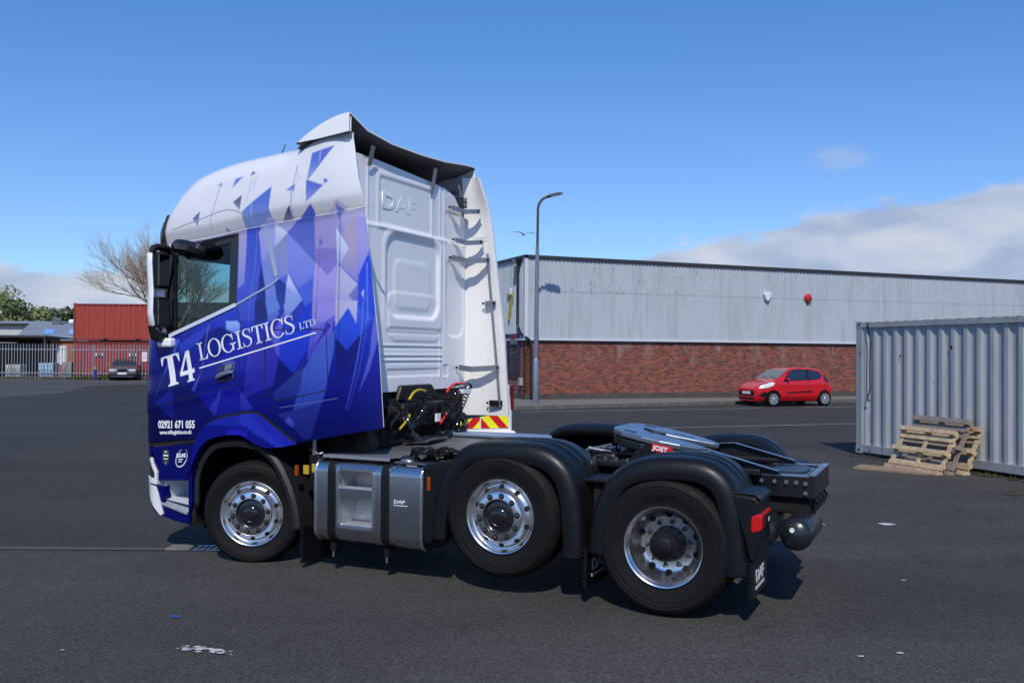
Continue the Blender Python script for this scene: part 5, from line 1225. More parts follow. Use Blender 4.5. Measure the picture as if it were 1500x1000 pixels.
MIDP = [(1.92, .40), (1.94, .62), (2.0, .86), (2.13, 1.09), (2.30, 1.203), (2.6, 1.226), (2.92, 1.212), (3.12, 1.11), (3.225, .95), (3.27, .72), (3.285, .5), (3.285, .36)]
REARP = [(3.32, .42), (3.34, .62), (3.40, .84), (3.52, 1.035), (3.70, 1.14), (3.98, 1.18), (4.25, 1.158), (4.42, 1.04), (4.50, .85), (4.53, .62), (4.55, .45), (4.555, .36)]
for s in (1, -1):
    g1 = sweep(arcpath(MIDP, 6), SECT, 'mudguard', M_guard, tr, s); g2 = sweep(arcpath(REARP, 6), SECT, 'mudguard', M_guard, tr, s)
    fa = smooth_poly([(-.72, .45), (-.70, .80), (-.52, 1.06), (-.25, 1.13), (.02, 1.115), (.17, 1.06), (.33, .92), (.46, .70), (.52, .52), (.55, .34)], 4)
    sweep(fa[::1], [(.06, -.075), (.03, -.07), (.022, -.03), (.05, -.005), (.25, 0), (.5, 0)], 'mudguard', mat('shaded black plastic', (.010, .010, .011), .55) if 'shaded black plastic' not in MATS else MATS['shaded black plastic'], tr, s)
    Y = (lambda a, b: (a, b)) if s > 0 else (lambda a, b: (Wd - b, Wd - a))
    y0, y1 = Y(.03, .58)
    for (u0, z0, z1) in ((.575, .05, .36), (3.295, .14, .44), (4.56, .20, .47)):
        f = MB().box(u0, u0 + .02, y0, y1, z0, z1).build('mud_flap', M_guard, tr)
        tm = MB()
        if s > 0:
            for k in range(9): tm.box(u0 - .012, u0, y0 - .006, y0 + .02, z0 + .012 + k * (z1 - z0) / 9, z0 + .026 + k * (z1 - z0) / 9)
            tm.build('flap_teeth', M_black, f)
    if s > 0:
        for u0, z0 in ((3.3165, .26), (4.5815, .30)):
            M2 = Matrix(((0, 0, 1, u0), (1, 0, 0, .14), (0, 1, 0, z0), (0, 0, 0, 1)))
            text_mesh('flap_lettering', 'DAF', M_white if False else M_let, .125, .001, tr, M2, .004, 1.35)
            box('flap_lettering_bar', M_let, u0 - .001, u0 + .002, .14, .46, z0 - .05, z0 - .028, tr)
    # rear light housing behind the rear guard
    P = [(4.42, .955), (4.60, .94), (4.63, .90), (4.635, .62), (4.60, .48), (4.56, .48), (4.52, .64), (4.46, .83)]
    hs = MB().prism(P, 'y', *Y(.0, .42)).build('rear_light_housing', M_guard, tr, bevel=.035, seg=3)
    lens = MB().prism([(4.575, .800), (4.63, .825), (4.65, .81), (4.65, .715), (4.635, .70), (4.585, .684), (4.568, .70)], 'y', *Y(-.010, .36)).build('rear_light', M_redl, tr, bevel=.012)
    box('lamp_divider', M_blackg, 4.651, 4.655, *Y(.10, .36), .72, .80, lens); box('reverse_lens', mat('clear lens', (.6, .6, .6), .15) if 'clear lens' not in MATS else MATS['clear lens'], 4.6505, 4.657, *Y(.22, .28), .74, .77, lens)
    lip = MB().prism([(4.40, .968), (4.60, .962), (4.645, .925), (4.635, .91), (4.59, .945), (4.40, .95)], 'y', *Y(.015, .44)).build('guard_shelf', M_guard, tr, bevel=.008)
    # link between the two guards
    box('guard_bracket', M_guard, 3.22, 3.42, *Y(.20, .55), .93, .965, tr, bevel=.012); box('guard_bracket', M_hole, 3.29, 3.35, *Y(.25, .55), .5, .93, tr)
# guard seams and the front cover of the middle guard
cov = MB().prism([(1.845, 1.00), (1.96, 1.03), (2.20, 1.08), (2.08, .93), (1.99, .72), (1.95, .42), (1.94, .34), (1.86, .36)], 'y', .0, .42).build('guard_cover', M_guard, tr, bevel=.03, seg=3)
box('side_marker', M_amber, 1.905, 1.935, -.012, .02, .80, .915, cov, bevel=.004)
# --- fuel tank with its steps
rt_ = rrect(.02, .70, .27, 1.0, .11, 6)
tank = empty('fuel_tank', parent=tr)
def tank_seg(u0, u1, name='tank_shell', m=M_alu, poly=rt_, **k): return MB().prism(poly, 'x', u0, u1).build(name, m, tank, smooth=True, ang=30, **k)
tank_seg(.735, .975); tank_seg(1.36, 1.85)
def ring_poly(g): return rrect(.02 - g, .70 + g, .27 - g, 1.0 + g, .11 + g, 6)
for u in (.722, 1.815): tank_seg(u, u + .028, 'end_band', MATS['polished aluminium'], ring_poly(.006), bevel=.006)
for u in (.875, 1.435):
    tank_seg(u, u + .075, 'strap', M_black, ring_poly(.012), bevel=.003)
    MB().box(u + .01, u + .065, .05, .16, .19, .262).build('strap_bolt', M_black, tank); MB().tube([(u + .035, .06, .25), (u + .035, .06, .14)], .01, 6).build('strap_bolt', M_zinc, tank)
# recessed middle part
rec = MB()
rec.prism([(.02, .905), (.045, .96), (.09, .995), (.13, 1.0), (.69, 1.0), (.69, .905)], 'x', .975, 1.36); rec.prism([(.02, .43), (.02, .36), (.05, .30), (.12, .27), (.69, .27), (.69, .43)], 'x', .975, 1.36)
rec.box(.975, 1.36, .28, .69, .43, .905); rec.build('tank_shell', M_alu, tank, smooth=True, ang=30)
M_bright = mat('bright worn aluminium', (.74, .74, .74), .42, metal=.7, noise=(14, .35), bump=(30, .15))
for x in (.975, 1.352): MB().box(x, x + .008, .022, .28, .43, .905).build('step_cheek', M_bright, tank)
MB().box(.984, 1.351, .272, .279, .432, .903).build('step_back', M_bright, tank)
fr_ = rrect(.972, 1.363, .405, .93, .05, 5); fi_ = rrect(.992, 1.343, .425, .91, .035, 5); nfr = len(fr_)
fm_ = MB().add([(x, .012, z) for x, z in fr_] + [(x, .012, z) for x, z in fi_] + [(x, .03, z) for x, z in fr_] + [(x, .05, z) for x, z in fi_], [(i, (i + 1) % nfr, nfr + (i + 1) % nfr, nfr + i) for i in range(nfr)] + [(i, (i + 1) % nfr, 2 * nfr + (i + 1) % nfr, 2 * nfr + i) for i in range(nfr)] + [(nfr + i, nfr + (i + 1) % nfr, 3 * nfr + (i + 1) % nfr, 3 * nfr + i) for i in range(nfr)])
fm_.build('step_frame', MATS['polished aluminium'], tank, smooth=True)
for z in (.755, .435):
    MB().box(.99, 1.35, .03, .27, z - .015, z).build('step_tread', M_bright, tank); MB().box(.99, 1.35, .022, .034, z - .075, z).build('step_edge', M_alu, tank, bevel=.004)
    teeth = MB()
    for k in range(17):
        for y in (.05, .10, .15): teeth.lathe([(.009, 0), (.007, .006), (.004, .006)], 0, 0, 6); 
        break
    tt_ = MB()
    for k in range(17):
        for y in (.045, .085, .125): tt_.box(1.0 + k * .0205, 1.010 + k * .0205, y, y + .012, z, z + .007)
    tt_.build('tread_studs', M_bright, tank)
text_mesh('tank_lettering', 'DAF', mat('etched letters', (.7, .7, .7), .4), .040, .0015, tank, Matrix(((1, 0, 0, 1.56), (0, 0, -1, .018), (0, 1, 0, .665), (0, 0, 0, 1))), .001, 1.5)
box('tank_lettering_bar', MATS['etched letters'], 1.56, 1.70, .0165, .0185, .645, .651, tank)
cap = MB().lathe([(.08, .0), (.08, .05), (.06, .06), (.001, .06)], 0, 0, 20).build('filler_cap', M_blackg, tank, smooth=True, loc=(1.62, .17, .985), rot=(R(70), 0, 0))
MB().lathe([(.09, .0), (.09, .02), (.08, .025)], 0, 0, 20).build('filler_collar', M_zinc, tank, smooth=True, loc=(1.62, .17, .985), rot=(R(70), 0, 0))
MB().box(1.66, 1.76, .06, .12, .985, .99).build('filler_label', M_let, tank)
# --- catwalk
def plate_mat():
    m = mat('chequer plate', (.36, .37, .38), .42, metal=.35); t, nd, b = nodes_of(m); L = t.links.new
    co = nd('ShaderNodeTexCoord'); ck = nd('ShaderNodeTexVoronoi'); ck.inputs['Scale'].default_value = 26; ck.inputs['Randomness'].default_value = .15; L(co.outputs['Object'], ck.inputs['Vector'])
    r = nd('ShaderNodeMapRange'); L(ck.outputs['Distance'], r.inputs[0]); r.inputs[1].default_value = .2; r.inputs[2].default_value = .35; r.inputs[3].default_value = 1; r.inputs[4].default_value = 0
    bp = nd('ShaderNodeBump'); bp.inputs['Strength'].default_value = .8; bp.inputs['Distance'].default_value = .01; L(r.outputs[0], bp.inputs['Height']); L(bp.outputs[0], b.inputs['Normal'])
    mx = nd('ShaderNodeMix', data_type='RGBA'); mx.inputs['A'].default_value = (.13, .13, .135, 1); mx.inputs['B'].default_value = (.46, .46, .46, 1); L(r.outputs[0], mx.inputs['Factor']); L(mx.outputs['Result'], b.inputs['Base Color'])
    return m
M_chk = plate_mat()
dk_ = empty('catwalk', parent=tr)
MB().add([(.80, .06, 1.035), (1.50, .06, 1.035), (2.1, .55, 1.075), (2.1, 1.9, 1.09), (.80, 1.9, 1.09)], [(0, 1, 2, 3, 4)]).build('deck_plate', M_chk, dk_)
box('deck_edge', mat('deck edge aluminium', (.6, .61, .62), .3, metal=.8), .80, 1.50, .035, .058, 1.012, 1.042, dk_, bevel=.004)
MB().prism([(1.55, .05), (1.86, .05), (2.15, .45), (2.15, .60)], 'z', 1.0, 1.02).build('deck_step', M_alu, dk_)
MB().prism([(.85, 1.62), (2.22, 1.62), (2.30, 1.74), (2.22, 1.88), (.85, 1.88)], 'z', 1.095, 1.135).build('deck_step', mat('pale deck', hx(150, 166, 190), .4, metal=.6), dk_, bevel=.015)
MB().prism([(.70, 1.06), (1.0, 1.05), (1.35, 1.09), (1.4, 1.13), (.7, 1.13)], 'y', .9, 1.3).build('deck_step', M_alu, dk_, bevel=.02)
hz_ = MB()
for k in range(6):
    a = [(1.55 + .06 * k + random.uniform(-.05, .05), .22 + random.uniform(-.08, .12), 1.06)]
    for q in range(5): a.append((a[-1][0] + random.uniform(.02, .11), a[-1][1] + random.uniform(-.05, .06), 1.07 + random.uniform(0, .07)))
    hz_.tube(a, random.uniform(.010, .02), 6)
hz_.build('hose_bundle', M_black, dk_); MB().box(1.62, 1.85, .22, .34, 1.05, 1.11).build('valve_block', M_black, dk_, bevel=.015)
for x, y in ((1.78, .14), (1.90, .2), (1.72, .3)): MB().lathe([(.001, -.03), (.018, -.03), (.018, .03), (.001, .03)], 0, 0, 8).build('valve_fitting', M_zinc, dk_, loc=(x, y, 1.06))
box('valve_tag', M_yellow, 1.93, 1.96, .16, .18, 1.06, 1.09, dk_)
# --- behind the front wheel: bracket, tags, hoses
sb = empty('side_service_panel', parent=tr)
box('panel', M_black, .60, .72, .10, .3, .72, 1.02, sb, bevel=.01); box('side_marker', M_amber, .515, .545, .0, .03, .835, .93, sb, bevel=.004)
box('yellow_tag', M_yellow, .575, .635, .05, .06, .85, .93, sb); box('yellow_tag', M_yellow, .67, .71, .05, .06, .87, .945, sb)
MB().tube([(.66, .1, 1.02), (.66, .1, 1.16)], .02, 8).build('strut', M_zinc, sb); 
hz2 = MB()
for k in range(7):
    a = [(.60 + .02 * k, .12 + .02 * k, 1.1 - .03 * k)]
    for q in range(6): a.append((a[-1][0] + random.uniform(-.03, .05), a[-1][1] + random.uniform(-.02, .03), a[-1][2] - random.uniform(.06, .16)))
    hz2.tube(a, random.uniform(.009, .016), 6)
hz2.build('hoses', M_black, sb); MB().tube([(.60, .1, 1.06), (.64, .1, 1.07), (.70, .1, 1.03), (.74, .12, 1.05)], .007, 6).build('cable', M_zinc, sb)
MB().lathe([(.001, -.16), (.09, -.15), (.1, 0), (.09, .15), (.001, .16)], 0, 0, 14).build('air_intake', M_guard, tr, smooth=True, loc=(.44, .3, 1.14), rot=(0, R(90), R(90)))
# --- behind the cab: frame, coiled lines
bh = empty('airline_stand', parent=tr)
MB().prism([(1.0, 1.58), (1.04, 1.66), (1.62, 1.66), (1.72, 1.56), (1.74, 1.50), (.95, 1.50)], 'x', .975, 1.03).build('top_bracket', M_black, bh, bevel=.02)
bh.children[0].data.transform(Matrix(((1, 0, 0, 0), (0, 1, 0, -.06), (0, 0, 1, -.03), (0, 0, 0, 1))))
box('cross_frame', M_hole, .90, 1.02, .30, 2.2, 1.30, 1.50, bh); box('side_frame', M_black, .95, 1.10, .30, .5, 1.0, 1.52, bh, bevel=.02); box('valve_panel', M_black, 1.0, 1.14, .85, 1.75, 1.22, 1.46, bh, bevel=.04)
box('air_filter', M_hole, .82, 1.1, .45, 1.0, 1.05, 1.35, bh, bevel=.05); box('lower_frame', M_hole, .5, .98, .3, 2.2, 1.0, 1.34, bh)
for y, z in ((.62, 1.40), (.9, 1.30), (1.4, 1.28), (1.7, 1.36)): MB().lathe([(.001, -.06), (.045, -.055), (.05, 0), (.045, .055), (.001, .06)], 0, 0, 14).build('air_canister', M_hole, bh, smooth=True, loc=(1.12, y, z))
def coil(p0, p1, r, turns, wr, name, sag=0.):
    p0, p1 = Vector(p0), Vector(p1); d = (p1 - p0); ax = d.normalized(); a = ax.cross(Vector((0, 1, .2))).normalized(); b = ax.cross(a); P = []; n = turns * 12
    for k in range(n + 1):
        t = k / n; th = 2 * math.pi * turns * t
        P.append(p0 + d * t + Vector((0, 0, -sag * math.sin(math.pi * t))) + (a * math.cos(th) + b * math.sin(th)) * r)
    return MB().tube(P, wr, 6).build(name, M_blackg, bh, smooth=True)
coil((1.22, 1.20, 1.56), (1.2, .88, 1.24), .034, 16, .0062, 'coiled_airline', .05); coil((1.2, .88, 1.24), (1.2, .74, 1.36), .034, 9, .0075, 'coiled_airline', .03); coil((1.22, .95, 1.12), (1.22, .80, 1.20), .034, 8, .0075, 'coiled_airline')
coil((1.22, 2.0, 1.60), (1.22, 1.58, 1.26), .036, 15, .0066, 'coiled_airline', .06); coil((1.22, 1.75, 1.60), (1.24, 1.45, 1.32), .034, 12, .0064, 'coiled_airline', .08); coil((1.24, 1.30, 1.02), (1.26, 1.52, 1.14), .04, 10, .009, 'coiled_airline')
P = []
for k in range(260):
    th = 2 * math.pi * k / 260; rr_ = .085 + .026 * math.cos(20 * th); P.append((1.26 + .032 * math.sin(20 * th), 1.76 + rr_ * math.cos(th), 1.22 + rr_ * math.sin(th)))
MB().tube(P, .0095, 6).build('coiled_airline', M_blackg, bh, smooth=True)
def hose(pts, m, r=.016): return MB().tube([Vector(p) for p in smooth3(pts)], r, 8).build('hose', m, bh, smooth=True)
def smooth3(P, n=6):
    out = []
    for i in range(len(P) - 1):
        p0, p1, p2, p3 = P[max(i - 1, 0)], P[i], P[i + 1], P[min(i + 2, len(P) - 1)]
        for k in range(n):
            t = k / n; out.append(tuple(.5 * (2 * p1[j] + (p2[j] - p0[j]) * t + (2 * p0[j] - 5 * p1[j] + 4 * p2[j] - p3[j]) * t * t + (3 * p1[j] - p0[j] - 3 * p2[j] + p3[j]) * t ** 3) for j in range(3)))
    return out + [P[-1]]
hose([(1.22, .80, 1.50), (1.22, .88, 1.565), (1.22, .98, 1.59), (1.22, 1.10, 1.575)], M_yellow, .013); hose([(1.22, .82, 1.36), (1.22, .75, 1.30), (1.22, .64, 1.235)], M_yellow, .011)
hose([(1.22, 1.52, 1.545), (1.22, 1.60, 1.60), (1.22, 1.72, 1.63), (1.22, 1.90, 1.625)], M_rhose, .014); hose([(1.22, 1.56, 1.36), (1.22, 1.48, 1.30), (1.22, 1.40, 1.24)], M_rhose, .012)
hose([(1.22, 1.90, 1.625), (1.23, 2.0, 1.62), (1.23, 2.05, 1.58)], M_blackg, .012)
for k in range(9):
    y = .5 + k * .17; hose([(1.05, y, 1.48), (1.16, y + .05, 1.42 + random.uniform(-.06, .06)), (1.15, y - .06, 1.28), (1.05, y + .04, 1.10)], M_hole, random.uniform(.008, .014))
MB().box(1.18, 1.20, 1.36, 1.44, 1.26, 1.34).build('white_plate', M_let, bh); MB().box(1.2, 1.26, 1.80, 1.98, 1.53, 1.57).build('white_plate', M_let, bh)
MB().box(1.2, 1.22, 1.25, 1.42, 1.03, 1.07).build('white_plate', M_let, bh)
# --- fifth wheel
fw = empty('fifth_wheel', (3.60, 1.25, 1.222), R(0), tr); fw.rotation_euler = (0, R(10.5), 0)
M_grease = mat('polished coupling plate', (.30, .36, .44), .30, metal=.85, noise=(6, .25))
half = [(-.42, 0), (-.42, .22), (-.38, .34), (-.28, .41), (-.10, .44), (.06, .43), (.22, .38), (.36, .30), (.41, .25), (.42, .21), (.38, .185), (.24, .13), (.08, .075), (-.04, .055), (-.08, .0)]
poly = half + [(x, -y) for x, y in half[::-1] if y > 0]
MB().prism(poly, 'z', -.03, .02).build('coupling_plate', M_grease, fw, bevel=.012)
MB().prism([(x * .97, y * .97) for x, y in half[:11]] + [(.30, .17), (-.1, .05), (-.1, -.05), (.30, -.17)] + [(x * .97, -y * .97) for x, y in half[:11][::-1]], 'z', -.115, -.032).build('plate_skirt', M_steelp, fw, bevel=.02)
MB().box(-.1, .10, -.068, .068, -.13, -.05).build('jaw', M_black, fw); MB().tube([(-.22, .03, .021), (-.12, -.03, .022), (-.02, .02, .022)], .014, 6).build('grease_smear', M_black, fw)
for y in (-.3, .3): box('plate_slot', M_black, -.3, -.2, y - .03, y + .03, .0205, .0215, fw)
box('plate_slot', M_black, .0, .2, .2, .215, .0205, .0215, fw)
for y in (-.44, .36):
    MB().prism([(-.20, -.26), (.22, -.26), (.12, -.06), (-.10, -.06)], 'y', y, y + .08).build('pedestal', M_steelp, fw, bevel=.015)
    MB().lathe([(.001, 0), (.075, 0), (.085, .02), (.085, .1), (.001, .1)], 0, 0, 8).build('pivot_pin', M_black, fw, loc=(.0, y - .02, -.1))
lb = MB().box(.0, .175, -.472, -.465, -.072, -.008).build('maker_label', mat('red label', hx(200, 22, 30), .4), fw); lb.rotation_euler = (0, 0, R(1.5)); 
text_mesh('label_lettering', 'JOST', M_let, .055, .0005, lb, Matrix(((1, 0, 0, .012), (0, 0, -1, -.4725), (0, 1, 0, -.060), (0, 0, 0, 1))), .002, 1.05)
# slider rails, ramps, rear frame
for y in (.72, 1.60):
    box('mounting_rail', M_steelp, 2.95, 4.5, y, y + .18, 1.0, 1.05, tr, bevel=.01)
    for k in range(6): MB().lathe([(.001, -.012), (.016, -.012), (.016, .012)], 0, 0, 6).build('bolt', M_zinc, tr, loc=(3.0 + k * .1, y + .05, 1.062), rot=(R(-90), 0, 0))
box('cross_channel', M_steelp, 2.85, 3.0, .84, 1.66, .98, 1.06, tr); MB().box(3.02, 3.25, .9, 1.6, 1.0, 1.10).build('lock_cylinder', M_steelp, tr, bevel=.04)
hz3 = MB()
for k in range(9):
    a = [(2.9 + random.uniform(0, .4), .85 + .09 * k, 1.06)]
    for q in range(5): a.append((a[-1][0] + random.uniform(-.08, .12), a[-1][1] + random.uniform(-.08, .08), 1.08 + random.uniform(0, .05)))
    hz3.tube(a, random.uniform(.008, .016), 6)
hz3.build('suspension_hoses', M_black, tr); 
for a, b in (((2.95, .95, 1.10), (3.12, 1.15, 1.14)), ((2.98, 1.12, 1.08), (3.2, 1.05, 1.13)), ((3.0, .9, 1.13), (3.2, .92, 1.10))): MB().tube([a, b], .016, 8).build('adjuster_rod', M_zinc, tr)
for y in (.80, 1.62):
    r_ = MB().prism([(3.98, 1.155), (4.12, 1.165), (4.62, 1.04), (4.66, 1.0), (4.62, .86), (4.30, .90), (3.98, 1.0)], 'y', y, y + .014).build('ramp_side', M_steelp, tr, bevel=.004)
    MB().add([(3.98, y - .045, 1.158), (4.12, y - .045, 1.168), (4.63, y - .045, 1.041), (3.98, y + .03, 1.158), (4.12, y + .03, 1.168), (4.63, y + .03, 1.041)], [(0, 1, 4, 3), (1, 2, 5, 4)]).build('ramp_top', M_grease, tr)
rf = empty('rear_frame', parent=tr)
box('side_plate', M_steelp, 4.38, 4.87, .80, .815, .84, 1.0, rf, bevel=.003); box('side_plate', M_steelp, 4.38, 4.87, 1.685, 1.70, .84, 1.0, rf, bevel=.003)
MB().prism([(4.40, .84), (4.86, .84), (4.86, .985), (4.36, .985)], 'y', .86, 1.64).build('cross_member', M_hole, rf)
for y in (.795, 1.60): MB().box(4.45, 4.86, y, y + .10, 1.0, 1.008).build('top_flange', M_grease, rf)
MB().box(4.86, 4.905, .80, 1.70, .835, 1.012).build('end_beam', M_steelp, rf, bevel=.006); MB().box(4.855, 4.91, .80, 1.70, 1.013, 1.02).build('end_beam_edge', MATS['polished aluminium'] if False else M_zinc, rf)
MB().box(4.50, 4.82, .98, 1.52, .99, .998).build('deck_pad', M_grease, rf); MB().prism(rrect(4.53, 4.80, 1.02, 1.48, .1, 5), 'z', 1.0, 1.012).build('deck_pad', mat('worn dark deck', (.05, .06, .07), .4, metal=.5), rf)
for x, z in ((4.50, .955), (4.60, .955), (4.69, .955), (4.765, .955), (4.835, .95), (4.835, .875)):
    MB().lathe([(.001, -.028), (.011, -.028), (.011, -.012), (.017, -.012), (.017, 0)], 0, 0, 8).build('bolt', M_zinc, rf, loc=(x, .80, z))
MB().lathe([(.001, -.003), (.02, -.003), (.02, 0)], 0, 0, 12).build('frame_hole', M_hole, rf, loc=(4.48, .80, .875))
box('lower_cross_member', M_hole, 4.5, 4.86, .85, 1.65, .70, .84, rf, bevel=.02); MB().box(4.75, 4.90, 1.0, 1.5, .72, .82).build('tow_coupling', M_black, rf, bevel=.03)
for y in (.9, 1.1, 1.3, 1.5): MB().tube([(4.87, y, .84), (4.91, y + .03, .78), (4.89, y - .03, .72)], .012, 6).build('cable', M_black, rf)
M_tankb = mat('dark slate tank paint', (.014, .017, .021), .3, coat=.1, noise=(4, .2))
def airtank(cx, cz, r, y0, y1, name='air_tank'):
    a = MB().lathe([(.001, y0 - .045), (r * .4, y0 - .038), (r * .75, y0 - .018), (r * .94, y0), (r, y0 + .02), (r, y1 - .02), (r * .9, y1), (.001, y1 + .03)], 0, 0, 32).build(name, M_tankb, tr, smooth=True, ang=40, loc=(cx, 0, cz)); return a
a_ = airtank(4.805, .602, .120, .50, 1.15); MB().lathe([(.001, -.012), (.018, -.012), (.018, 0)], 0, 0, 14).build('tank_port', M_let, a_, loc=(-.02, .465, .042), rot=(0, 0, 0))
airtank(4.56, .60, .11, .52, 1.3); MB().lathe([(.001, 0), (.016, 0), (.016, .05)], 0, 0, 8).build('tank_plug', M_black, tr, loc=(4.68, .5, .60))


# ------------------------------------------------------------------ cars
def pillow(name, prof, zb, half, m, parent, arches=(), nrow=26, step=.03, archr=.31, keep=None):
    xs = [p[0] for p in prof]; x0, x1 = xs[0], xs[-1]; zt = lambda x: np.interp(x, xs, [p[1] for p in prof])
    n = int((x1 - x0) / step); X = np.linspace(x0, x1, n); X = np.concatenate([[x0, x0 + .006, x0 + .015], X[1:-1], [x1 - .015, x1 - .006, x1]])
    T_ = np.linspace(0, 1, nrow); top = zt(X); Z = zb + (top - zb)[:, None] * T_[None, :]; XX = np.repeat(X[:, None], nrow, 1)
    Y = half(XX.ravel(), Z.ravel()).reshape(XX.shape)
    n = len(X); mb = MB()
    near = np.stack([XX, -Y, Z], -1).reshape(-1, 3); far = np.stack([XX, Y, Z], -1).reshape(-1, 3); idx = np.arange(n * nrow).reshape(n, nrow)
    q = np.stack([idx[:-1, :-1], idx[1:, :-1], idx[1:, 1:], idx[:-1, 1:]], -1).reshape(-1, 4); cx = XX.ravel()[q].mean(1); cz = Z.ravel()[q].mean(1)
    k = np.ones(len(q), bool)
    for ax in arches: k &= np.hypot(cx - ax[0], cz - ax[1]) > archr
    q = q[k]; pts = near.tolist() + far.tolist() ; fs = [tuple(f) for f in q] + [tuple(f + n * nrow) for f in q[:, ::-1]]
    mb.add(pts, fs)
    rows = [(XX[0, j], Z[0, j], Y[0, j]) for j in range(nrow)] + [(XX[i, -1], Z[i, -1], Y[i, -1]) for i in range(1, n - 1)] + [(XX[-1, j], Z[-1, j], Y[-1, j]) for j in range(nrow - 1, -1, -1)]
    S = np.linspace(-1, 1, 9)
    mb.grid([[(x, s * y, z) for s in S] for x, z, y in rows])
    b = mb.mesh(name, m, True, 50)
    bm = bmesh.new(); bm.from_mesh(b); bmesh.ops.remove_doubles(bm, verts=bm.verts, dist=.0015); bmesh.ops.recalc_face_normals(bm, faces=bm.faces); bm.to_mesh(b); bm.free(); b.shade_smooth(); b.set_sharp_from_angle(angle=R(45))
    return link(name, b, parent), zt
def make_half(prof, zb, W0_, belt, tum, taper, rr=.12):
    P = np.array([(prof[0][0], zb)] + prof + [(prof[-1][0], zb)]); L_ = prof[-1][0]
    def half(x, z):
        x = np.atleast_1d(np.asarray(x, float)); z = np.atleast_1d(np.asarray(z, float)); e = np.full(x.shape, 9.)
        for a, b in zip(P[:-1], P[1:]):
            d = b - a; t = np.clip(((x - a[0]) * d[0] + (z - a[1]) * d[1]) / (d @ d + 1e-9), 0, 1); e = np.minimum(e, np.hypot(x - a[0] - t * d[0], z - a[1] - t * d[1]))
        q = np.clip(1 - e / rr, 0, 1)
        w = W0_ * (1 - taper[0] * np.clip(1 - x / (L_ * .38), 0, 1) ** 2.2 - taper[1] * np.clip((x - L_ * .7) / (L_ * .3), 0, 1) ** 2.2)
        w = w - np.clip(z - belt, 0, 9) * tum - .10 * np.clip((.45 - z) / .25, 0, 1) ** 2
        return w - rr * .8 * (1 - np.sqrt(np.clip(1 - q ** 2.2, 0, 1)))
    return half
def car_wheel(parent, x, y, r, s, spokes=9, rimc=None):
    mb = MB().lathe([(r * .66, .01), (r * .72, -.006), (r * .95, -.004), (r, .025), (r, .15), (r * .9, .18), (.01, .18)], 0, 0, 32); mb.v = [(a, b, max(c, .004 - r)) for a, b, c in mb.v]
    w_ = mb.build('wheel', M_rubber, parent, smooth=True, loc=(x, y, r), rot=(0, 0, 0 if s > 0 else math.pi))
    MB().lathe([(r * .67, .005), (r * .64, .02), (r * .2, .035), (.001, .035)], 0, 0, 24).build('rim', M_hole, w_)
    sp_ = MB()
    for k in range(spokes):
        a = 2 * math.pi * k / spokes; M_ = Matrix.Rotation(a, 4, 'Y'); sp_.prism([(r * .14, -.018), (r * .64, -.034), (r * .64, .034), (r * .14, .018)], 'y', -.002, .02, M_)
    sp_.lathe([(r * .2, .0), (r * .15, -.01), (.001, -.01)], 0, 0, 12); sp_.lathe([(r * .69, .0), (r * .60, .004), (r * .62, .02)], 0, 0, 24); sp_.build('wheel_trim', rimc or mat('wheel silver', (.45, .46, .47), .35, metal=.6), w_)
    return w_
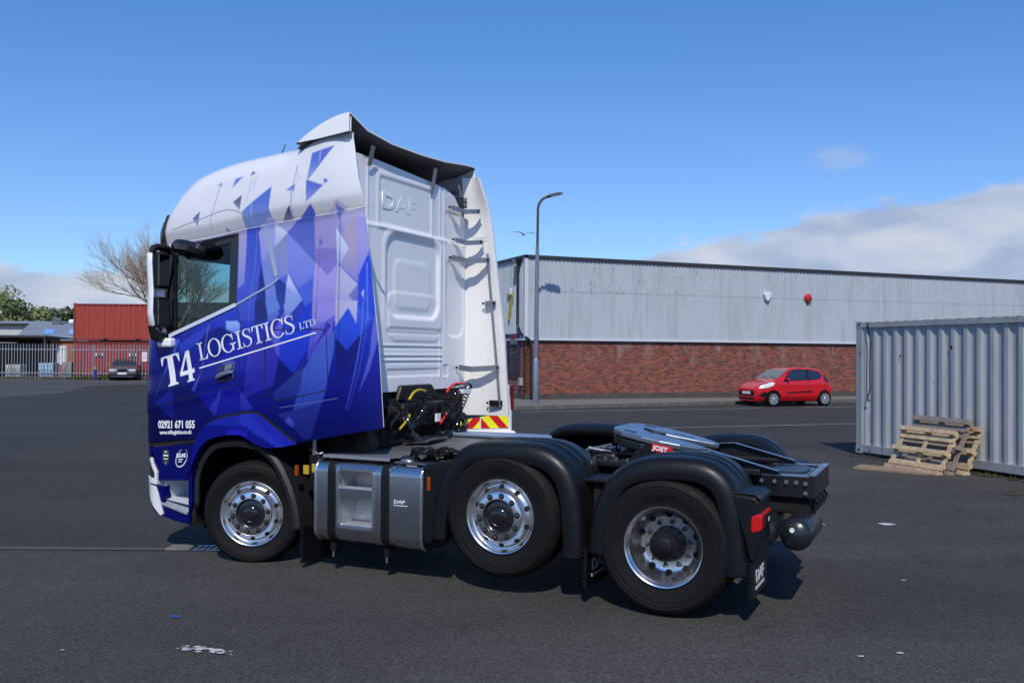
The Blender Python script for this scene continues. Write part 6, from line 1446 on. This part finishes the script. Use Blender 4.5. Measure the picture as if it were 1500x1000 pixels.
# --- red hatchback
hx_ = empty('red_hatchback', (8.98, 35.25, .004), ang); tag(hx_, 'small red three door hatchback parked by the kerb below the brick wall', 'car')
PR = [(0, .60), (.03, .68), (.12, .77), (.35, .88), (.70, .97), (.86, 1.02), (1.15, 1.21), (1.42, 1.375), (1.62, 1.435), (1.95, 1.47), (2.45, 1.455), (2.80, 1.40), (3.02, 1.31), (3.18, 1.08), (3.34, .86), (3.42, .70), (3.43, .55)]
HF = make_half(PR, .20, .805, .88, .30, (.20, .14), .13)
arch_ = [(.66, .30), (3.0, .30)]
body, zt_ = pillow('body', PR, .20, HF, M_red, hx_, arch_, archr=.325)
sN = lambda u, z: -float(HF(u, z)[0]); sF = lambda u, z: float(HF(u, z)[0])
for sf, g in ((sN, 1), (sF, -1)):
    patch('window_surround', [(1.10, .955), (1.44, 1.345), (1.72, 1.40), (2.30, 1.395), (2.60, 1.365), (2.84, 1.275), (2.89, 1.15), (2.78, 1.03), (2.24, .99)], sf, M_black, hx_, off=.003 * g, thick=.008 * g, step=.1)
    patch('door_window', [(1.20, .985), (1.47, 1.315), (1.72, 1.375), (2.18, 1.375), (2.22, 1.02)], sf, M_carglass, hx_, off=.006 * g, thick=.012 * g, step=.1)
    patch('quarter_window', [(2.29, 1.025), (2.27, 1.36), (2.55, 1.34), (2.80, 1.26), (2.84, 1.16), (2.76, 1.06)], sf, M_carglass, hx_, off=.006 * g, thick=.012 * g, step=.1)
    patch('rub_strip', [(1.25, .50), (2.38, .545), (2.40, .585), (1.25, .545)], sf, M_black, hx_, off=.016 * g, thick=.03 * g, step=.2)
    patch('headlight', [(.09, .70), (.20, .80), (.62, .93), (.72, .90), (.66, .79), (.44, .71), (.2, .68)], sf, mat('headlight glass', (.65, .68, .7), .12, coat=1) if 'headlight glass' not in MATS else MATS['headlight glass'], hx_, off=.01 * g, thick=.03 * g, step=.06)
    patch('rear_lamp', [(3.02, 1.22), (3.14, 1.05), (3.24, .90), (3.16, .88), (3.05, .96), (2.98, 1.08)], sf, MATS['gloss black'] , hx_, off=.008 * g, thick=.03 * g, step=.06)
    for a in arch_:
        patch('arch_lip', None, sf, M_hole, hx_, step=0, off=-.06 * g, thick=.12 * g, polys=[[(a[0] + .33 * math.cos(R(t)), a[1] + .33 * math.sin(R(t))), (a[0] + .33 * math.cos(R(t + 20)), a[1] + .33 * math.sin(R(t + 20))), (a[0], a[1])] for t in range(0, 180, 20)])
    patch('door_seam', None, sf, M_gap, hx_, step=.1, off=.002 * g, thick=0, polys=ribbon([(1.08, .98), (1.10, .50), (1.15, .34), (2.2, .36), (2.33, .55), (2.26, 1.03)], .012))
    patch('door_handle', [(2.08, .86), (2.22, .875), (2.22, .905), (2.08, .89)], sf, M_red, hx_, off=.02 * g, thick=.03 * g, step=0)
    mm = MB().lathe([(.001, -.06), (.06, -.05), (.085, 0), (.07, .05), (.001, .06)], 0, 0, 14).build('door_mirror', M_red, hx_, smooth=True, loc=(1.27, (sN(1.27, 1.0) - .08) if g > 0 else sF(1.27, 1.0) + .08, 1.02), rot=(0, 0, R(90))); mm.scale = (1, .9, .75)
    patch('mirror_base', [(1.12, .95), (1.30, .95), (1.26, 1.04), (1.2, 1.03)], sf, M_black, hx_, off=.015 * g, thick=.03 * g, step=0)
    patch('fog_lamp', [(.06, .42), (.28, .56), (.40, .54), (.36, .40), (.24, .36)], sf, M_black, hx_, off=.012 * g, thick=.03 * g, step=.06)
    for a in arch_: car_wheel(hx_, a[0], (-.80 if g > 0 else .80), .287, g)
def roofglass(name, x0, x1, inset, m, parent, zt, half, lift=.007):
    X = np.linspace(x0, x1, 10); rows = []
    for x in X:
        z = float(zt(x)); y = float(half(x, z)[0]) - inset; rows.append([(x - .0, s * y, z + lift) for s in np.linspace(-1, 1, 7)])
    return MB().grid(rows).build(name, m, parent, smooth=True)
M_wscr = mat('windscreen glass', (.10, .11, .115), .06, coat=1)
roofglass('windscreen', .88, 1.42, -.05, M_wscr, hx_, zt_, HF); roofglass('rear_window', 3.03, 3.15, -.01, M_carglass, hx_, zt_, HF)
MB().tube([(.93, -.55, 1.07), (1.0, -.1, 1.12)], .012, 4).build('wiper', M_black, hx_); MB().tube([(.93, .0, 1.07), (1.0, .45, 1.12)], .012, 4).build('wiper', M_black, hx_)
MB().box(-.012, .02, -.46, .46, .40, .58).build('grille', M_black, hx_, bevel=.02); MB().box(-.02, -.012, -.26, .26, .46, .565).build('number_plate', M_white, hx_); MB().box(-.01, .02, -.4, .4, .60, .63).build('badge_bar', M_red, hx_)
MB().box(-.006, .05, -.5, .5, .25, .33).build('lower_grille', M_black, hx_, bevel=.01); MB().box(.1, 3.3, -.6, .6, .17, .5).build('underbody', M_hole, hx_)
# --- grey saloon
M_sal = mat('grey metallic paint', hx(92, 92, 104), .28, metal=.5, coat=.6)
sa = empty('grey_saloon', (-25.35, 60.0, .008), R(108)); tag(sa, 'grey saloon car parked facing us in front of the palisade fence', 'car')
PS = [(0, .62), (.03, .76), (.10, .80), (.6, .87), (1.25, .93), (1.45, .96), (1.95, 1.28), (2.25, 1.38), (2.7, 1.42), (3.2, 1.38), (3.75, 1.05), (4.2, 1.0), (4.58, .94), (4.66, .7)]
HS = make_half(PS, .22, .86, .92, .42, (.05, .06), .09); ar2 = [(.85, .31), (3.5, .31)]
b_, zs_ = pillow('body', PS, .22, HS, M_sal, sa, ar2, nrow=20, step=.06, archr=.33)
for sf, g in ((lambda u, z: -float(HS(u, z)[0]), 1), (lambda u, z: float(HS(u, z)[0]), -1)):
    patch('side_window', [(1.62, .97), (2.1, 1.30), (3.1, 1.31), (3.5, 1.0)], sf, M_carglass, sa, off=.008 * g, thick=.02 * g, step=.2)
    for a in ar2: car_wheel(sa, a[0], -.86 * g, .31, g, 7)
    MB().box(-.02, .06, *sorted((-.80 * g, -.42 * g)), .60, .74).build('headlight', MATS['headlight glass'], sa, bevel=.02)
    MB().box(1.5, 1.62, *sorted((-.86 * g, -1.0 * g)), .95, 1.06).build('door_mirror', M_sal, sa, bevel=.03)
roofglass('windscreen', 1.46, 2.2, .02, M_carglass, sa, zs_, HS)
MB().box(-.03, .03, -.30, .30, .60, .77).build('grille', M_blackg, sa, bevel=.02); MB().box(-.035, -.03, -.33, .33, .77, .80).build('grille_surround', M_chrome, sa)
MB().box(-.09, .3, -.84, .84, .36, .56).build('bumper', mat('dark grey bumper', (.05, .05, .058), .5), sa, bevel=.05); MB().box(-.10, -.092, -.27, .27, .40, .51).build('number_plate', M_white, sa); MB().box(.1, 4.5, -.7, .7, .16, .5).build('underbody', M_hole, sa)
# --- white van behind the cab
van = empty('white_van', (-.80, 15.85, .004), R(109.3)); tag(van, 'white van with red and yellow chevrons across its rear, half hidden behind the cab', 'van')
PV = [(0, 1.2), (.02, 1.5), (.10, 1.76), (.25, 1.83), (1.5, 1.87), (2.5, 1.83), (3.2, 1.35), (3.5, 1.1), (4.1, .95), (4.35, .7)]
HV = make_half(PV, .30, .90, .95, .17, (.02, .12), .09); bV, _z = pillow('body', PV, .30, HV, M_white, van, [(.85, .32), (3.5, .32)], nrow=20, step=.06, archr=.34)
for g in (1, -1):
    for x in (.85, 3.5): car_wheel(van, x, -.88 * g, .32, g, 7)
M_van = mat('van white', (.74, .75, .76), .3, coat=.5, noise=(20, .10), bump=(34, .12, .01))
MB().box(-.012, .0, -.27, .80, .64, 1.40).build('rear_door', M_van, van, bevel=.008); MB().box(-.012, .0, -.80, -.28, .64, 1.40).build('rear_door', M_van, van, bevel=.008)
MB().prism([(-.14, .30), (-.14, .50), (-.10, .60), (.3, .60), (.3, .30)], 'y', -.90, .90).build('bumper', M_white, van, bevel=.04, seg=3)
M_yel = mat('fluorescent yellow', (.85, .85, .02), .4); M_rd = mat('reflective red', hx(205, 18, 28), .4)
ym = MB(); rm = MB(); z0, z1 = .645, .93
def stripe(mb, a, b, lo, hi, sgn):
    # parallelogram clipped to [lo, hi] in y
    P = [(a, z0), (b, z0), (b + sgn * .26, z1), (a + sgn * .26, z1)]
    for lim, d in ((lo, 1), (hi, -1)):
        Q = []
        for i in range(len(P)):
            p, q = P[i], P[(i + 1) % len(P)]; ip = (p[0] - lim) * d >= 0; iq = (q[0] - lim) * d >= 0
            if ip: Q.append(p)
            if ip != iq:
                t = (lim - p[0]) / (q[0] - p[0]); Q.append((lim, p[1] + (q[1] - p[1]) * t))
        P = Q
        if len(P) < 3: return
    mb.add([(-.0165, y, z) for y, z in P], [tuple(range(len(P)))])
for k in range(-3, 12):
    a = -.30 + .165 * k
    stripe(rm if k % 2 else ym, a, a + .165, -.265, .78, -1)
    a2 = -.29 - .165 * k
    stripe(ym if k % 2 else rm, a2 - .165, a2, -.78, -.285, 1)
ym.build('chevron_yellow', M_yel, van); rm.build('chevron_red', M_rd, van)
for y0, y1 in ((.55, .83), (-.88, -.74)): MB().box(-.152, -.13, y0, y1, .44, .465).build('reflector', mat('dark red reflector', (.16, .01, .015), .2) if 'dark red reflector' not in MATS else MATS['dark red reflector'], van)
for g in (1, -1):
    MB().box(-.012, .05, *sorted((.83 * g, .895 * g)), .96, 1.40).build('tail_lamp', mat('dark red lens', (.12, .005, .01), .12, coat=1) if 'dark red lens' not in MATS else MATS['dark red lens'], van, bevel=.02)
MB().box(-.03, -.012, .02, .40, .99, 1.02).build('number_plate_step', M_black, van); MB().box(-.05, -.012, -.22, -.12, 1.06, 1.10).build('door_handle', M_black, van, bevel=.01)
MB().box(.2, 4.1, -.7, .7, .2, .5).build('underbody', M_hole, van)

# ------------------------------------------------------------------ grey container, pallets, board
M_cgrey = rusty('grey blue container paint', hx(170, 173, 174, 1.0), hx(96, 84, 74), -.12); M_cgrey2 = rusty('worn grey steel', hx(160, 164, 166, .95), hx(88, 76, 66), .45)
cA = Vector((6.78, 18.15)); rzc = math.atan2(-.941, .338)
c3_ = container('shipping_container', 6.06, 2.56, 2.44, 21, M_cgrey, M_cgrey2, 'grey blue shipping container with pallets leaning on its long side', (cA.x, cA.y, .05), rzc, M_rust)
cab_ = MB().tube([(.33, -.012, 2.53), (.36, -.015, 2.35), (.42, -.02, 2.2), (.40, -.02, 1.7), (.41, -.02, 1.25), (.36, -.02, 1.12), (.33, -.022, 1.05), (.38, -.022, 1.02), (.40, -.022, 1.06)], .012, 6).build('hanging_cable', M_black, smooth=True, loc=(cA.x, cA.y, .05), rot=(0, 0, rzc)); tag(cab_, 'thin black cable hanging down the side of the grey container', 'cable')
dxy = Vector((.338, -.941)); nxy = Vector((.941, .338))
M_rustspot = mat('rust spot', (.05, .03, .022), .9)
for t_, z_, s_ in ((2.35, 2.05, .05), (1.95, 1.45, .02), (4.35, 1.6, .03), (1.15, 1.9, .035)):
    mb = MB().add([(t_ + s_ * math.cos(a) * .6, .0275, z_ + s_ * math.sin(a) * random.uniform(.6, 1.1)) for a in np.linspace(0, 6.28, 9)[:-1]], [tuple(range(8))]); mb.build('rust_mark', M_rustspot, c3_)
def pallet(label, t0, off, tilt, mats, W_=1.2, Hh=1.0, wrapped=False, yaw=0., lift=.0, flip=False):
    p = cA + dxy * t0 - nxy * off
    o = empty('pallet', (p.x, p.y, .006 + lift)); tag(o, label, 'pallet', 'pallets leaning on the grey container')
    xv = Vector((dxy.x, dxy.y, 0)); xv.rotate(Matrix.Rotation(yaw, 3, 'Z')); nv = Vector((0, 0, 1)).cross(xv).normalized()   # towards the container
    if nv.dot(Vector((nxy.x, nxy.y, 0))) < 0: nv = -nv
    yv = nv * math.cos(tilt) + Vector((0, 0, 1)) * math.sin(tilt); zv = xv.cross(yv)
    if zv.dot(nv) > 0: zv = -zv
    # outward normal (away from the container); basis x, y, z
    Mx = Matrix((xv, yv, zv)).transposed().to_4x4(); Mx.translation = Vector(o.location); 
    if Mx.to_3x3().determinant() < 0: pass
    o.matrix_world = Matrix.Identity(4); o.location = (0, 0, 0)
    def bd(nm, x0, x1, y0, y1, z0, z1, m):
        j = lambda: random.uniform(-.006, .006)
        mb = MB().box(x0 + j(), x1 + j(), y0 + j(), y1 + j(), z0, z1); mb.v = [tuple(Mx @ Vector(v)) for v in mb.v]
        return mb.build(nm, m, o, bevel=.003)
    m = lambda: random.choice(mats)
    zo = -.13   # the stack depth, inner deck at zo
    for y in (0, .5 * Hh - .04, Hh - .08): bd('plank', 0, W_, y, y + .08, -.022, 0, m())
    for y in (.115, Hh - .19): bd('plank', 0, W_, y, y + .075, -.084, -.064, m())
    for x in (0, .5 * W_ - .04, W_ - .1):
        bd('bearer', x, x + .09, 0, Hh, -.106, -.0845, mats[0])
        for y in (.0, .5 * Hh - .04, Hh - .08): bd('block', x, x + .1, y, y + .08, -.084, -.022, m())
    for y in (0, .25 * Hh - .06, .5 * Hh - .05, .75 * Hh - .05, Hh - .11): bd('plank', 0, W_, y, y + .085, -.126, -.106, m())
    if wrapped:
        mb = MB(); P = []
        for i in range(13):
            P.append([tuple(Mx @ Vector((-.012 + (W_ + .024) * i / 12, -.01 + (Hh + .02) * k / 10, .006 + random.uniform(0, .008)))) for k in range(11)])
        mb.grid(P); P = []
        for i in range(11): P.append([tuple(Mx @ Vector((W_ + .014 + random.uniform(0, .01), -.01 + (Hh + .02) * i / 10, .006 - .156 * k / 3))) for k in range(4)])
        mb.grid(P); mb.build('shrink_wrap', M_film, o, smooth=True)
    # recentre the Empty at the base
    for chd in o.children: chd.location = (-p.x, -p.y, -.006 - lift)
    o.location = (p.x, p.y, .006 + lift)
    return o
M_film = glass('clear film', (.94, .94, .95), .45, .25)
def film_boost(m):
    t = m.node_tree
    for n in t.nodes:
        if n.type == 'FRESNEL': n.inputs[0].default_value = 1.9
pass
pallet('raw pine pallet at the front of the three leaning on the grey container', 1.72, .88, R(61), [M_wood, M_wood, M_wood2], 1.22, Hh=.82)
pallet('grey film wrapped pallet standing tallest of the three against the container', 1.76, .68, R(64), [M_woodg], 1.25, wrapped=True, yaw=R(-1), Hh=1.0)
pallet('raw pine pallet partly hidden at the back of the leaning three', 2.10, .50, R(66), [M_wood, M_wood, M_wood2], 1.0, yaw=R(2), Hh=.86)
bdp = [(5.87, 15.85), (6.20, 16.35), (6.75, 15.75), (6.80, 15.05)]
brd = MB().prism(bdp, 'z', .006, .03).build('flat_board', M_card); tag(brd, 'thin tan board lying flat on the tarmac before the leaning pallets', 'board')
M_moss = mat('moss and dirt', (.045, .042, .018), 1., noise=(5, .6, (.03, .028, .022)), bump=(40, .6, .02))
mo = MB()
for k in range(46):
    t_ = .0 + k * .14; c = cA + dxy * t_ - nxy * (.02 + random.uniform(-.02, .16)); r_ = random.uniform(.05, .16)
    mo.add([(c.x + r_ * math.cos(a) * random.uniform(.7, 1.3), c.y + r_ * math.sin(a) * random.uniform(.7, 1.3), .012 + k * .0002) for a in np.linspace(0, 6.28, 10)[:-1]], [tuple(range(9))])
for k in range(6):
    c = Vector((7.15 + random.uniform(-.15, .25), 13.2 + random.uniform(-.2, .2))); r_ = random.uniform(.06, .14)
    mo.add([(c.x + r_ * math.cos(a) * random.uniform(.7, 1.3), c.y + r_ * math.sin(a) * random.uniform(.7, 1.3), .012 + k * .0002) for a in np.linspace(0, 6.28, 10)[:-1]], [tuple(range(9))])
o_ = mo.build('moss', M_moss); o_['kind'] = 'stuff'
gt = MB()
for k in range(160):
    t_ = random.uniform(2.6, 6); c = cA + dxy * t_ - nxy * random.uniform(-.02, .10); h_ = random.uniform(.03, .10); a = random.uniform(0, 6.28)
    gt.add([(c.x - .006 * math.cos(a), c.y - .006 * math.sin(a), 0), (c.x + .006 * math.cos(a), c.y + .006 * math.sin(a), 0), (c.x + random.uniform(-.04, .04), c.y + random.uniform(-.04, .04), h_)], [(0, 1, 2)])
M_grass = mat('weed green', (.07, .10, .025), .8, noise=(3, .4)); gt.build('weeds', M_grass)['kind'] = 'stuff'
# weeds along the fence foot and the pavement
gw = MB()
for k in range(2600):
    x = random.choice([random.gauss(-26.4, .9), random.gauss(-37, 1.8), random.uniform(-42, -22), random.gauss(-28.6, .5)]); y = FY - abs(random.gauss(.1, .18)); h_ = random.uniform(.06, .32) * (1.3 if abs(x + 26.4) < 1.2 else .8); a = random.uniform(0, 6.28); w2_ = random.uniform(.02, .05)
    gw.add([(x - w2_ * math.cos(a), y - w2_ * math.sin(a), 0), (x + w2_ * math.cos(a), y + w2_ * math.sin(a), 0), (x + random.uniform(-.1, .1), y + random.uniform(-.1, .1), h_)], [(0, 1, 2)])
gw.build('weeds', M_grass)['kind'] = 'stuff'
for k in range(2):
    pass
sheet('verge', [(-44, 59.5), (-35.5, 59.2), (-33.5, 60.4), (-31, 61.2), (-31, 61.85), (-44, 61.85)], .012, mat('verge grass', (.10, .10, .045), .95, noise=(1.5, .6, (.16, .14, .10)), bump=(12, .6, .05)))
# ------------------------------------------------------------------ trees
M_bark = mat('grey bark', hx(128, 112, 92), .9, noise=(3, .35)); M_twig = mat('pale twigs', hx(172, 152, 130), .9, noise=(.5, .3, hx(118, 108, 72)))
def bare_tree(loc, H_, spread, seed, label):
    rnd = random.Random(seed); o = empty('bare_tree', loc); tag(o, label, 'tree')
    tk = MB(); cr = MB(); 
    def grow(p, d, L_, r, lvl):
        n = 4 if lvl < 3 else 3; pts = [p]; dd = d.copy()
        for k in range(n):
            dd = (dd + Vector((rnd.gauss(0, .10), rnd.gauss(0, .10), rnd.gauss(.05, .07)))).normalized(); pts.append(pts[-1] + dd * L_ / n)
        (tk if lvl < 1 else cr).tube(pts, [r * (1 - .55 * k / n) for k in range(n + 1)], 7 if lvl < 2 else (4 if lvl < 4 else 3), cap=False)
        if lvl >= 5: return
        m_ = (8, 6, 6, 5, 4)[lvl]
        for k in range(m_):
            t = (.35 + .65 * (k + rnd.random()) / m_) if lvl else (.55 + .45 * k / m_); i = min(int(t * n), n - 1); q = pts[i].lerp(pts[i + 1], t * n - i)
            a = rnd.uniform(0, 6.28) if lvl else 6.28 * k / m_ + rnd.uniform(-.3, .3); sp_ = (.80 if lvl == 0 else .62) * rnd.uniform(.6, 1.15)
            side_ = Vector((math.cos(a), math.sin(a), 0)); side_ = (side_ - dd * side_.dot(dd)).normalized()
            nd_ = (dd * math.cos(sp_) + side_ * math.sin(sp_) * spread + Vector((0, 0, .12))).normalized()
            grow(q, nd_, L_ * rnd.uniform(.52, .78), max(r * .5 * (1 - .3 * t), .009), lvl + 1)
    grow(Vector((0, 0, 0)), Vector((0, 0, 1)), H_ * .34, .36, 0)
    tk.build('trunk', M_bark, o, smooth=True); cr.build('crown', M_twig, o)
    return o
bt = bare_tree((-28.2, 80, 0), 17.2, 1.05, 5, 'tall bare tree with pale spreading twigs behind the red containers')
def leaf_tree(loc, H_, Rr, seed, m, label, nleaf=7000):
    rnd = random.Random(seed); o = empty('leafy_tree', loc); tag(o, label, 'tree')
    MB().tube([(0, 0, 0), (.1, 0, H_ * .3), (.0, .1, H_ * .7)], [.3, .22, .06], 8).build('trunk', M_bark, o, smooth=True)
    lb_ = MB()
    for k in range(7):
        a = rnd.uniform(0, 6.28); lb_.tube([(0, 0, H_ * rnd.uniform(.2, .4)), (Rr * .4 * math.cos(a), Rr * .4 * math.sin(a), H_ * .6), (Rr * .7 * math.cos(a), Rr * .7 * math.sin(a), H_ * .8)], [.14, .08, .03], 5)
    lb_.build('limbs', M_bark, o)
    cl = [(Vector((rnd.gauss(0, Rr * .42), rnd.gauss(0, Rr * .42), H_ * rnd.uniform(.3, .88))), rnd.uniform(.22, .42) * Rr) for _ in range(26)]; mb = MB()
    for k in range(nleaf):
        c, r_ = rnd.choice(cl); d = Vector((rnd.gauss(0, 1), rnd.gauss(0, 1), rnd.gauss(0, 1))).normalized(); p = c + d * r_ * rnd.uniform(.6, 1.05); s_ = rnd.uniform(.12, .30)
        if p.z < .6: continue
        u_ = Vector((rnd.gauss(0, 1), rnd.gauss(0, 1), rnd.gauss(0, 1))).normalized(); v_ = u_.cross(d).normalized() if u_.cross(d).length > .01 else Vector((1, 0, 0))
        mb.add([p - u_ * s_, p + v_ * s_ * .6, p + u_ * s_, p - v_ * s_ * .6], [(0, 1, 2, 3)])
    mb.build('crown', m, o)
    return o
LG = mat('yellow green leaves', (.17, .21, .06), .8, noise=(.4, .5, (.26, .28, .14))); OG = mat('olive leaves', (.085, .115, .03), .8, noise=(.5, .5)); DG = mat('dark leaves', (.06, .08, .03), .8, noise=(.5, .5)); BG = mat('blossom leaves', (.15, .16, .09), .8, noise=(.5, .5))
for i, (px_, Y_, H_, Rr, m, lab) in enumerate(((12, 120, 9.6, 4.6, LG, 'pale blossoming tree at the left edge, tallest of the far trees'), (38, 128, 8.4, 3.6, OG, 'olive green tree right of the pale blossoming one'), (56, 124, 7.4, 2.6, BG, 'small whitish blossoming tree between the olive trees'), (74, 132, 8.2, 4.2, OG, 'broad olive green tree in the middle of the far tree line'), (98, 138, 7.6, 3.6, DG, 'dark green tree nearest the red containers'))):
    leaf_tree(((px_ - 750) / 1350 * Y_, Y_, 0), H_, Rr, 40 + i, m, lab)['group'] = 'far trees behind the workshops'
hh_ = MB(); rnd = random.Random(3)
for k in range(15000):
    x = rnd.uniform(-130, 110); y = 150 + rnd.uniform(0, 10); z = rnd.uniform(.2, 1) * (6.3 + 1.2 * math.sin(x * .35) + .8 * math.sin(x * 1.3)); s_ = rnd.uniform(.2, .5); u_ = Vector((rnd.gauss(0, 1), rnd.gauss(0, 1), rnd.gauss(0, 1))).normalized(); v_ = u_.cross(Vector((.2, .9, .3))).normalized(); p = Vector((x, y, z))
    hh_.add([p - u_ * s_, p + v_ * s_ * .7, p + u_ * s_, p - v_ * s_ * .7], [(0, 1, 2, 3)])
hh_.build('woodland', DG)['kind'] = 'stuff'
# brick house glimpsed through the cab window
ho = empty('brick_house', (-35, 90, 0)); tag(ho, 'brick house with a tiled roof seen through the cab window', 'house')
box('wall', M_obrick, 0, 10, 0, 7, 0, 5.2, ho); MB().prism([(-.4, 5.2), (7.4, 5.2), (3.5, 6.9)], 'x', -.4, 10.4).build('roof', mat('dark roof tiles', (.05, .04, .035), .8, noise=(4, .4)), ho)
for x in (.8, 3.4, 6.2, 8.3): w3 = box('window', M_white, x, x + 1.2, -.06, .0, 3.2, 4.5, ho); box('pane', M_carglass, x + .1, x + 1.1, -.075, -.061, 3.3, 4.4, w3)
